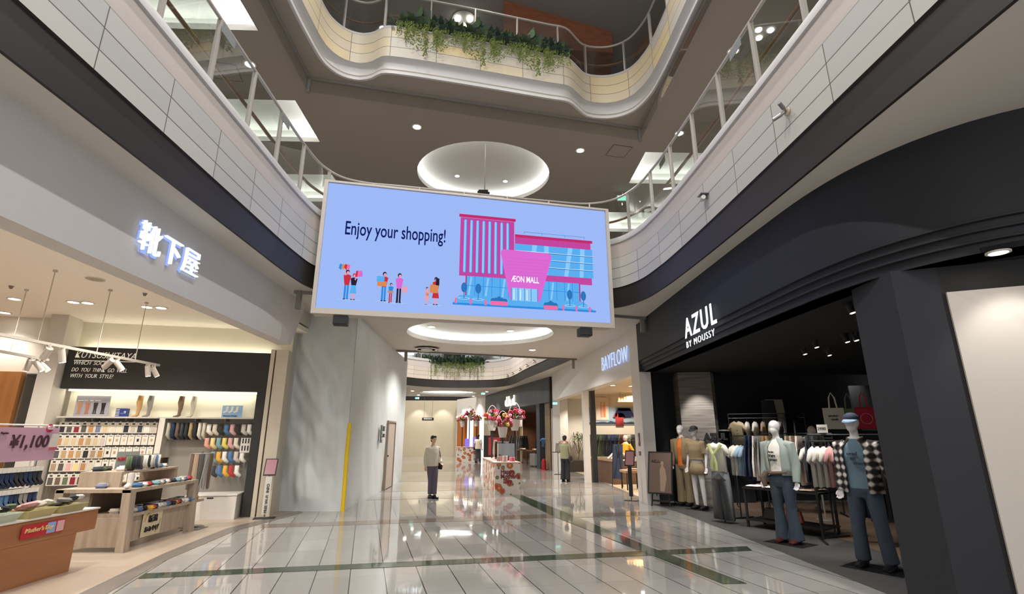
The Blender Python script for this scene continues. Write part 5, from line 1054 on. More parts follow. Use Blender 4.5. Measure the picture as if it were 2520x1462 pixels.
def base_plate(t, sx=0.26, sy=0.22):
    b = MB(); b.box(-sx, sx, -sy, sy, 0.0, 0.008); b.build('base_plate', mat('plate_steel', '#55565a', 0.25, 0.8), t)
def plaid_mat():
    m = mat('plaid_flannel', '#e4e2e0', 0.9); nt = m.node_tree; b = nt.nodes['Principled BSDF']; tc = nt.nodes.new('ShaderNodeTexCoord'); outs = []
    for ax in ('X', 'Z'):
        wv = nt.nodes.new('ShaderNodeTexWave'); wv.wave_type = 'BANDS'; wv.bands_direction = ax; wv.inputs['Scale'].default_value = 3.4; nt.links.new(tc.outputs['Object'], wv.inputs['Vector']); outs.append(wv.outputs['Fac'])
    ml = nt.nodes.new('ShaderNodeMath'); ml.operation = 'ADD'; nt.links.new(outs[0], ml.inputs[0]); nt.links.new(outs[1], ml.inputs[1])
    hv = nt.nodes.new('ShaderNodeMath'); hv.operation = 'MULTIPLY'; hv.inputs[1].default_value = 0.5; nt.links.new(ml.outputs[0], hv.inputs[0])
    r = nt.nodes.new('ShaderNodeValToRGB'); e = r.color_ramp.elements; e[0].position = 0.36; e[0].color = (*hexc('#14141a'), 1); e[1].position = 0.85; e[1].color = (*hexc('#d9d4cf'), 1)
    x = e.new(0.55); x.color = (*hexc('#5d4f46'), 1); nt.links.new(hv.outputs[0], r.inputs[0]); nt.links.new(r.outputs[0], b.inputs['Base Color']); return m
khaki = mat('cotton_khaki', '#8d7a5c', 0.85, noise_s=30, noise_a=0.08); denim = mat('denim_blue', '#37424f', 0.85, noise_s=9, noise_a=0.22); denimd = mat('denim_dark', '#2c3850', 0.85, noise_s=12, noise_a=0.2)

# garments on hangers (flat hung clothes with real thickness); hook at the origin, hanging down, seen face along Y
def hang_mesh(kind):
    if kind == 'tee': o = [(-0.07, -0.06), (-0.20, -0.11), (-0.31, -0.28), (-0.22, -0.34), (-0.185, -0.26), (-0.19, -0.68), (0.19, -0.68), (0.185, -0.26), (0.22, -0.34), (0.31, -0.28), (0.20, -0.11), (0.07, -0.06), (0.0, -0.10)]
    elif kind == 'shirt': o = [(-0.06, -0.05), (-0.20, -0.11), (-0.27, -0.40), (-0.28, -0.66), (-0.21, -0.67), (-0.185, -0.30), (-0.19, -0.74), (0.19, -0.74), (0.185, -0.30), (0.21, -0.67), (0.28, -0.66), (0.27, -0.40), (0.20, -0.11), (0.06, -0.05), (0.0, -0.09)]
    elif kind == 'trousers': o = [(-0.16, -0.08), (-0.19, -0.30), (-0.22, -1.10), (-0.03, -1.10), (0.0, -0.42), (0.03, -1.10), (0.22, -1.10), (0.19, -0.30), (0.16, -0.08)]
    b = MB(); n = len(o); y = 0.018
    b.prism([(x, -y, z) for x, z in o], (0, 2 * y, 0)); me = b.mesh('hanging_' + kind, [fab('#e3ddd2')]); bm = bmesh.new(); bm.from_mesh(me)
    bmesh.ops.bevel(bm, geom=[e for e in bm.edges if abs(e.verts[0].co.y - e.verts[1].co.y) < 1e-4 and len(e.link_faces) == 2 and e.calc_face_angle(0) > 1.2], offset=0.012, segments=2, affect='EDGES'); bm.to_mesh(me); bm.free()
    me.polygons.foreach_set('use_smooth', [True] * len(me.polygons)); return me
HM = {k: hang_mesh(k) for k in ('tee', 'shirt', 'trousers')}
hb = MB(); hb.ring_tube([(0, 0, 0.012), (0.012, 0, 0.025), (0.0, 0, 0.038), (-0.014, 0, 0.025)], 0.0035, 5); hb.tube((0, 0, 0.012), (0, 0, -0.06), 0.003, 5); hb.ring_tube([(-0.19, 0, -0.115), (-0.08, 0, -0.07), (0, 0, -0.055), (0.08, 0, -0.07), (0.19, 0, -0.115)], 0.007, 5)
HANG = hb.mesh('clothes_hanger', [dark]); hb.mi = hb.mi
PROTO = {}
def hung(kind, name, loc, rz, label, cat, group, m, sc=1.0):
    o = link(name, HM[kind], None, loc, (0, 0, rz)); o.scale = (sc, 1, sc); recolor(o, m); tag(o, label, cat, group)
    h = link('hanger', HANG, o); return o
def rail_rack(name, a, c, z, label, legs=True, rad=0.016, m=None, foot=0.3, group=None):
    t = thing(name, (a[0], a[1], 0), 0, label, 'clothes rack', group); m = m or mat('rack_black', '#17171a', 0.4); d = Vector((c[0] - a[0], c[1] - a[1], 0)); nrm = Vector((-d.y, d.x, 0)).normalized()
    b = MB(); b.tube((0, 0, z), d + Vector((0, 0, z)), rad, 10); b.build('hanging_rail', m, t)
    b = MB(); b.tube((0, 0, z + 0.1), d + Vector((0, 0, z + 0.1)), rad * 0.8, 8); b.build('top_rail', m, t)
    if legs:
        for p in (Vector((0, 0, 0)), d):
            b = MB(); b.tube(p, p + Vector((0, 0, z + 0.1)), rad, 8); b.build('post', m, t)
            b = MB(); b.tube(p - nrm * foot + Vector((0, 0, 0.02)), p + nrm * foot + Vector((0, 0, 0.02)), rad, 8); b.build('foot', m, t)
    return t
def fill_rack(a, c, z, items, grp, where, spread=1.0, sc=1.0, tilt=0.35):
    A = Vector((a[0], a[1], 0)); C_ = Vector((c[0], c[1], 0)); n = len(items); ang = math.atan2(C_.y - A.y, C_.x - A.x)
    for k, (kind, h, nm) in enumerate(items):
        p = A.lerp(C_, (k + 0.5) / n); hung(kind, {'tee': 'hanging_tshirt', 'shirt': 'hanging_shirt', 'trousers': 'hanging_trousers'}[kind], (p.x, p.y, z - 0.02), ang + PI / 2 + tilt * 0.4 + random.uniform(-.06, .06), '%s %s %s' % (nm, {'tee': 't-shirt', 'shirt': 'long sleeved shirt', 'trousers': 'trousers'}[kind], where), 'clothing', grp, fab(h), sc)
# ================================================================== RIGHT: DARK CLOTHES SHOP
navy = mat('shopfront_charcoal', '#15171f', 0.62, noise_s=3, noise_a=0.06, bump=0.1); azin = mat('shop_black', '#0e0f13', 0.8); azc = mat('shop_ceiling_black', '#101013', 0.9)
AZ = catmull([(3.72, 12.95), (3.72, 9), (3.74, 6.6), (3.80, 5.4), (3.95, 4.75), (4.28, 4.15), (4.8, 3.72), (6.2, 3.2), (9.5, 2.7)], 0.2)
struct(sweep('wall_fascia_dark_shop', AZ, [(0.0, 4.46), (0.0, 3.50), (-0.012, 3.495), (-0.012, 3.475), (0.03, 3.47), (0.03, 3.41), (0.018, 3.405), (0.018, 3.385), (0.06, 3.38), (0.06, 3.32), (0.048, 3.315), (0.048, 3.295), (0.09, 3.29), (0.09, 3.20), (0.42, 3.20)], navy))
b = MB(); b.box(3.72, 4.1, 12.93, 12.99, 3.2, Z1); struct(b.build('trim_10', navy))
# shop ceiling (near edge follows the fascia), walls
cp = [(p.x + 0.2, p.y) for p in AZ if p.y > 4.2]
slab_with_holes('ceiling_dark_shop', [(3.95, 13.62)] + [(p.x + 0.12, p.y + 0.0) for p in AZ] + [(13, 2.7), (13, 13.62)], [], 3.2, 3.25, azc)
b = MB(); b.box(4.02, 13, 13.62, 13.74, 0, 3.2); struct(b.build('wall_dark_shop_end', azin))
b = MB(); b.box(10.0, 10.1, 4.0, 13.3, 0, 3.2); struct(b.build('wall_dark_shop_back', azin))
# pier and white light wall
pier = mat('pier_charcoal', '#222329', 0.7, noise_s=4, noise_a=0.05)
b = MB(); b.prism([(4.04, 5.38, 0), (3.99, 4.73, 0), (4.32, 4.57, 0), (4.9, 4.6, 0), (4.9, 5.5, 0)], (0, 0, 3.21)); struct(b.build('wall_pier_dark_shop', pier))
a25 = math.radians(-25); wd_ = Vector((math.cos(a25), math.sin(a25), 0)); wn = Vector((-wd_.y, wd_.x, 0)); W0 = Vector((3.99, 4.73, 0))
b = MB(); P0 = W0 + wd_ * 0.05 - wn * 0.0; b.prism([P0, P0 + wd_ * 3.2, P0 + wd_ * 3.2 + wn * 0.12, P0 + wn * 0.12], (0, 0, 3.21)); struct(b.build('wall_shopfront_right', mat('pier_brownblack', '#171514', 0.7)))
q0 = onp(2320, 722, (3.99, 4.73), -25); q1 = onp(2480, 1300, (3.99, 4.73), -25)
b = MB(); A = W0 + wd_ * 0.40 - wn * 0.035; b.prism([A + Vector((0, 0, 0.08)), A + wd_ * 1.5 + Vector((0, 0, 0.08)), A + wd_ * 1.5 + Vector((0, 0, q0[1])), A + Vector((0, 0, q0[1]))], -wn * -0.03); o = b.build('blank_wall_panel', mat('panel_white', '#c9c0b6', 0.6), None); tag(o, 'large blank cream wall panel at the right edge under the black fascia', 'wall panel')
p = W0 + wd_ * 0.85 - wn * 0.55; downlight(4.49, 4.10, 3.19, 'downlight under the curved black fascia above the blank panel', 'downlights of the dark shop', 0.07); spot((p.x, p.y, 3.15), 16, (p.x + 0.22, p.y + 0.5, 1.9), 80)
# glowing sign
t = thing('shop_sign', (3.72, 8.95, 3.2), PI * 1.5, 'glowing white sign AZUL BY MOUSSY on the black fascia', 'sign'); xs = 3.67
lit = emis('sign_white', (0.92, 0.96, 1.0), 1.15)
def azl(txt, uv0, uv1, zb, hgt, bold):
    ya, _ = atx(*uv0, xs); yb, _ = atx(*uv1, xs); me = text_mesh(txt, 1.0, 0.006, 1, bold, space=1.25); x0 = min(q.co.x for q in me.vertices); x1 = max(q.co.x for q in me.vertices); z0 = min(q.co.z for q in me.vertices); z1 = max(q.co.z for q in me.vertices)
    me.transform(Matrix.Translation((-x0, 0, -z0))); me.transform(Matrix.Diagonal(((ya - yb) / (x1 - x0), 1, hgt / (z1 - z0), 1))); me.materials.clear(); me.materials.append(lit)
    o = link('letters', me, t, (8.95 - ya, -0.05, zb - 3.2)); return o
azl('AZUL', (1685, 815), (1762, 775), 3.41, 0.38, 0.014); azl('BY MOUSSY', (1689, 840), (1758, 815), 3.225, 0.12, -0.012)
# board-marked stone pillar
stone = mat('board_marked_stone', '#77706a', 0.85); nt = stone.node_tree; bs = nt.nodes['Principled BSDF']; tc = nt.nodes.new('ShaderNodeTexCoord'); mp = nt.nodes.new('ShaderNodeMapping'); mp.inputs['Scale'].default_value = (1.2, 1.2, 22); nz = nt.nodes.new('ShaderNodeTexNoise'); nz.inputs['Scale'].default_value = 1.0; nz.inputs['Detail'].default_value = 4
r = nt.nodes.new('ShaderNodeValToRGB'); r.color_ramp.elements[0].color = (*hexc('#67605a'), 1); r.color_ramp.elements[1].color = (*hexc('#857e75'), 1); r.color_ramp.elements[0].position = 0.35; r.color_ramp.elements[1].position = 0.65
nt.links.new(tc.outputs['Object'], mp.inputs[0]); nt.links.new(mp.outputs[0], nz.inputs[0]); nt.links.new(nz.outputs['Fac'], r.inputs[0]); nt.links.new(r.outputs[0], bs.inputs['Base Color']); bp = nt.nodes.new('ShaderNodeBump'); bp.inputs['Strength'].default_value = 0.25; bp.inputs['Distance'].default_value = 0.03; nt.links.new(nz.outputs['Fac'], bp.inputs['Height']); nt.links.new(bp.outputs[0], bs.inputs['Normal'])
b = MB(); b.prism([(4.72, 13.0, 0), (5.52, 12.85, 0), (5.75, 13.2, 0), (5.7, 13.6, 0), (4.8, 13.6, 0)], (0, 0, 3.19)); struct(b.build('wall_stone_pillar', stone))
spot((4.95, 12.2, 3.1), 94, (5.25, 13.0, 1.6), 55)
s, z = onp(1735, 1082, (4.72, 13.0), -10.6); t = thing('wall_lettering', (4.72, 13.0, 0), math.radians(-10.6), 'black lettering AZUL on the stone pillar behind the khaki mannequins', 'sign')
me = text_mesh('AZUL', 0.22, 0.01, 1.0, 0.012); me.materials.clear(); me.materials.append(dark); link('letters', me, t, (s - 0.02, -0.02, z)); text('small_letters', 'BY MOUSSY', 0.085, dark, t, (s + 0.0, -0.015, z - 0.09), ext=0.006)
# poster easel
x, y = atz(1625, 1238, 0)
t = thing('poster_easel', (4.02, 12.75), math.radians(-38), 'black easel with a tilted brown fashion poster beside the white pillar', 'easel')
fr = MB(); fr.box(-0.30, 0.30, -0.015, 0.015, 0, 0.98); f_ = fr.build('poster_frame', dark, t, rot=(-0.22, 0, 0)); f_.location = (0, -0.15, 0.27)
b = MB(); b.box(-0.27, 0.27, -0.019, -0.014, 0.03, 0.95); b.build('poster_sheet', mat('poster_brown', '#6f5d52', 0.35, noise_s=3, noise_a=0.2), f_)
b = MB(); b.ring_tube([(0.06, -0.02, 0.06), (0.08, -0.02, 0.35), (0.06, -0.02, 0.55), (0.05, -0.02, 0.66)], [(0.05, 0.002), (0.08, 0.002), (0.07, 0.002), (0.02, 0.002)], 12); b.ball((0.05, -0.02, 0.70), (0.04, 0.003, 0.05), 14); b.build('printed_figure', mat('poster_figure', '#a08672', 0.5), f_)
text('poster_words', 'AZUL', 0.09, mat('ink_dark', '#3a2f2a', 0.5), f_, (-0.22, -0.021, 0.72))
for q in (-0.22, 0.22):
    b = MB(); b.tube((q, -0.16, 0.0), (q * 0.9, -0.1, 0.35), 0.018, 6); b.build('leg', dark, t); b = MB(); b.tube((q, 0.2, 0.0), (q * 0.8, 0.04, 0.95), 0.015, 6); b.build('leg', dark, t)
b = MB(); b.box(-0.22, 0.22, -0.16, -0.13, 0.10, 0.14); b.build('crossbar', dark, t)
# mannequins
FC = math.radians(-62)   # they face the walkway and the camera
shoeb = mat('shoe_black', '#17151a', 0.3); shoer = mat('shoe_brown', '#4a1f1c', 0.3); orange = fab('#d8702c'); CN['#d8702c'] = 'orange'
x, y = atz(1690, 1245, 0)
t = figure('mannequin', (x, y), FC + 0.25, 'white faceless mannequin in khaki jacket and orange shirt beside the easel', 'mannequin', mannm, s=1.04, clothes=[('tee', orange, 0.86, None, 0.006), ('jacket', khaki, 0.93, 'long', 0.28, 0.0), ('collar', khaki), ('pants', khaki, 0.085, 0.105, 0.0), ('shoes', shoeb)]); base_plate(t, 0.3)
x, y = atz(1722, 1252, 0)
t = figure('mannequin', (x - 0.02, y - 0.15), FC + 0.1, 'white mannequin in black cap, khaki short sleeved top and shorts, before the stone pillar', 'mannequin', mannm, s=1.01, clothes=[('shirt', khaki, 1.06, 'short', 0.02), ('collar', khaki), ('skirt', khaki, 0.74), ('shoes', shoeb), ('cap', mat('cap_black', '#1c1a1a', 0.8))]); base_plate(t, 0.28)
x, y = atz(1945, 1338, 0)
t = figure('mannequin', (x, y), FC + 0.05, 'white mannequin in sage cardigan, lettered tee and flared jeans, mid shopfront', 'mannequin', mannm, s=1.03, pose=dict(elL=(-0.25, 0.03, 1.15), wrL=(-0.27, -0.02, 0.9)), clothes=[('tee', fab('#e3ddd2'), 1.0, None, 0.006), ('jacket', mat('knit_sage', '#939e96', 0.9, noise_s=60, noise_a=0.1), 0.97, 'long', 0.5, 0.012), ('pants', denim, 0.067, 0.105, -0.03), ('shoes', shoer)]); base_plate(t, 0.3)
b = MB(); b.ring_tube([(-0.16, -0.09, 1.02), (-0.08, -0.135, 1.0), (0.05, -0.14, 1.01), (0.15, -0.10, 1.02)], 0.024, 8); b.ring_tube([(-0.15, -0.13, 1.02), (-0.2, -0.17, 0.93), (-0.18, -0.16, 0.80)], [0.035, 0.05, 0.03], 8); b.build('tied_scarf', fab('#6b584c'), t, True)
for k, (w_, q) in enumerate((('Amic', 0.034), ('Vers', 0.05), ('oman', 0.05))): text('printed_words', w_, q + 0.01, mat('print_black', '#222', 0.7) if False else dark, t, (-0.075, -0.158, 1.30 - 0.06 * k), ext=0.002, bold=0.002)
x, y = atz(2160, 1402, 0)
plaid = plaid_mat()
t = figure('mannequin', (x, y), FC + 0.1, 'white mannequin in navy cap, plaid shirt over blue tee and jeans, nearest the dark pier', 'mannequin', mannm, s=1.045, pose=dict(elR=(0.29, 0.04, 1.14), wrR=(0.36, 0.0, 0.90), ankL=(-0.14, 0.02, 0.085), ankR=(0.15, 0.03, 0.085), kneeL=(-0.12, -0.02, 0.5), kneeR=(0.13, -0.02, 0.5)), clothes=[('tee', fab('#627886'), 0.90, None, 0.012), ('jacket', plaid, 0.86, 'long', 0.55, 0.022), ('collar', plaid), ('pants', denim, 0.076, 0.082, 0.0), ('shoes', shoeb), ('cap', mat('cap_navy', '#2a3246', 0.8), mat('cap_blue', '#7c93ad', 0.7))]); base_plate(t, 0.32)
for k, w_ in enumerate(('ored', 'en', 'coast')): text('printed_words', w_, 0.06, mat('print_navy', '#23303e', 0.7), t, (-0.06 + 0.03 * k, -0.165, 1.30 - 0.055 * k), ext=0.002, bold=0.002)
# torso form further in
x, y = aty(2005, 1100, 10.6)
t = thing('display_bust', (x, 10.6), FC, 'pale mannequin bust in an olive knit top, behind the long clothes rack', 'mannequin')
b = MB(); b.ring_tube([(0, 0, 0.98), (0, 0, 1.1), (0, -0.01, 1.3), (0, 0, 1.42), (0, 0, 1.48), (0, 0, 1.53)], [(0.15, 0.1), (0.13, 0.09), (0.16, 0.11), (0.17, 0.09), (0.1, 0.065), (0.05, 0.05)], 16); b.ring_tube([(0, 0, 1.48), (0, -0.01, 1.62)], 0.048, 12); b.ball((0, -0.02, 1.70), (0.076, 0.09, 0.105), 18); b.ball((0, -0.04, 1.64), (0.055, 0.065, 0.06), 12); remeshed(b, 'bust', mannb, t, 0.01)
b = MB(); shell(b, [(0, 0, 0.98, 0.19, 0.14), (0, 0, 1.28, 0.18, 0.13), (0, 0, 1.40, 0.20, 0.11), (0, 0, 1.47, 0.12, 0.09)], 0.35); o = b.build('knit_top', fab('#5f6f52'), t, True); o.modifiers.new('c', 'SOLIDIFY').thickness = 0.01
b = MB(); b.tube((0, 0, 0.01), (0, 0, 1.0), 0.018, 8); b.lathe([(0.0, 0.012), (0.17, 0.012), (0.18, 0)], n=20); b.build('stand', smk, t)

# racks
CN.update({'#d9d2c8': 'ivory', '#9fb4c6': 'pale blue', '#26324a': 'dark navy'})
ra, rc = (4.55, 10.25), (5.0, 8.2)
pa = atz(1770, 1285, 0)
rail_rack('clothes_rack', (4.95, 10.75), (5.55, 8.75), 1.50, 'black clothes rack of shirts behind the outfit with the yellow knit')
IT = [('tee', '#d9d2c8', 'ivory'), ('tee', '#e3ddd2', 'white'), ('tee', '#9fb4c6', 'pale blue'), ('tee', '#9fb4c6', 'pale blue'), ('shirt', '#26324a', 'dark navy'), ('shirt', '#26324a', 'dark navy'), ('shirt', '#e3ddd2', 'white'), ('shirt', '#8f8b86', 'grey'), ('shirt', '#b98b5c', 'tan'), ('shirt', '#b49a72', 'sand'), ('trousers', '#33332f', 'near black'), ('shirt', '#2a2a30', 'black'), ('shirt', '#2a2a30', 'black'), ('shirt', '#a88f78', 'mocha'), ('shirt', '#a88f78', 'mocha'), ('shirt', '#c7b9ae', 'greige'), ('tee', '#d9d2c8', 'ivory'), ('shirt', '#2a2a30', 'black'), ('shirt', '#33332f', 'near black')]
fill_rack((4.95, 10.75), (5.55, 8.75), 1.50, IT, 'clothes on the front rack', 'on the rack behind the yellow knit', sc=0.95)
rail_rack('clothes_rack', (5.15, 8.45), (6.15, 8.05), 1.52, 'black clothes rack with printed tees and jeans between the two front mannequins')
IT = [('tee', '#e3ddd2', 'white'), ('tee', '#d9d2c8', 'ivory'), ('tee', '#e3ddd2', 'white'), ('tee', '#d7a4a0', 'pink'), ('tee', '#d7a4a0', 'pink'), ('tee', '#e6cf8e', 'pale yellow'), ('tee', '#e6cf8e', 'pale yellow'), ('trousers', '#26324a', 'dark navy'), ('trousers', '#26324a', 'dark navy'), ('trousers', '#4f739c', 'blue'), ('trousers', '#26324a', 'dark navy'), ('trousers', '#33332f', 'near black'), ('trousers', '#26324a', 'dark navy')]
fill_rack((5.15, 8.40), (6.2, 8.02), 1.52, IT, 'clothes on the second rack', 'on the rack between the front mannequins', tilt=-1.6)
# lone outfit with pale yellow knit on grey trousers
x, y = atz(1790, 1290, 0); lx, ly = x - 0.0, y + 0.12
o = hung('tee', 'display_tshirt', (lx, ly, 1.53), FC, 'white tee with a pale yellow knit tied over it, ending the front rack', 'clothing', None, fab('#e3ddd2'), 1.0); o.scale = (0.95, 2.2, 0.9)
b = MB(); b.ring_tube([(-0.15, -0.035, -0.10), (-0.05, -0.05, -0.26), (0.0, -0.055, -0.32), (-0.05, -0.055, -0.5), (-0.06, -0.05, -0.62)], [(0.04, 0.012), (0.035, 0.012), (0.03, 0.014), (0.04, 0.012), (0.035, 0.01)], 10); b.ring_tube([(0.17, -0.035, -0.10), (0.06, -0.05, -0.25), (0.0, -0.055, -0.32), (0.04, -0.055, -0.5), (0.03, -0.05, -0.64)], [(0.04, 0.012), (0.035, 0.012), (0.03, 0.014), (0.04, 0.012), (0.035, 0.01)], 10); b.build('tied_knit', mat('knit_lime', '#c0c58c', 0.9, noise_s=60, noise_a=0.12), o, True)
o = hung('trousers', 'display_trousers', (lx + 0.02, ly + 0.02, 1.04), FC, 'wide grey trousers hanging under the white tee at the rack end', 'clothing', None, mat('wool_grey', '#77787a', 0.9, noise_s=8, noise_a=0.12), 0.9); o.scale = (1.0, 3.0, 0.9)
t = thing('outfit_stand', (lx, ly + 0.06), FC, 'slim black stand holding the yellow knit outfit', 'stand'); b = MB(); b.tube((0, 0.06, 0.0), (0, 0.06, 1.58), 0.013, 8); b.tube((0, 0.06, 1.56), (0, -0.03, 1.56), 0.01, 6); b.build('pole', dark, t); b = MB(); b.box(-0.2, 0.2, -0.1, 0.2, 0, 0.008); b.build('base', dark, t)
# table with bags
tx, ty = atz(1830, 1297, 0)
t = thing('low_display_table', (tx + 0.05, ty), math.radians(-57), 'black metal table with folded clothes on top and handbags below', 'table')
Lt, Wt = 1.35, 0.6
b = MB(); b.box(0, Lt, 0, Wt, 0.66, 0.69); b.build('table_top', mat('table_black', '#1d1b1c', 0.3), t); b = MB(); b.box(0, Lt, 0, Wt, 0.12, 0.14); b.build('lower_shelf', MATS['table_black'], t)
for q in ((0.03, 0.03), (Lt - 0.03, 0.03), (0.03, Wt - 0.03), (Lt - 0.03, Wt - 0.03)): b = MB(); b.box(q[0] - 0.018, q[0] + 0.018, q[1] - 0.018, q[1] + 0.018, 0, 0.66); b.build('leg', dark, t)
TM = Matrix.Translation((tx + 0.05, ty, 0)) @ Matrix.Rotation(math.radians(-57), 4, 'Z')
for k, h in enumerate(['#e3ddd2', '#e3ddd2', '#c7b9ae', '#a88f78', '#d7a4a0', '#d7a4a0', '#d9d2c8', '#a88f78']):
    p = TM @ Vector((0.16 + 0.32 * (k % 4), 0.16 + 0.3 * (k // 4), 0.695)); o = put(fme0, 'folded_garment', p, math.radians(-57) + random.uniform(-.2, .2), 'folded %s garment on the black table, %s row' % (CN[h], 'front' if k < 4 else 'back'), 'folded clothes', 'folded clothes on the black table', fab(h), 0, (2.3, 2.6, 0.8))
def handbag(loc, rz, m, lab, s=1.0, cat='handbag'):
    t = thing('handbag', loc, rz, lab, cat); t.scale = (s, s, s); b = MB(); b.add([(-0.15, -0.06, 0), (0.15, -0.06, 0), (0.15, 0.06, 0), (-0.15, 0.06, 0), (-0.12, -0.03, 0.2), (0.12, -0.03, 0.2), (0.12, 0.03, 0.2), (-0.12, 0.03, 0.2)], [(3, 2, 1, 0), (4, 5, 6, 7), (0, 1, 5, 4), (1, 2, 6, 5), (2, 3, 7, 6), (3, 0, 4, 7)]); b.build('bag_body', m, t, bevel=0.02)
    for y in (-0.03, 0.03): b = MB(); b.ring_tube([(0.07 * math.cos(q), y, 0.19 + 0.11 * math.sin(q)) for q in [PI * k / 10 for k in range(11)]], 0.007, 6); b.build('handle', m, t, True)
    return t
p = TM @ Vector((0.35, 0.3, 0.14)); handbag(p, math.radians(-57), mat('leather_black', '#1a1718', 0.35), 'black leather handbag under the black table'); p = TM @ Vector((0.75, 0.3, 0.14)); handbag(p, math.radians(-57), mat('leather_brown', '#6d3520', 0.35), 'brown leather handbag under the black table')
# back wall: vest outfit, shelf, totes, price cards
rail_rack('wall_clothes_rail', (5.75, 12.6), (7.3, 12.0), 2.02, 'thin clothes rail at the back with a beige knitted vest', True, 0.01)
o = hung('tee', 'display_vest', (5.85, 12.4, 2.0), FC, 'beige knitted buttoned vest over a white tee hanging high at the back', 'clothing', None, mat('knit_beige', '#b3a283', 0.95, noise_s=50, noise_a=0.25), 1.0); o.scale = (0.85, 1.5, 0.9)
b = MB(); [b.ball((0.02, -0.022, -0.3 - 0.09 * k), 0.01, 6) for k in range(4)]; b.build('buttons', dark, o)
fill_rack((6.05, 12.48), (7.2, 12.04), 2.02, [('tee', '#e3ddd2', 'white'), ('tee', '#e3ddd2', 'white'), ('tee', '#a88f78', 'mocha'), ('tee', '#e6cf8e', 'pale yellow'), ('tee', '#d9d2c8', 'ivory'), ('shirt', '#2a2a30', 'black'), ('shirt', '#57534f', 'charcoal')], 'clothes on the back rail', 'hung high beside the vest', tilt=-0.8)
fill_rack((6.0, 11.6), (7.3, 11.1), 1.55, [('tee', h, CN[h]) for h in ['#d9d2c8', '#d9d2c8', '#9fb4c6', '#7fa3a8', '#4f739c', '#9fb4c6', '#20304f', '#2a2a30']], 'clothes on the inner rack', 'on the inner rack below the vest', tilt=-0.6); rail_rack('clothes_rack', (6.0, 11.6), (7.3, 11.1), 1.55, 'inner black clothes rack below the beige vest')
spot((5.6, 11.2, 3.1), 76, (6.1, 12.2, 1.7), 60); spot((4.9, 8.6, 3.1), 94, (5.2, 9.4, 1.0), 75); spot((4.6, 6.9, 3.1), 76, (4.6, 6.5, 1.2), 70); spot((5.4, 7.4, 3.1), 76, (5.6, 8.2, 1.2), 75); spot((4.2, 10.6, 3.1), 68, (4.5, 10.6, 1.2), 80); spot((3.95, 11.7, 3.1), 68, (4.4, 11.9, 1.3), 70); spot((4.1, 7.7, 3.1), 61, (4.5, 8.3, 1.3), 60); spot((7.2, 10.2, 3.1), 76, (7.6, 11, 1.6), 70)
t = thing('bag_shelf', (7.5, 10.0), math.radians(-20), 'black shelf unit displaying tote bags at the back', 'shelf unit'); b = MB(); b.box(-0.3, 1.6, -0.15, 0.2, 1.70, 1.73); b.build('shelf_board', dark, t); b = MB(); b.box(-0.3, 1.6, 0.2, 0.24, 0, 2.6); b.build('back_board', azin, t)
SM = Matrix.Translation((7.5, 10.0, 0)) @ Matrix.Rotation(math.radians(-20), 4, 'Z')
def tote(sx, m, lab, h=0.42, w_=0.36):
    p = SM @ Vector((sx, 0.0, 1.73)); t = thing('tote_bag', p, math.radians(-20), lab, 'tote bag'); b = MB(); b.add([(-w_ / 2, -0.05, 0), (w_ / 2, -0.05, 0), (w_ / 2, 0.05, 0), (-w_ / 2, 0.05, 0), (-w_ / 2 - 0.01, -0.02, h), (w_ / 2 + 0.01, -0.02, h), (w_ / 2 + 0.01, 0.02, h), (-w_ / 2 - 0.01, 0.02, h)], [(3, 2, 1, 0), (4, 5, 6, 7), (0, 1, 5, 4), (1, 2, 6, 5), (2, 3, 7, 6), (3, 0, 4, 7)]); b.build('bag_body', m, t, bevel=0.012)
    b = MB(); b.ring_tube([(-0.07, -0.03, h - 0.03), (-0.05, -0.02, h + 0.2), (0.0, -0.0, h + 0.3), (0.05, -0.02, h + 0.2), (0.07, -0.03, h - 0.03)], [(0.014, 0.003)] * 5, 6); b.build('bag_handle', m, t); return t
def on_line(u): # s along the shelf line as seen in the photo
    return onp(u, 1040, (7.5, 10.0), -20)[0]
tt_ = tote(on_line(2055), mat('canvas', '#cfc8ba', 0.9, noise_s=40), 'off white canvas tote bag with black lettering on the back shelf'); text('printed_words', 'SPORTY', 0.05, dark, tt_, (-0.11, -0.055, 0.24)); text('printed_words', 'CLUB', 0.05, dark, tt_, (-0.07, -0.055, 0.17))
tote(on_line(2095), fab('#5f6f52'), 'narrow olive green tote bag between the white and the red one', 0.4, 0.2); t_ = tote(on_line(2132), mat('canvas_red', '#b01c34', 0.8, noise_s=30), 'bright red tote bag on the back shelf half behind the pier'); b = MB(); b.ring_tube([(0.1 * math.cos(2 * PI * k / 20), -0.055, 0.2 + 0.1 * math.sin(2 * PI * k / 20)) for k in range(20)], 0.008, 5, closed=True); b.build('printed_ring', mat('ink_pale_red', '#d9808a', 0.6), t_)
p = (5.35, 8.35, 1.62); t = thing('price_card', p, FC, 'white price card reading 2990 clipped on the second rack', 'price card'); b = MB(); b.box(-0.085, 0.085, -0.003, 0.003, 0.03, 0.16); b.build('card', packw, t); text('digits', '2990', 0.07, dark, t, (-0.077, -0.006, 0.07), ext=0.001); b = MB(); b.tube((0, 0, -0.02), (0, 0, 0.03), 0.006, 6); b.box(-0.05, 0.05, -0.01, 0.01, 0.0, 0.03); b.build('clip', dark, t)
p = (6.15, 8.08, 1.62); t = thing('price_card', p, FC, 'smaller white price card beside the bust', 'price card'); b = MB(); b.box(-0.07, 0.07, -0.003, 0.003, 0.03, 0.12); b.build('card', packw, t); b = MB(); [b.box(-0.05, 0.05, -0.005, -0.003, 0.05 + 0.02 * k, 0.057 + 0.02 * k) for k in range(3)]; b.build('printed_lines', dark, t)
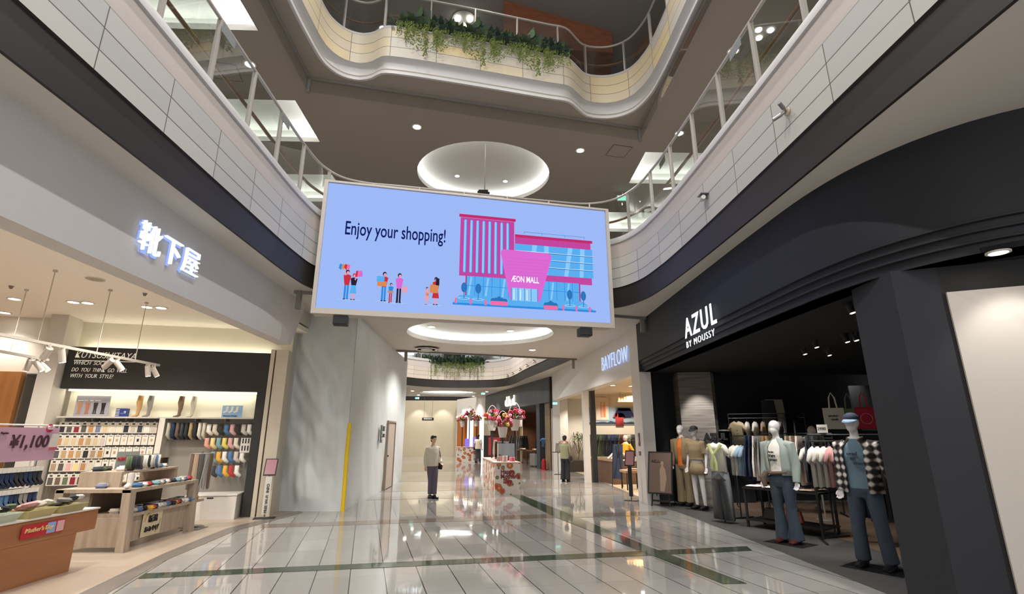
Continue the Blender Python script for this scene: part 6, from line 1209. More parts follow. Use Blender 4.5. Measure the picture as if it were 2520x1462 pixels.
t = thing('wall_picture', (7.0, 12.9, 1.75), math.radians(-8), 'pale leaning board with a dark picture high at the back', 'picture'); b = MB(); b.prism([(-0.12, 0, -0.75), (0.42, 0, -0.75), (0.32, 0, 0.75), (-0.1, 0, 0.75)], (0, 0.04, 0)); b.build('board', mat('board_pale', '#a59f94', 0.7), t); b = MB(); b.prism([(-0.22, -0.01, 0.1), (0.16, -0.01, 0.1), (0.10, -0.01, 0.73), (-0.22, -0.01, 0.73)], (0, -0.015, 0)); b.build('dark_print', dark, t)
t = thing('shoe_shelf', (5.75, 12.85, 0), 0.0, 'dark wall shelf carrying a pair of shoes beside the stone pillar', 'shelf'); b = MB(); b.box(-0.1, 0.75, -0.05, 0.4, 1.72, 1.75); b.build('shelf_board', smk, t); b = MB(); b.box(-0.1, 0.75, 0.35, 0.4, 0, 1.75); b.build('support', azin, t)
for k in range(2): b = MB(); b.ring_tube([(0, -0.12, 0.05), (0, -0.02, 0.06), (0, 0.08, 0.045), (0, 0.14, 0.03)], [(0.03, 0.03), (0.042, 0.045), (0.045, 0.03), (0.03, 0.02)], 10); o = b.build('shoe', mat('shoe_silver', '#9a968f', 0.3, 0.3), smooth=True); o.location = (5.95 + 0.13 * k, 12.93, 1.75); tag(o, 'metallic shoe on the dark shelf beside the stone pillar, %s of the pair' % ('left' if k == 0 else 'right'), 'shoe', 'shoes on the dark shelf')
for i, (u, v) in enumerate([(1975, 858), (2003, 840), (2035, 861), (2078, 826), (2100, 822), (2088, 750)]):
    x, y = atz(u, v, 3.17); 
    t = thing('ceiling_spotlight', (x, y, 3.2), 0, 'small lit spotlight in the black shop ceiling, %s from the left' % ['first', 'second', 'third', 'fourth', 'fifth', 'sixth'][i], 'spotlight', 'spotlights in the black ceiling'); b = MB(); b.tube((0, 0, 0), (0, 0, -0.05), 0.05, 10); b.tube((0, 0, -0.03), (0.02, -0.02, -0.14), 0.04, 10); b.build('housing', dark, t); b = MB(); b.tube((0.02, -0.02, -0.14), (0.0205, -0.0205, -0.143), 0.033, 10); b.build('lens', emis('spot_glow', (1, 0.85, 0.6), 7), t)
# ================================================================== RIGHT, FURTHER ON: BRIGHT CLOTHES SHOP
wallw = mat('bright_wall_cream', '#d2c4ab', 0.7); frw = mat('shopfront_white', '#cfc9c1', 0.5)
B0 = (3.76, 13.85); B1 = (2.72, 24.2); BA = math.degrees(math.atan2(B1[1] - B0[1], B1[0] - B0[0]))
def bpt(s, d=0.0): a = math.radians(BA); return (B0[0] + s * math.cos(a) + d * math.sin(a), B0[1] + s * math.sin(a) - d * math.cos(a))   # d>0 into the shop
b = MB(); b.prism([(*bpt(0), 3.22), (*bpt(10.4), 3.22), (*bpt(10.4, 0.35), 3.22), (*bpt(0, 0.35), 3.22)], (0, 0, Z1 - 3.22)); struct(b.build('wall_fascia_bright_shop', mat('fascia_white', '#d4cfc9', 0.35)))
b = MB(); b.prism([(3.72, 13.0, 0), (3.74, 13.85, 0), (4.02, 13.85, 0), (4.02, 13.0, 0)], (0, 0, Z1)); struct(b.build('wall_white_pier', frw))
s_, _ = onp(1438, 1120, B0, BA)
b = MB(); b.prism([(*bpt(s_ - 0.12), 0), (*bpt(s_ + 0.12), 0), (*bpt(s_ + 0.12, 0.2), 0), (*bpt(s_ - 0.12, 0.2), 0)], (0, 0, 3.25)); struct(b.build('wall_door_post', frw))
b = MB(); b.prism([(*bpt(s_ - 0.12, 0.3), 0), (*bpt(s_ + 0.12, 0.3), 0), (*bpt(s_ + 0.12, 0.45), 0), (*bpt(s_ - 0.12, 0.45), 0)], (0, 0, 3.25)); struct(b.build('wall_dark_jamb', dark))
b = MB(); b.box(3.9, 12, 22.2, 22.35, 0, 3.4); struct(b.build('wall_bright_shop_end', wallw))
b = MB(); b.box(9.5, 9.6, 13.9, 22.2, 0, 3.4); struct(b.build('wall_bright_shop_side', wallw))
b = MB(); b.prism([(4.0, 13.86, 3.35), (11, 13.86, 3.35), (11, 27, 3.35), (3.0, 27, 3.35)], (0, 0, 0.05)); struct(b.build('ceiling_bright_shop', wallw))
b = MB(); b.box(4.1, 9.5, 13.78, 13.88, 0, 3.35); struct(b.build('wall_between_shops', wallw))
b = MB(); b.box(2.75, 5.5, 25.2, 25.3, 0, 3.4); struct(b.build('wall_white_recess', frw))
spot((5.0, 20.3, 3.3), 160, (5.0, 21.6, 1.3), 90)  # added spot without a fixture, brightens the shirts on the rear rail
for x, y in ((5.2, 16.0), (5.2, 18.5), (5.6, 20.8), (4.2, 23.6), (7.2, 17)): spot((x, y, 3.3), 190, ang=135, col=(1, 0.9, 0.76), size=0.1)
for i, (u, v) in enumerate([(1508, 948), (1553, 950), (1555, 1001)]):
    x, y = atz(u, v, 3.34) if i < 2 else (5.4, 17.2); downlight(x, y, 3.34, 'warm lamp in the ceiling of the bright clothes shop, %s' % ['left', 'right', 'low'][i], 'lamps of the bright clothes shop', 0.09)
t = thing('shop_sign', (*bpt(0), 3.2), math.radians(BA - 180), 'blue edged glowing sign BAYFLOW on the white fascia', 'sign')
s1, z1 = onp(1487, 918, B0, BA); s0, z0 = onp(1551, 895, B0, BA)
me = text_mesh('BAYFLOW', 1.0, 0.006, 1, -0.02, space=1.08); x0 = min(q.co.x for q in me.vertices); x1 = max(q.co.x for q in me.vertices); zz = max(q.co.z for q in me.vertices)
me.transform(Matrix.Translation((-x0, 0, 0))); me.transform(Matrix.Diagonal(((s1 - s0) / (x1 - x0), 1, 0.44 / zz, 1))); me.materials.clear(); me.materials.append(emis('bay_white', (0.8, 0.9, 1.0), 0.9)); link('letters', me, t, (-s1, -0.07, 0.42))
me2 = me.copy(); me2.materials.clear(); me2.materials.append(emis('sign_halo', (0.35, 0.48, 1.0), 1.0)); link('blue_rear_glow', me2, t, (-s1 - 0.02, -0.035, 0.415))
YW = 22.18
def wl(u, v, y=YW): return aty(u, v, y)
# mural, poster
x0, z1 = wl(1441, 1002); x1, z0 = wl(1562, 1046)
t = thing('wall_mural', (x0, YW - 0.03, z0), 0, 'wide blue grey mural with dark mountain silhouette inside the bright shop', 'mural'); b = MB(); b.box(0, x1 - x0, 0, 0.02, 0, z1 - z0); b.build('sky_board', mat('mural_sky', '#8b9aa2', 0.6), t)
W_ = x1 - x0; b = MB(); pts = [(0, 0.02)] + [(W_ * k / 16, 0.10 + 0.16 * abs(noise.noise(Vector((k * 0.7, 2, 1))))) for k in range(17)] + [(W_, 0.02)]; b.prism([(x, -0.005, z) for x, z in pts], (0, 0.006, 0)); b.build('mountain_print', mat('mural_dark', '#2b2c2e', 0.6), t)
x0, z1 = wl(1465, 978, 22.1); x1, z0 = wl(1499, 1034, 22.1)
t = thing('hanging_poster', (x0, 22.12, z0), 0, 'cream hanging poster with two standing figures in the bright shop', 'poster'); b = MB(); b.box(0, x1 - x0, 0, 0.01, 0, z1 - z0); b.build('sheet', mat('poster_cream', '#cdb59a', 0.5), t)
for k, h in enumerate(('#c58a74', '#d07a44')):
    b = MB(); q = 0.24 + 0.13 * k; b.ring_tube([(q, -0.004, 0.12), (q, -0.004, 0.45), (q, -0.004, 0.66)], [(0.045, 0.002), (0.06, 0.002), (0.03, 0.002)], 8); b.ball((q, -0.004, 0.72), (0.03, 0.003, 0.04), 8); b.build('printed_figure', fab(h), t)
x0, z1 = wl(1520, 972, 21.0); t = thing('wooden_letters', (x0, 21.0, z1 - 0.25), 0, 'row of wooden boards hanging high in the bright shop', 'sign'); b = MB(); [b.box(0.02 + 0.11 * k, 0.11 + 0.11 * k, 0, 0.03, 0, 0.16 + 0.012 * k) for k in range(7)]; b.build('boards', mat('ply', '#a9854f', 0.6), t); b = MB(); b.tube((0.1, 0.015, 0.1), (0.1, 0.015, 3.36 - z1 + 0.25), 0.006, 5); b.tube((0.7, 0.015, 0.1), (0.7, 0.015, 3.36 - z1 + 0.25), 0.006, 5); b.build('hanging_wires', smk, t); b = MB(); b.box(0, 0.8, 0.0, 0.03, -0.03, 0.0); b.build('base_board', MATS['ply'], t)
for u0, u1, v0, v1, kind, h, lab in ((1517, 1530, 1012, 1045, 'tee', '#b43a3a', 'red t-shirt hanging on the mural of the bright shop'), (1513, 1558, 1008, 1024, 'shirt', '#4f5fae', 'blue garment spread along a bar before the mural')):
    x, z = wl((u0 + u1) / 2, v0, 22.1); CN['#4f5fae'] = 'blue'; o = hung(kind, 'display_garment', (x, 22.10, z), 0, lab, 'clothing', None, fab(h), 0.9)
    if kind == 'shirt': o.scale = (1.5, 1, 0.45)
# racks of clothes
xa, _ = wl(1441, 1075, 21.6); rail_rack('clothes_rack', (xa, 21.6), (xa + 2.1, 21.6), 1.55, 'clothes rail with grey and green shirts at the back of the bright shop', False, 0.02)
fill_rack((xa, 21.5), (xa + 2.1, 21.5), 1.55, [('shirt', h, CN[h]) for h in ['#8f8b86', '#8f8b86', '#8f8b86', '#5f6f52', '#5f6f52', '#3b4048', '#3b4048', '#20304f', '#3b4048', '#6b584c', '#8c2434', '#b9b2a4', '#57534f']], 'shirts at the back of the bright shop', 'at the back of the bright shop', tilt=-3.2)
rail_rack('clothes_rack', (5.2, 18.6), (6.2, 17.6), 1.35, 'rack of patterned clothes in the middle of the bright shop')
CN['#3f7a68'] = 'green'; CN['#c05a3a'] = 'rust'
fill_rack((5.2, 18.6), (6.2, 17.6), 1.35, [('tee', h, CN[h]) for h in ['#3f7a68', '#c05a3a', '#b9b2a4', '#e3ddd2', '#6b584c', '#33332f', '#c7b9ae', '#3b4048']], 'clothes in the middle of the bright shop', 'on the middle rack of the bright shop')
# display podium with lounging mannequin in yellow
pm = wood_mat('podium_wood', '#5a4230', '#6c4f3a', 1, 0.5, 'X')
px_, py_ = atz(1511, 1186, 0)
t = thing('display_podium', (4.05, 18.1), math.radians(8), 'brown wooden podium with goods at the entrance of the bright shop', 'podium'); b = MB(); b.box(0, 1.5, 0, 2.6, 0, 0.72); b.build('body', pm, t, bevel=0.01); b = MB(); b.box(-0.02, 1.52, -0.02, 2.62, 0.72, 0.75); b.build('top', pm, t)
t = thing('reclining_mannequin', (4.75, 19.0, 0.75), math.radians(-60), 'mannequin in bright yellow shirt reclining on the brown podium', 'mannequin')
b = MB(); b.ring_tube([(0, 0.0, 0.10), (0, -0.02, 0.35), (0, 0.02, 0.55), (0, 0.03, 0.64)], [(0.15, 0.11), (0.13, 0.1), (0.17, 0.1), (0.06, 0.06)], 14); b.ball((0, 0.02, 0.78), (0.075, 0.09, 0.11), 14)
for q in (-0.09, 0.09): b.ring_tube([(q, 0, 0.09), (q, -0.42, 0.22 + abs(q)), (q, -0.8, 0.06)], [0.08, 0.055, 0.035], 10); b.ring_tube([(q * 2, 0.02, 0.55), (q * 3, 0.12, 0.3), (q * 3, 0.16, 0.05)], [0.045, 0.035, 0.025], 10)
remeshed(b, 'body', mannb, t, 0.014); yel = mat('cloth_yellow', '#e0a528', 0.8, noise_s=14, noise_a=0.12); b = MB(); b.ring_tube([(0, 0.0, 0.06), (0, -0.02, 0.35), (0, 0.02, 0.55), (0, 0.03, 0.60)], [(0.2, 0.16), (0.17, 0.13), (0.20, 0.12), (0.07, 0.07)], 14)
for q in (-0.09, 0.09): b.ring_tube([(q * 2, 0.02, 0.55), (q * 3, 0.12, 0.32)], [0.06, 0.05], 10)
remeshed(b, 'yellow_shirt', yel, t, 0.018)
for k, h in enumerate(['#d9a441', '#e3ddd2', '#3f7a68', '#d9a441', '#e6cf8e']): o = put(fme0, 'folded_garment', (4.3 + 0.25 * k, 18.45 - 0.02 * k, 0.755), 0.2 * k, 'folded %s garment on the brown podium' % CN[h], 'folded clothes', 'folded clothes on the brown podium', fab(h), 0, (1.8, 2, 1.2))
# leaning display board, bench, sign stand
t = thing('display_easel', (4.0, 17.3), math.radians(-35), 'dark easel holding navy jeans in front of the brown podium', 'easel'); b = MB(); b.box(-0.17, 0.17, 0, 0.02, 0.25, 1.35); b.build('navy_board', mat('jeans_navy', '#2b3346', 0.8, noise_s=10, noise_a=0.2), t, rot=(-0.15, 0, 0))
for q in (-0.18, 0.18): b = MB(); b.tube((q, 0.0, 0), (q * 0.5, -0.0, 1.35), 0.015, 6); b.build('leg', dark, t)
b = MB(); b.tube((0, 0.45, 0), (0, 0.0, 1.3), 0.015, 6); b.build('rear_leg', dark, t)
t = thing('stool', (4.28, 16.5), 0.1, 'tan topped stool carrying folded pink clothes inside the bright shop', 'stool'); b = MB(); b.box(-0.3, 0.3, -0.3, 0.3, 0.5, 0.58); b.build('seat', mat('stool_tan', '#9a7a5c', 0.6), t, bevel=0.02)
for q, w_ in ((-1, -1), (1, -1), (1, 1), (-1, 1)): b = MB(); b.tube((q * 0.25, w_ * 0.25, 0), (q * 0.25, w_ * 0.25, 0.5), 0.02, 6); b.build('leg', dark, t)
for k in range(3): put(fme0, 'folded_garment', (4.2 + 0.1 * k, 16.45, 0.585 + 0.0 * k), 0.3 * k, 'folded pink garment on the tan stool, %s' % ['left', 'middle', 'right'][k], 'folded clothes', 'folded clothes on the tan stool', fab('#d7a4a0'), 0, (1.2, 2.2, 1.0))
t = thing('side_table', (5.0, 17.0), 0.1, 'small pale table with striped clothes behind the stool', 'table'); b = MB(); b.box(-0.4, 0.4, -0.25, 0.25, 0.82, 0.88); b.build('table_top', mat('stool_pale', '#c2a894', 0.6), t, bevel=0.01)
for q, w_ in ((-1, -1), (1, -1), (1, 1), (-1, 1)): b = MB(); b.tube((q * 0.35, w_ * 0.2, 0), (q * 0.35, w_ * 0.2, 0.82), 0.015, 6); b.build('leg', dark, t)
x, y = atz(1566, 1231, 0)
t = thing('leaflet_stand', (3.52, 13.75), math.radians(-30), 'slim black stand with tilted pink notice beside the white pier', 'sign stand'); b = MB(); b.box(-0.16, 0.16, -0.12, 0.12, 0, 0.015); b.build('base', dark, t); b = MB(); b.box(-0.05, 0.05, -0.015, 0.015, 0.1, 0.85); b.tube((0, 0, 0), (0, 0, 0.85), 0.012, 6); b.build('pole', dark, t)
b = MB(); b.box(-0.13, 0.13, -0.01, 0.01, 0, 0.42); f_ = b.build('notice_frame', dark, t, rot=(-0.4, 0, 0)); f_.location = (0, -0.02, 0.84); b = MB(); b.box(-0.105, 0.105, -0.013, -0.01, 0.03, 0.39); b.build('pink_notice', MATS['notice_pink'], f_)
for z, h, lab in ((1.35, 0.32, 'narrow grey notice on the white pier'), (1.12, 0.1, 'small notice below the narrow one on the white pier')): t = thing('notice', (3.715, 13.4, z), -PI / 2, lab, 'notice'); b = MB(); b.box(-0.06, 0.06, -0.01, 0.005, 0, h); b.build('board', mat('notice_grey', '#6e6864', 0.5), t); b = MB(); b.box(-0.045, 0.045, -0.012, -0.01, h * 0.3, h * 0.7); b.build('printed_block', mat('notice_pink', '#b08088'), t)
# recess: plant, white mannequin, stand
def potted(x, y, lab):
    t = thing('potted_plant', (x, y), 0, lab, 'potted plant'); b = MB(); b.box(-0.45, 0.45, -0.3, 0.3, 0, 0.5); b.build('planter_box', mat('planter_dark', '#3a332f', 0.6), t, bevel=0.01)
    b = MB(); b.ring_tube([(0, 0, 0.5), (0.06, 0, 0.9), (0.02, 0, 1.4)], [0.03, 0.022, 0.018], 8); b.ring_tube([(0.02, 0, 0.8), (-0.14, 0.05, 1.3)], [0.018, 0.012], 6); b.ring_tube([(0.05, 0, 0.8), (0.2, -0.05, 1.3)], [0.018, 0.012], 6); b.build('trunk', mat('bark', '#6b5a44', 0.9), t, True)
    b = MB(); rnd = random.Random(4)
    for k in range(190):
        c = Vector((rnd.choice((-0.15, 0.02, 0.2)), 0, rnd.uniform(1.35, 1.6))); d = Vector((rnd.gauss(0, 1), rnd.gauss(0, 1), rnd.gauss(0.5, 0.8))).normalized(); s = d.cross(Vector((0, 0, 1))).normalized() * 0.014; L = rnd.uniform(0.22, 0.42); m = c + d * L * 0.55; e = c + d * L + Vector((0, 0, -0.12)); b.add([c, m - s, e, m + s], [(0, 1, 2, 3)])
    b.build('foliage', mat('leaf_dark', '#4a5f35', 0.6, noise_s=6, noise_a=0.35), t); return t
potted(3.92, 24.7, 'potted dracaena in a dark box beside the white recess wall')
x, y = atz(1372, 1147, 0); figure('mannequin', (3.12, 23.7), math.radians(-20), 'small white mannequin in cap and striped top beside the potted plant', 'mannequin', mannm, s=0.95, clothes=[('tee', fab('#b9a39a'), 0.9, 'long', 0.0), ('pants', fab('#e3ddd2'), 0.08, 0.09, 0.0), ('cap', fab('#e3ddd2'))])
t = thing('notice_stand', (2.75, 22.9), math.radians(-20), 'thin black notice stand before the white recess', 'sign stand'); b = MB(); b.tube((0, 0, 0), (0, 0, 0.95), 0.014, 6); b.box(-0.25, 0.1, -0.01, 0.01, 0.9, 0.93); b.build('pole', dark, t); b = MB(); b.box(-0.16, 0.16, -0.15, 0.15, 0, 0.015); b.build('base', dark, t); b = MB(); b.box(-0.12, 0.12, -0.01, 0.01, 0, 0.4); o = b.build('notice_board', smk, t, rot=(-0.4, 0, 0)); o.location = (0, 0, 0.92)

# ================================================================== FAR SHOPS
S0 = (2.66, 25.3); S1 = (-0.72, 37.6); SAg = math.degrees(math.atan2(S1[1] - S0[1], S1[0] - S0[0])); SLn = math.hypot(S1[0] - S0[0], S1[1] - S0[1])
def spt(s, d=0.0): a = math.radians(SAg); return (S0[0] + s * math.cos(a) + d * math.sin(a), S0[1] + s * math.sin(a) - d * math.cos(a))
greyw = wood_mat('grey_plank', '#4a4d50', '#5c6062', 0.7, 0.6, 'Z')
def strip(name, s0, s1, d0, d1, z0, z1, m, pf=spt): b = MB(); b.prism([(*pf(s0, d0), z0), (*pf(s1, d0), z0), (*pf(s1, d1), z0), (*pf(s0, d1), z0)], (0, 0, z1 - z0)); return struct(b.build(name, m))
strip('wall_fascia_grey_shop', 0, SLn, 0, 0.4, 3.22, Z1, greyw); strip('wall_grey_shop_corner', -0.15, 0.0, 0, 0.9, 2.9, Z1, dark)
strip('wall_wood_pillar', 0.2, 0.9, 0.1, 0.6, 0, 3.22, wood_mat('driftwood', '#6b5844', '#8a7458', 0.8)); strip('wall_white_end', -1.1, -0.16, 0.1, 0.5, 0, Z1, frw)
brick = mat('brick_brown', '#6f4a36', 0.8, noise_s=5, noise_a=0.3); strip('wall_grey_shop_back', 0.9, SLn, 6.0, 6.1, 0, 3.22, brick); strip('wall_grey_shop_side', SLn - 0.1, SLn, 0.4, 6, 0, 3.22, brick); strip('ceiling_grey_shop', 0, SLn, 0.4, 6.1, 3.22, 3.3, mat('ceil_dim', '#4d453e', 0.9)); strip('wall_dark_post', 1.4, 1.9, 0.0, 0.3, 0, 3.22, mat('post_steel', '#3b4046', 0.6))
for s in (2.5, 5.0, 8.0, 11.0): x, y = spt(s, 2.5); spot((x, y, 3.15), 90, ang=130, col=(1, 0.82, 0.62), size=0.1)
t = thing('shop_sign', (*spt(0), 3.22), math.radians(SAg - 180), 'glowing cream lettered sign on the grey plank fascia', 'sign'); s1, z1 = onp(1245, 998, S0, SAg); s0, z0 = onp(1271, 992, S0, SAg)
me = text_mesh('d.h.d.', 1.0, 0.02, 1, 0.03); x0 = min(q.co.x for q in me.vertices); x1 = max(q.co.x for q in me.vertices); me.transform(Matrix.Translation((-x0, 0, 0))); me.transform(Matrix.Diagonal(((s1 - s0) / (x1 - x0), 1, 0.8, 1))); me.materials.clear(); me.materials.append(emis('sign_cream_glow', (1, 0.88, 0.62), 3)); link('letters', me, t, (-s1, -0.06, 0.18))
rnd = random.Random(11); DK = ['#33332f', '#20304f', '#3b4048', '#57534f', '#6b584c', '#2a2a30', '#8f8b86', '#b9b2a4']
for ri, (s, d) in enumerate(((2.6, 1.2), (4.6, 1.6), (7.2, 1.2), (9.8, 1.4))):
    p, q = spt(s, d), spt(s + 1.4, d); rail_rack('clothes_rack', p, q, 1.5, 'clothes rack inside the grey plank shop, %s from the near end' % ['first', 'second', 'third', 'fourth'][ri]); fill_rack(p, q, 1.5, [('shirt', h, CN[h]) for h in [rnd.choice(DK) for _ in range(9)]], 'clothes in the grey plank shop', 'on the %s grey shop rack' % ['first', 'second', 'third', 'fourth'][ri], tilt=0.8)
for k, (s, d, h, lab) in enumerate(((2.4, 1.0, '#b43a3a', 'display table of red and blue goods at the grey shop entrance'), (4.0, 0.6, '#8f8b86', 'display table with folded cloths in the grey shop'), (6.0, 0.5, '#6b584c', 'dark display table deeper in the grey shop'))):
    x, y = spt(s, d); t = thing('display_table', (x, y), math.radians(SAg), lab, 'display table'); b = MB(); b.box(-0.5, 0.5, -0.3, 0.3, 0.78, 0.82); b.build('table_top', pm, t)
    for q, w_ in ((-1, -1), (1, -1), (1, 1), (-1, 1)): b = MB(); b.tube((q * 0.45, w_ * 0.25, 0), (q * 0.45, w_ * 0.25, 0.78), 0.02, 6); b.build('leg', dark, t)
    for j in range(6):
        hh = ['#b43a3a', '#4f739c', '#e3ddd2', '#d9a441', '#8f8b86', '#d7a4a0'][(j + k) % 6]; put(fme0, 'folded_garment', (x + 0.28 * (j % 3 - 1) * math.cos(math.radians(SAg)) + 0.1, y + 0.28 * (j % 3 - 1) * math.sin(math.radians(SAg)) - 0.1 + 0.2 * (j // 3), 0.82), 0.1 * j, 'folded %s garment on the %s table of the grey plank shop' % (CN[hh], ['first', 'second', 'third'][k]), 'folded clothes', 'folded clothes in the grey plank shop', fab(hh), 0, (1.6, 1.8, 2.5))
x, y = spt(3.3, 0.35); t = thing('suitcase', (x, y), math.radians(SAg) + 0.4, 'silver suitcase standing at the grey shop entrance', 'suitcase'); b = MB(); b.box(-0.22, 0.22, -0.13, 0.13, 0.05, 0.68); b.build('shell', mat('case_silver', '#9a9a98', 0.35, 0.5), t, bevel=0.03); b = MB(); b.ring_tube([(-0.08, 0, 0.67), (-0.08, 0, 0.85), (0.08, 0, 0.85), (0.08, 0, 0.67)], 0.01, 6); b.build('handle', smk, t)
for q in (-1, 1): b = MB(); b.ball((q * 0.17, 0, 0.03), (0.03, 0.02, 0.03), 8); b.build('wheel', dark, t)
x, y = spt(0.55, -0.12); t = thing('fire_extinguisher', (x, y), 0, 'red fire extinguisher at the foot of the wooden pillar of the grey shop', 'fire extinguisher'); b = MB(); b.lathe([(0.0, 0.0), (0.11, 0.0), (0.11, 0.4), (0.07, 0.5), (0.03, 0.52), (0.0, 0.53)], n=16); b.build('cylinder', mat('extinguisher_red', '#a3161d', 0.35), t, True); b = MB(); b.tube((0, 0, 0.52), (0, 0, 0.6), 0.02, 8); b.box(-0.02, 0.1, -0.015, 0.015, 0.59, 0.62); b.build('valve', dark, t); b = MB(); b.lathe([(0.0, 0.0), (0.17, 0.0), (0.16, 0.04), (0.0, 0.04)], n=16); b.build('stand', MATS['extinguisher_red'], t)
x, y = spt(1.1, 0.15); o = hung('tee', 'display_outfit', (x - 0.05, y - 0.2, 1.55), math.radians(-10), 'blue shirt hanging on the wooden pillar of the grey shop', 'clothing', None, fab('#4f739c'), 0.7)
for s_h in (0.1, 0.2): pass
# third shop with orange curtains
T0 = (-0.72, 37.6); T1 = (-3.1, 41.8); TAg = math.degrees(math.atan2(T1[1] - T0[1], T1[0] - T0[0])); TLn = math.hypot(T1[0] - T0[0], T1[1] - T0[1])
def tpt(s, d=0.0): a = math.radians(TAg); return (T0[0] + s * math.cos(a) + d * math.sin(a), T0[1] + s * math.sin(a) - d * math.cos(a))
strip('wall_fascia_orange_shop', 0, TLn, 0, 0.3, 3.1, Z1, frw, tpt)
orw = mat('orange_panel', '#a85e1c', 0.5); strip('wall_orange_shop_left', TLn * 0.72, TLn, 0.1, 0.3, 0, 3.1, orw, tpt); strip('wall_orange_shop_right', TLn * 0.30, TLn * 0.42, 0.1, 0.3, 0, 3.1, orw, tpt); strip('wall_orange_shop_back', -1, TLn, 2.5, 2.6, 0, 3.1, wallw, tpt)
for f in (0.5,): x, y = tpt(TLn * f, 1.5); spot((x, y, 3.05), 55, ang=130, col=(1, 0.85, 0.65), size=0.1)
t = thing('shop_sign', (*tpt(0), 3.1), math.radians(TAg - 180), 'small glowing white sign on the far white fascia', 'sign'); s1, z1 = onp(1139, 1020, T0, TAg); s0, z0 = onp(1157, 1018, T0, TAg)
b = MB(); b.box(-s1, -s0, -0.06, -0.02, z1 - 3.1, z1 - 3.1 + 0.36); b.build('lit_plate', emis('plate_glow', (0.8, 0.9, 1.0), 2.4), t, bevel=0.0)
b = MB()
for k in range(16): x, y = tpt(TLn * (k + 0.5) / 16, -0.05); b.ball((x, y, 3.06), 0.045, 6)
o = b.build('bulb_string', emis('bulb_glow', (1, 0.8, 0.5), 8)); tag(o, 'string of tiny warm bulbs along the far shop entrance', 'light string')
# end wall, notices
b = MB(); b.box(-14, -2.9, 43.0, 43.2, 0, Z1); struct(b.build('wall_mall_end', mat('end_wall_cream', '#b9ae96', 0.5)))
b = MB(); b.box(-3.1, -2.6, 42.0, 43.2, 0, Z1); struct(b.build('wall_mall_end_corner', frw))
for u in (1046, 1106): x, _ = aty(u - 18, 1010, 42.2); spot((x, 42.0, 4.2), 60, (x, 43.0, 2.2), 80)
x0, z1 = aty(1039, 1028, 37.9); x1, z0 = aty(1067, 1035, 37.9); t = thing('hanging_sign', ((x0 + x1) / 2, 37.9, z0), 0, 'small dark hanging sign before the cream end wall', 'sign'); b = MB(); b.box(-(x1 - x0) / 2, (x1 - x0) / 2, -0.03, 0.03, 0, z1 - z0); b.build('sign_board', dark, t); b = MB(); b.box(-0.3, 0.3, -0.035, -0.03, 0.08, 0.16); b.build('white_text_bar', packw, t)
for q in (-0.3, 0.3): b = MB(); b.tube((q, 0, 0.2), (q, 0, Z1 - z0), 0.01, 5); b.build('hanging_rod', smk, t)
x, y = atz(1031, 1005, 4.2); exit_sign(-5.75, 37.9, 4.35, 'blue green exit sign under the ceiling at the cream end wall', 0.7)
# left wall beyond the hoarding
b = MB(); b.prism([(-3.6, 20.1, 0), (-3.6, 20.25, 0), (-9, 21.8, 0), (-9, 21.6, 0)], (0, 0, Z1)); struct(b.build('wall_left_far', frw))
b = MB(); b.prism([(-7.4, 22, 0), (-8.5, 43, 0), (-8.7, 43, 0), (-7.6, 22, 0)], (0, 0, Z1)); struct(b.build('wall_left_farthest', mat('end_wall_cream')))
for x, y in ((-5.6, 26.5), (-1.2, 26.5), (-3.2, 33), (-1.5, 21.5), (1.5, 16.5), (-1.8, 17.5), (-5.5, 38)): spot((x, y, Z1 - 0.05 if not (22 < y < 30) else 9.2), 340 if not (22 < y < 30) else 1000, ang=140, size=0.12)  # added spots without fixtures, brightening the walkway and the far fascia
# second storey background seen through the far opening
up = mat('upper_wall', '#8d8f92', 0.7); b = MB(); b.box(-14, 10, 45, 45.2, FL2, Z2); struct(b.build('wall_upper_far', up))
b = MB(); b.box(-3.4, -2.0, 33.0, 33.1, FL2, FL2 + 2.5); o = b.build('grey_display_board', mat('board_grey', '#55575c', 0.6)); tag(o, 'grey board standing on the upper floor behind the trailing plants', 'board')
t = thing('blue_banner', (1.0, 36, FL2), 0, 'blue slanted banner on the upper floor right of the trailing plants', 'banner'); b = MB(); b.prism([(-2.6, 0, 0.6), (1.6, 0, 2.4), (1.6, 0, 1.5), (-2.0, 0, 0.3)], (0, 0.1, 0)); b.build('cloth', mat('banner_blue', '#4a5a86', 0.6), t); b = MB(); b.tube((-2.0, 0.05, 0), (-2.0, 0.05, 0.9), 0.04, 6); b.tube((1.4, 0.05, 0), (1.4, 0.05, 2.3), 0.04, 6); b.build('poles', smk, t)
for i, (x, z) in enumerate(((-8, 8.7), (-5.5, 9.0), (-2.5, 8.8), (0.5, 8.6), (2.5, 8.0), (4, 8.8))):
    b = MB(); b.box(x - 0.7, x + 0.7, 44.85, 45.0, z - 0.1, z + 0.02); o = b.build('linear_wall_lamp', emis('strip_cool', (0.9, 0.96, 1.0), 5)); tag(o, 'bright linear lamp on the upper floor beyond the far opening, %s from the left' % ['first', 'second', 'third', 'fourth', 'fifth', 'sixth'][i], 'lamp', 'linear lamps beyond the far opening')
for x in (-7, -2, 3): spot((x, 38, 9.2), 900, ang=140, size=0.15)
for k, (x, z) in enumerate(((-7.05, 7.95), (-7.05, 8.72))):  # upper copy stands in for the lettering's second reflection in a pane
    t = thing('cinema_sign', (x - 0.95, 40.0, z), 0, 'glowing white cinema lettering mirrored in the polished floor, doubled as by a pane, %s line' % ('lower', 'upper')[k], 'sign', 'cinema lettering'); text('letters', 'ÆON CINEMA', 0.45, emis('cinema_white', (0.85, 0.9, 1.0), 3.5), t, (0, 0, 0), bold=0.01); b = MB(); b.tube((0.3, 0.02, 0.2), (0.3, 0.02, Z2 - z), 0.015, 6); b.tube((2.3, 0.02, 0.2), (2.3, 0.02, Z2 - z), 0.015, 6); b.build('hanging_rods', smk, t)
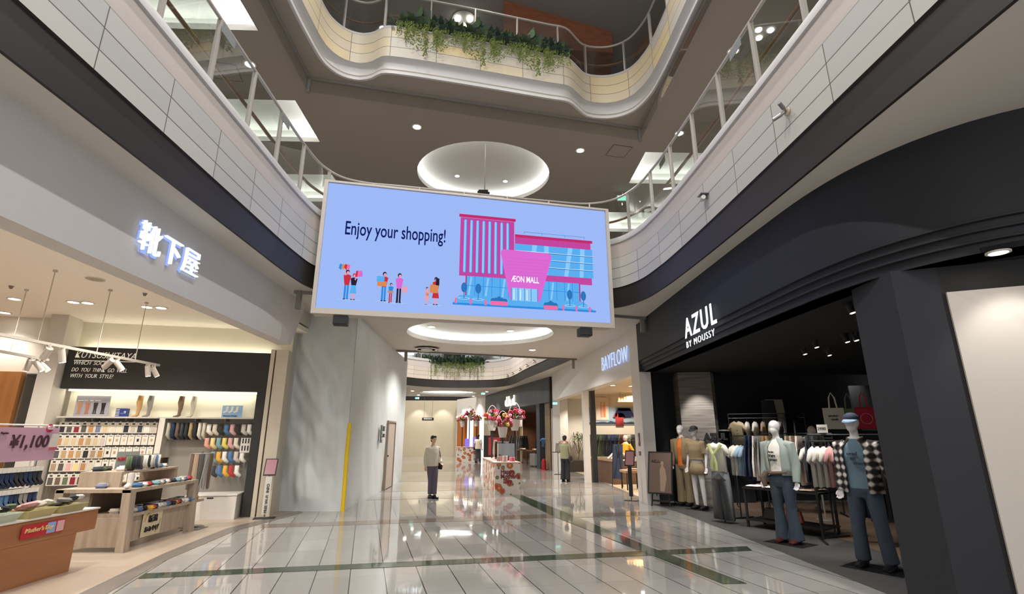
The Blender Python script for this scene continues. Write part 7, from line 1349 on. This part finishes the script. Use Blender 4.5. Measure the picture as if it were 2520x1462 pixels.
# ================================================================== MOTHER'S DAY DISPLAY IN THE WALKWAY
def floral():
    m = mat('floral_print', '#d8cfc4', 0.45); nt = m.node_tree; b = nt.nodes['Principled BSDF']; tc = nt.nodes.new('ShaderNodeTexCoord')
    v = nt.nodes.new('ShaderNodeTexVoronoi'); v.inputs['Scale'].default_value = 5.0; nt.links.new(tc.outputs['Object'], v.inputs['Vector'])
    r = nt.nodes.new('ShaderNodeValToRGB'); e = r.color_ramp.elements; e[0].position = 0.0; e[0].color = (*hexc('#c8a23e'), 1); e[1].position = 0.48; e[1].color = (*hexc('#dcd4ca'), 1)
    for p, c in ((0.2, '#c2492f'), (0.34, '#cf6a4a'), (0.42, '#63713f')): x = e.new(p); x.color = (*hexc(c), 1)
    r.color_ramp.interpolation = 'CONSTANT'; nt.links.new(v.outputs['Distance'], r.inputs[0]); nt.links.new(r.outputs[0], b.inputs['Base Color']); return m
flo = floral()
MX0, MX1, MY0, MY1 = 0.01, 0.74, 15.2, 19.0; MA = math.radians(7)
t = thing('display_table', (MX0, MY0), MA, "white floral wrapped display table reading Happy Mother's Day in the walkway", 'display table'); b = MB(); b.box(0, 0.73, 0, 3.6, 0.0, 0.84); b.build('wrapped_base', flo, t); b = MB(); b.box(-0.02, 0.75, -0.02, 3.62, 0.84, 0.87); b.build('table_top', mat('top_pinkish', '#c79d92', 0.5), t)
mdm = mat('ink_wine', '#7c2431', 0.6); 
for k, w_ in enumerate(('Happy', "Mother's", 'Day')): text('printed_words', w_, 0.17, mdm, t, (0.16 if k < 2 else 0.24, -0.008, 0.56 - 0.13 * k), sx=0.9, bold=0.004)
def acrylic(loc, w_, d, h, lab):
    t = thing('acrylic_case', loc, MA, lab, 'display case', 'acrylic cases on the floral table'); b = MB(); [b.box(x0, x1, y0, y1, 0.0, h) for x0, x1, y0, y1 in ((0, w_, 0, 0.006), (0, w_, d - 0.006, d), (0, 0.006, 0, d), (w_ - 0.006, w_, 0, d))]; b.box(0, w_, 0, d, h, h + 0.006); b.build('clear_box', glass_mat('acrylic_grey', '#cfcac8', 0.3), t); b = MB(); b.ring_tube([(w_ / 2, d / 2, 0), (w_ / 2, d / 2, 0.08), (w_ / 2 + 0.03, d / 2, 0.2)], [(w_ * 0.3, d * 0.3), (w_ * 0.25, d * 0.25), (w_ * 0.1, d * 0.1)], 10); b.build('gift_inside', mat('gift_grey', '#8f8683', 0.6, noise_s=12, noise_a=0.3), t, True)
acrylic((0.12, 16.2, 0.87), 0.5, 0.4, 0.5, 'clear case on the floral table, front one'); acrylic((0.0, 17.4, 0.87), 0.5, 0.4, 0.55, 'clear case on the floral table, rear one')
petals = [mat('petal_' + str(i), c, 0.6) for i, c in enumerate(('#8f1528', '#c23a58', '#d98aa0', '#a83a3a', '#cfa23e'))]; leafg = mat('leaf_mid', '#3f5a2f', 0.6, noise_s=8, noise_a=0.3)
def bouquet(x, y, z, lab, s=1.0, seed=1, pole=True):
    rnd = random.Random(seed); t = thing('flower_basket', (x, y, z), 0, lab, 'flower arrangement'); t.scale = (s, s, s)
    b = MB(); b.lathe([(0.0, 0), (0.09, 0.0), (0.12, 0.12), (0.15, 0.30), (0.14, 0.30), (0.0, 0.28)], n=18); b.build('white_vase', mat('vase_white', '#cfc9c4', 0.4), t, True)
    b = MB(); b.ring_tube([(0.17 * math.cos(PI * k / 12), 0, 0.3 + 0.45 * math.sin(PI * k / 12)) for k in range(13)], 0.009, 6); b.build('hoop_handle', MATS['vase_white'], t, True)
    b = MB()
    for k in range(70):
        d = Vector((rnd.gauss(0, 1), rnd.gauss(0, 1), abs(rnd.gauss(0, 0.7)))).normalized(); c = Vector((0, 0, 0.28)) + d * rnd.uniform(0.05, 0.22); q = d.cross(Vector((0.3, 0.2, 1))).normalized() * 0.025; b.add([c, c + d * 0.06 + q, c + d * 0.14, c + d * 0.06 - q], [(0, 1, 2, 3)])
    b.build('leaves', leafg, t)
    for i, pmx in enumerate(petals):
        b = MB()
        for k in range(6 if i < 3 else 3):
            d = Vector((rnd.gauss(0, 1), rnd.gauss(0, 0.9), abs(rnd.gauss(0.35, 0.7)))).normalized(); c = Vector((0, 0, 0.32)) + d * rnd.uniform(0.16, 0.32); r_ = rnd.uniform(0.035, 0.06)
            for j in range(7): a = 2 * PI * j / 7; b.ball(c + Vector((math.cos(a) * r_ * 0.6, rnd.uniform(-.01, .01), math.sin(a) * r_ * 0.6)), (r_ * 0.55, r_ * 0.35, r_ * 0.55), 6)
        b.build('blossoms', pmx, t, True)
    if pole: b = MB(); b.tube((0, 0, -z / s + 0.87 / s), (0, 0, 0.0), 0.025, 8); b.build('pole', dark, t)
    return t
for u, v, Y, lab, sd, s in ((1211, 1060, 18.2, 'flower basket with dark red and yellow blooms, leftmost over the floral table', 3, 1.15), (1237, 1077, 16.6, 'flower basket with pink and red blooms, nearest over the floral table', 5, 1.1), (1267, 1060, 16.9, 'tallest flower basket with red blooms and a high hoop, right over the floral table', 8, 1.2)):
    x, z = aty(u, v, Y); bouquet(x, Y, z, lab, s, sd)
x, z = aty(1278, 1050, 17.2); t = thing('hanging_picture', (x, 17.2, z), 0, 'small white picture tag hanging beside the tallest flower basket', 'picture'); b = MB(); b.box(-0.1, 0.1, 0, 0.01, 0, 0.3); b.build('card', packw, t); b = MB(); b.ring_tube([(0, -0.004, 0.05), (0, -0.004, 0.2), (0, -0.004, 0.26)], [(0.05, 0.002), (0.03, 0.002), (0.02, 0.002)], 8); b.build('printed_dress', petals[2], t); b = MB(); b.tube((0, 0, 0.3), (0, 0, 0.55), 0.005, 4); b.tube((0, 0, 0.55), (-0.2, 0, 0.5), 0.005, 4); b.tube((-0.1, 0.005, 0.0), (-0.1, 0.005, 0.87 - z), 0.008, 4); b.build('string', smk, t)
x, y = atz(1197, 1166, 0); t = thing('poster_stand', (-0.28, 21.2), 0.25, 'black panel with a red and pink poster behind the floral table', 'poster stand'); b = MB(); b.box(-0.16, 0.55, 0.0, 0.06, 0.1, 1.62); b.build('panel', dark, t); b = MB(); b.box(0.02, 0.52, -0.008, 0.0, 0.85, 1.55); b.build('red_poster', mat('poster_red', '#a83338', 0.5, noise_s=3, noise_a=0.4), t); b = MB(); b.ring_tube([(0.33, -0.012, 0.9), (0.33, -0.012, 1.2), (0.3, -0.012, 1.45)], [(0.14, 0.002), (0.12, 0.002), (0.06, 0.002)], 12); b.build('printed_figure', mat('poster_pale', '#cdb3ad', 0.6), t)
for q in (-0.1, 0.5): b = MB(); b.tube((q, 0.03, 0), (q, 0.03, 0.12), 0.02, 6); b.tube((q, -0.15, 0.01), (q, 0.2, 0.01), 0.015, 6); b.build('foot', dark, t)
# white totes and goods standing on the table
for k, (x, y, h) in enumerate(((0.30, 15.55, 0.16), (0.52, 15.7, 0.12), (0.15, 15.9, 0.14))): t = thing('gift_box', (x, y, 0.87), 0.3 * k, ['cream gift box at the front of the floral table', 'flat pink gift box at the front right of the floral table', 'pale gift box at the left of the floral table'][k], 'gift box'); b = MB(); b.box(-0.08, 0.08, -0.05, 0.05, 0, h); b.build('carton', [mat('pack_card'), petals[2], MATS['gift_grey']][k], t, bevel=0.006); b = MB(); b.box(-0.012, 0.012, -0.053, 0.053, 0, h + 0.003); b.build('ribbon', petals[k % 3], t)
# second, distant floral display
t = thing('display_table', (-2.35, 33.0), MA, 'distant floral wrapped display table before the orange shop', 'display table'); b = MB(); b.box(0, 1.25, 0, 1.2, 0, 0.9); b.build('wrapped_base', flo, t); b = MB(); b.box(-0.02, 1.27, -0.02, 1.22, 0.9, 0.93); b.build('table_top', MATS['top_pinkish'], t)
for k, (x, z) in enumerate(((-2.1, 2.15), (-1.65, 2.55), (-1.2, 2.2))): bouquet(x, 33.6, z, 'distant flower basket over the far floral table, %s' % ['left', 'middle', 'right'][k], 1.2, 20 + k)
t = thing('purple_lamp_case', (-1.9, 33.2, 0.93), 0, 'purple lit display case on the distant floral table', 'display case'); b = MB(); b.box(0, 0.3, 0, 0.2, 0, 0.5); b.build('case', mat('case_purple', '#6a58b0', 0.4, emit=0.6), t); b = MB(); b.box(0.5, 0.7, 0, 0.2, 0, 0.6); b.build('case_tall', MATS['case_purple'], t)
# ================================================================== PEOPLE
x, y = atz(1392, 1186, 0)
figure('person', (x, y), math.radians(150), 'person in olive jacket and black trousers with a dark shoulder bag, by the bright shop', 'person', skinm, s=0.90, face=True, hair='short', pose=dict(elR=(0.26, -0.05, 1.16), wrR=(0.2, -0.25, 1.15)), clothes=[('shirt', mat('jacket_olive', '#7d7a5e', 0.85, noise_s=12, noise_a=0.08), 0.88, 'long', 0.03), ('pants', mat('cloth_black', '#17171c', 0.85), 0.095, 0.10, 0.0), ('shoes', shoeb), ('bag', mat('bag_dark', '#2a211d', 0.6), -1)])
p_ = COL.objects[-1]
x, y = atz(1176, 1139, 0)
figure('person', (x, y), math.radians(170), 'distant person with long dark hair, cream top and blue jeans, walking away', 'person', skinm, s=0.95, face=True, hair='long', pose=dict(ankL=(-0.1, -0.12, 0.085), kneeL=(-0.1, -0.08, 0.5), ankR=(0.1, 0.16, 0.085), kneeR=(0.1, 0.03, 0.5)), clothes=[('shirt', fab('#d8cdb8'), 0.86, 'short', 0.04), ('pants', denim, 0.085, 0.085, 0.0), ('shoes', shoeb), ('bag', mat('bag_dark'), 1)])
x, y = atz(1061, 1226, 0)
figure('person', (x, y), math.radians(35), 'person in a cream top and grey violet trousers walking alone in the open walkway', 'person', skinm, s=0.90, face=True, hair='short', pose=dict(ankL=(-0.04, 0.02, 0.085), ankR=(0.05, -0.1, 0.085), kneeR=(0.06, -0.1, 0.5), kneeL=(-0.06, -0.02, 0.5), hipL=(-0.08, 0, 0.93), hipR=(0.08, 0, 0.93), wrR=(0.18, -0.2, 1.0), elR=(0.24, 0.0, 1.14)), clothes=[('shirt', fab('#d0c7b4'), 0.90, 'long', 0.02), ('pants', mat('cloth_violet', '#5d5563', 0.85, noise_s=10, noise_a=0.2), 0.072, 0.062, 0.03), ('shoes', shoeb), ('bag', mat('bag_dark'), 1)])
# ================================================================== TRAILING PLANTS ON THE BALCONIES
fol = [mat('foliage_a', '#3d5230', 0.6, noise_s=5, noise_a=0.4), mat('foliage_b', '#2c4038', 0.6, noise_s=5, noise_a=0.4), mat('vine', '#6e7d38', 0.6, noise_s=6, noise_a=0.3)]
def clump(seed):
    rnd = random.Random(seed); A = MB(); V_ = MB()
    for k in range(120):
        c = Vector((rnd.gauss(0, 0.16), rnd.uniform(-0.08, 0.12), rnd.uniform(-0.06, 0.10))); d = Vector((rnd.gauss(0, 0.8), rnd.gauss(-0.3, 0.6), abs(rnd.gauss(0.3, 0.7)))).normalized(); L = rnd.choice((rnd.uniform(0.1, 0.2), rnd.uniform(0.16, 0.34))); q = d.cross(Vector((rnd.random(), rnd.random(), 1))).normalized() * L * rnd.uniform(0.14, 0.3); A.add([c, c + d * L * 0.5 + q, c + d * L, c + d * L * 0.5 - q], [(0, 1, 2, 3)], k % 2)
    for k in range(34):
        x = rnd.choice((-0.22, -0.02, 0.2)) + rnd.gauss(0, 0.06); L = rnd.uniform(0.22, 0.62) * (1.25 - abs(x)); c = Vector((x, -0.10 + rnd.uniform(-0.03, 0.02), 0.0)); n = int(L / 0.035)
        for j in range(n):
            p = c + Vector((rnd.gauss(0, 0.012), rnd.gauss(0, 0.01), -0.035 * j)); a = rnd.uniform(0, PI); q = Vector((math.cos(a), math.sin(a) * 0.5, -0.6)) * 0.055; r_ = Vector((-math.sin(a), 0.3, 0)) * 0.018; V_.add([p, p + q * 0.5 + r_, p + q, p + q * 0.5 - r_], [(0, 1, 2, 3)])
    return A.mesh('foliage', fol[:2], uvs=1), V_.mesh('hanging_vines', fol[2], uvs=1)
CL = [clump(s) for s in (2, 5, 9)]
a, c = Vector((-2.2, 9.56)), Vector((1.5, 10.36)); d = (c - a).normalized(); n_ = 9
posn = ['leftmost', 'second from left', 'third from left', 'fourth from left', 'middle', 'fourth from right', 'third from right', 'second from right', 'rightmost']
for k in range(n_):
    p = a.lerp(c, (k + 0.25) / (n_ - 0.5)); t = thing('balcony_plant', (p.x, p.y, 10.72), math.atan2(d.y, d.x), 'trailing green plant in the third storey balcony planter, %s of nine' % posn[k], 'plant', 'plants of the third storey planter'); f_, v_ = CL[k % 3]; link('foliage', f_, t); link('hanging_vines', v_, t); sc = 0.8 + 0.4 * ((k * 5) % 3) / 2; t.scale = (sc, sc, sc)
for k in range(8):
    x = -4.35 + 3.3 * k / 7; y = 31.2 if x > -3.5 else 31.05; t = thing('balcony_plant', (x, y - 0.12, 5.95), 0, 'trailing green plant on the far balcony below the ceiling edge, %s of eight' % ['leftmost', 'second from left', 'third from left', 'fourth from left', 'fourth from right', 'third from right', 'second from right', 'rightmost'][k], 'plant', 'plants of the far balcony'); f_, v_ = CL[k % 3]; link('foliage', f_, t); link('hanging_vines', v_, t); t.scale = (1.1, 1.1, 1.5)
# ================================================================== FITTINGS ON THE FASCIAS
def cctv(x, y, z, rz, lab, kind='twin'):
    t = thing('fascia_spotlight' if kind == 'twin' else 'fascia_camera', (x, y, z), rz, lab, 'spotlight' if kind == 'twin' else 'camera', 'fittings on the white fascia')
    b = MB(); b.lathe([(0.0, 0), (0.05, 0.0), (0.05, 0.02), (0, 0.02)], n=14, M=Matrix.Rotation(PI / 2, 4, 'X')); b.build('wall_plate', mat('plate_cream', '#b9ad92', 0.5), t)
    st = mat('fitting_steel', '#8a8a8c', 0.3, 0.8)
    if kind == 'twin':
        for i_, q in enumerate((-1, 1)): b = MB(); b.tube((0, -0.02, 0), (q * 0.05, -0.07, 0.03 * q), 0.012, 8); b.tube((q * 0.03, -0.06, 0.02 * q), (q * 0.08, -0.14, 0.06 * q), 0.024, 10); b.build('lamp_head', st, t, True)
    else:
        b = MB(); b.tube((0, 0, 0.0), (0, -0.08, 0.0), 0.012, 8); b.build('arm', st, t); b = MB(); b.box(-0.08, 0.08, -0.16, -0.02, 0.05, 0.062); b.build('roof_plate', st, t); b = MB(); b.tube((-0.05, -0.1, 0.0), (0.07, -0.12, -0.01), 0.035, 12); b.build('camera_body', mat('cam_white', '#c9c6c0', 0.5), t, True)
for (u, v), k, lab in (((1938, 275), 'twin', 'chrome twin spotlight on the right white fascia, nearest the camera'), ((1745, 488), 'cam', 'small camera with a roof plate on the right white fascia'), ((1627, 610), 'twin', 'chrome twin spotlight on the right white fascia, near the screen')):
    yy, zz = atx(u, v, 3.43); cctv(3.43, yy, zz, -PI / 2, lab, k)
for i, (u, v) in enumerate(((1322, 889), (1304, 902), (1286, 913), (1268, 922), (1253, 931))):
    dm = min(((abs(aty(u, v, p.y)[0] - p.x)), p) for p in PF[:60]); p = dm[1]; zz = aty(u, v, p.y)[1]; zz = min(5.6, max(5.0, zz)); cctv(p.x - 0.03, p.y, zz, -PI / 2, 'tiny fitting on the far curved fascia, %s from the near end' % ['first', 'second', 'third', 'fourth', 'fifth'][i], 'twin')

# ================================================================== labels: things of one group that would read alike are told apart by their place in the row
def _px(o):
    m = o.matrix_world.translation; d = (Matrix.Rotation(-YAW, 3, 'Z') @ (Vector(m) - Vector((0, 0, EYE)))); c = math.cos(PITCH); s = math.sin(PITCH)
    return CX + F * d.x / max(0.1, d.y * c + d.z * s)
bpy.context.view_layer.update()
_by = {}
for o in scene.objects:
    if o.parent is None and o.get('label'): _by.setdefault(o['label'], []).append(o)
for lab, L in _by.items():
    n = len(L)
    if n < 2: continue
    L.sort(key=_px); NM = ['first', 'second', 'third', 'fourth', 'fifth', 'sixth', 'seventh', 'eighth', 'ninth', 'tenth']
    for i, o in enumerate(L):
        o['label'] = lab + (', left one' if i == 0 else ', right one') if n == 2 else (lab + ', ' + (['left', 'middle', 'right'][i] + ' one' if n == 3 else NM[i] + ' from left'))
for o in scene.objects:
    if o.parent is None and o.get('label') and len(o['label'].split()) > 16: print('LONG LABEL', o['label'])
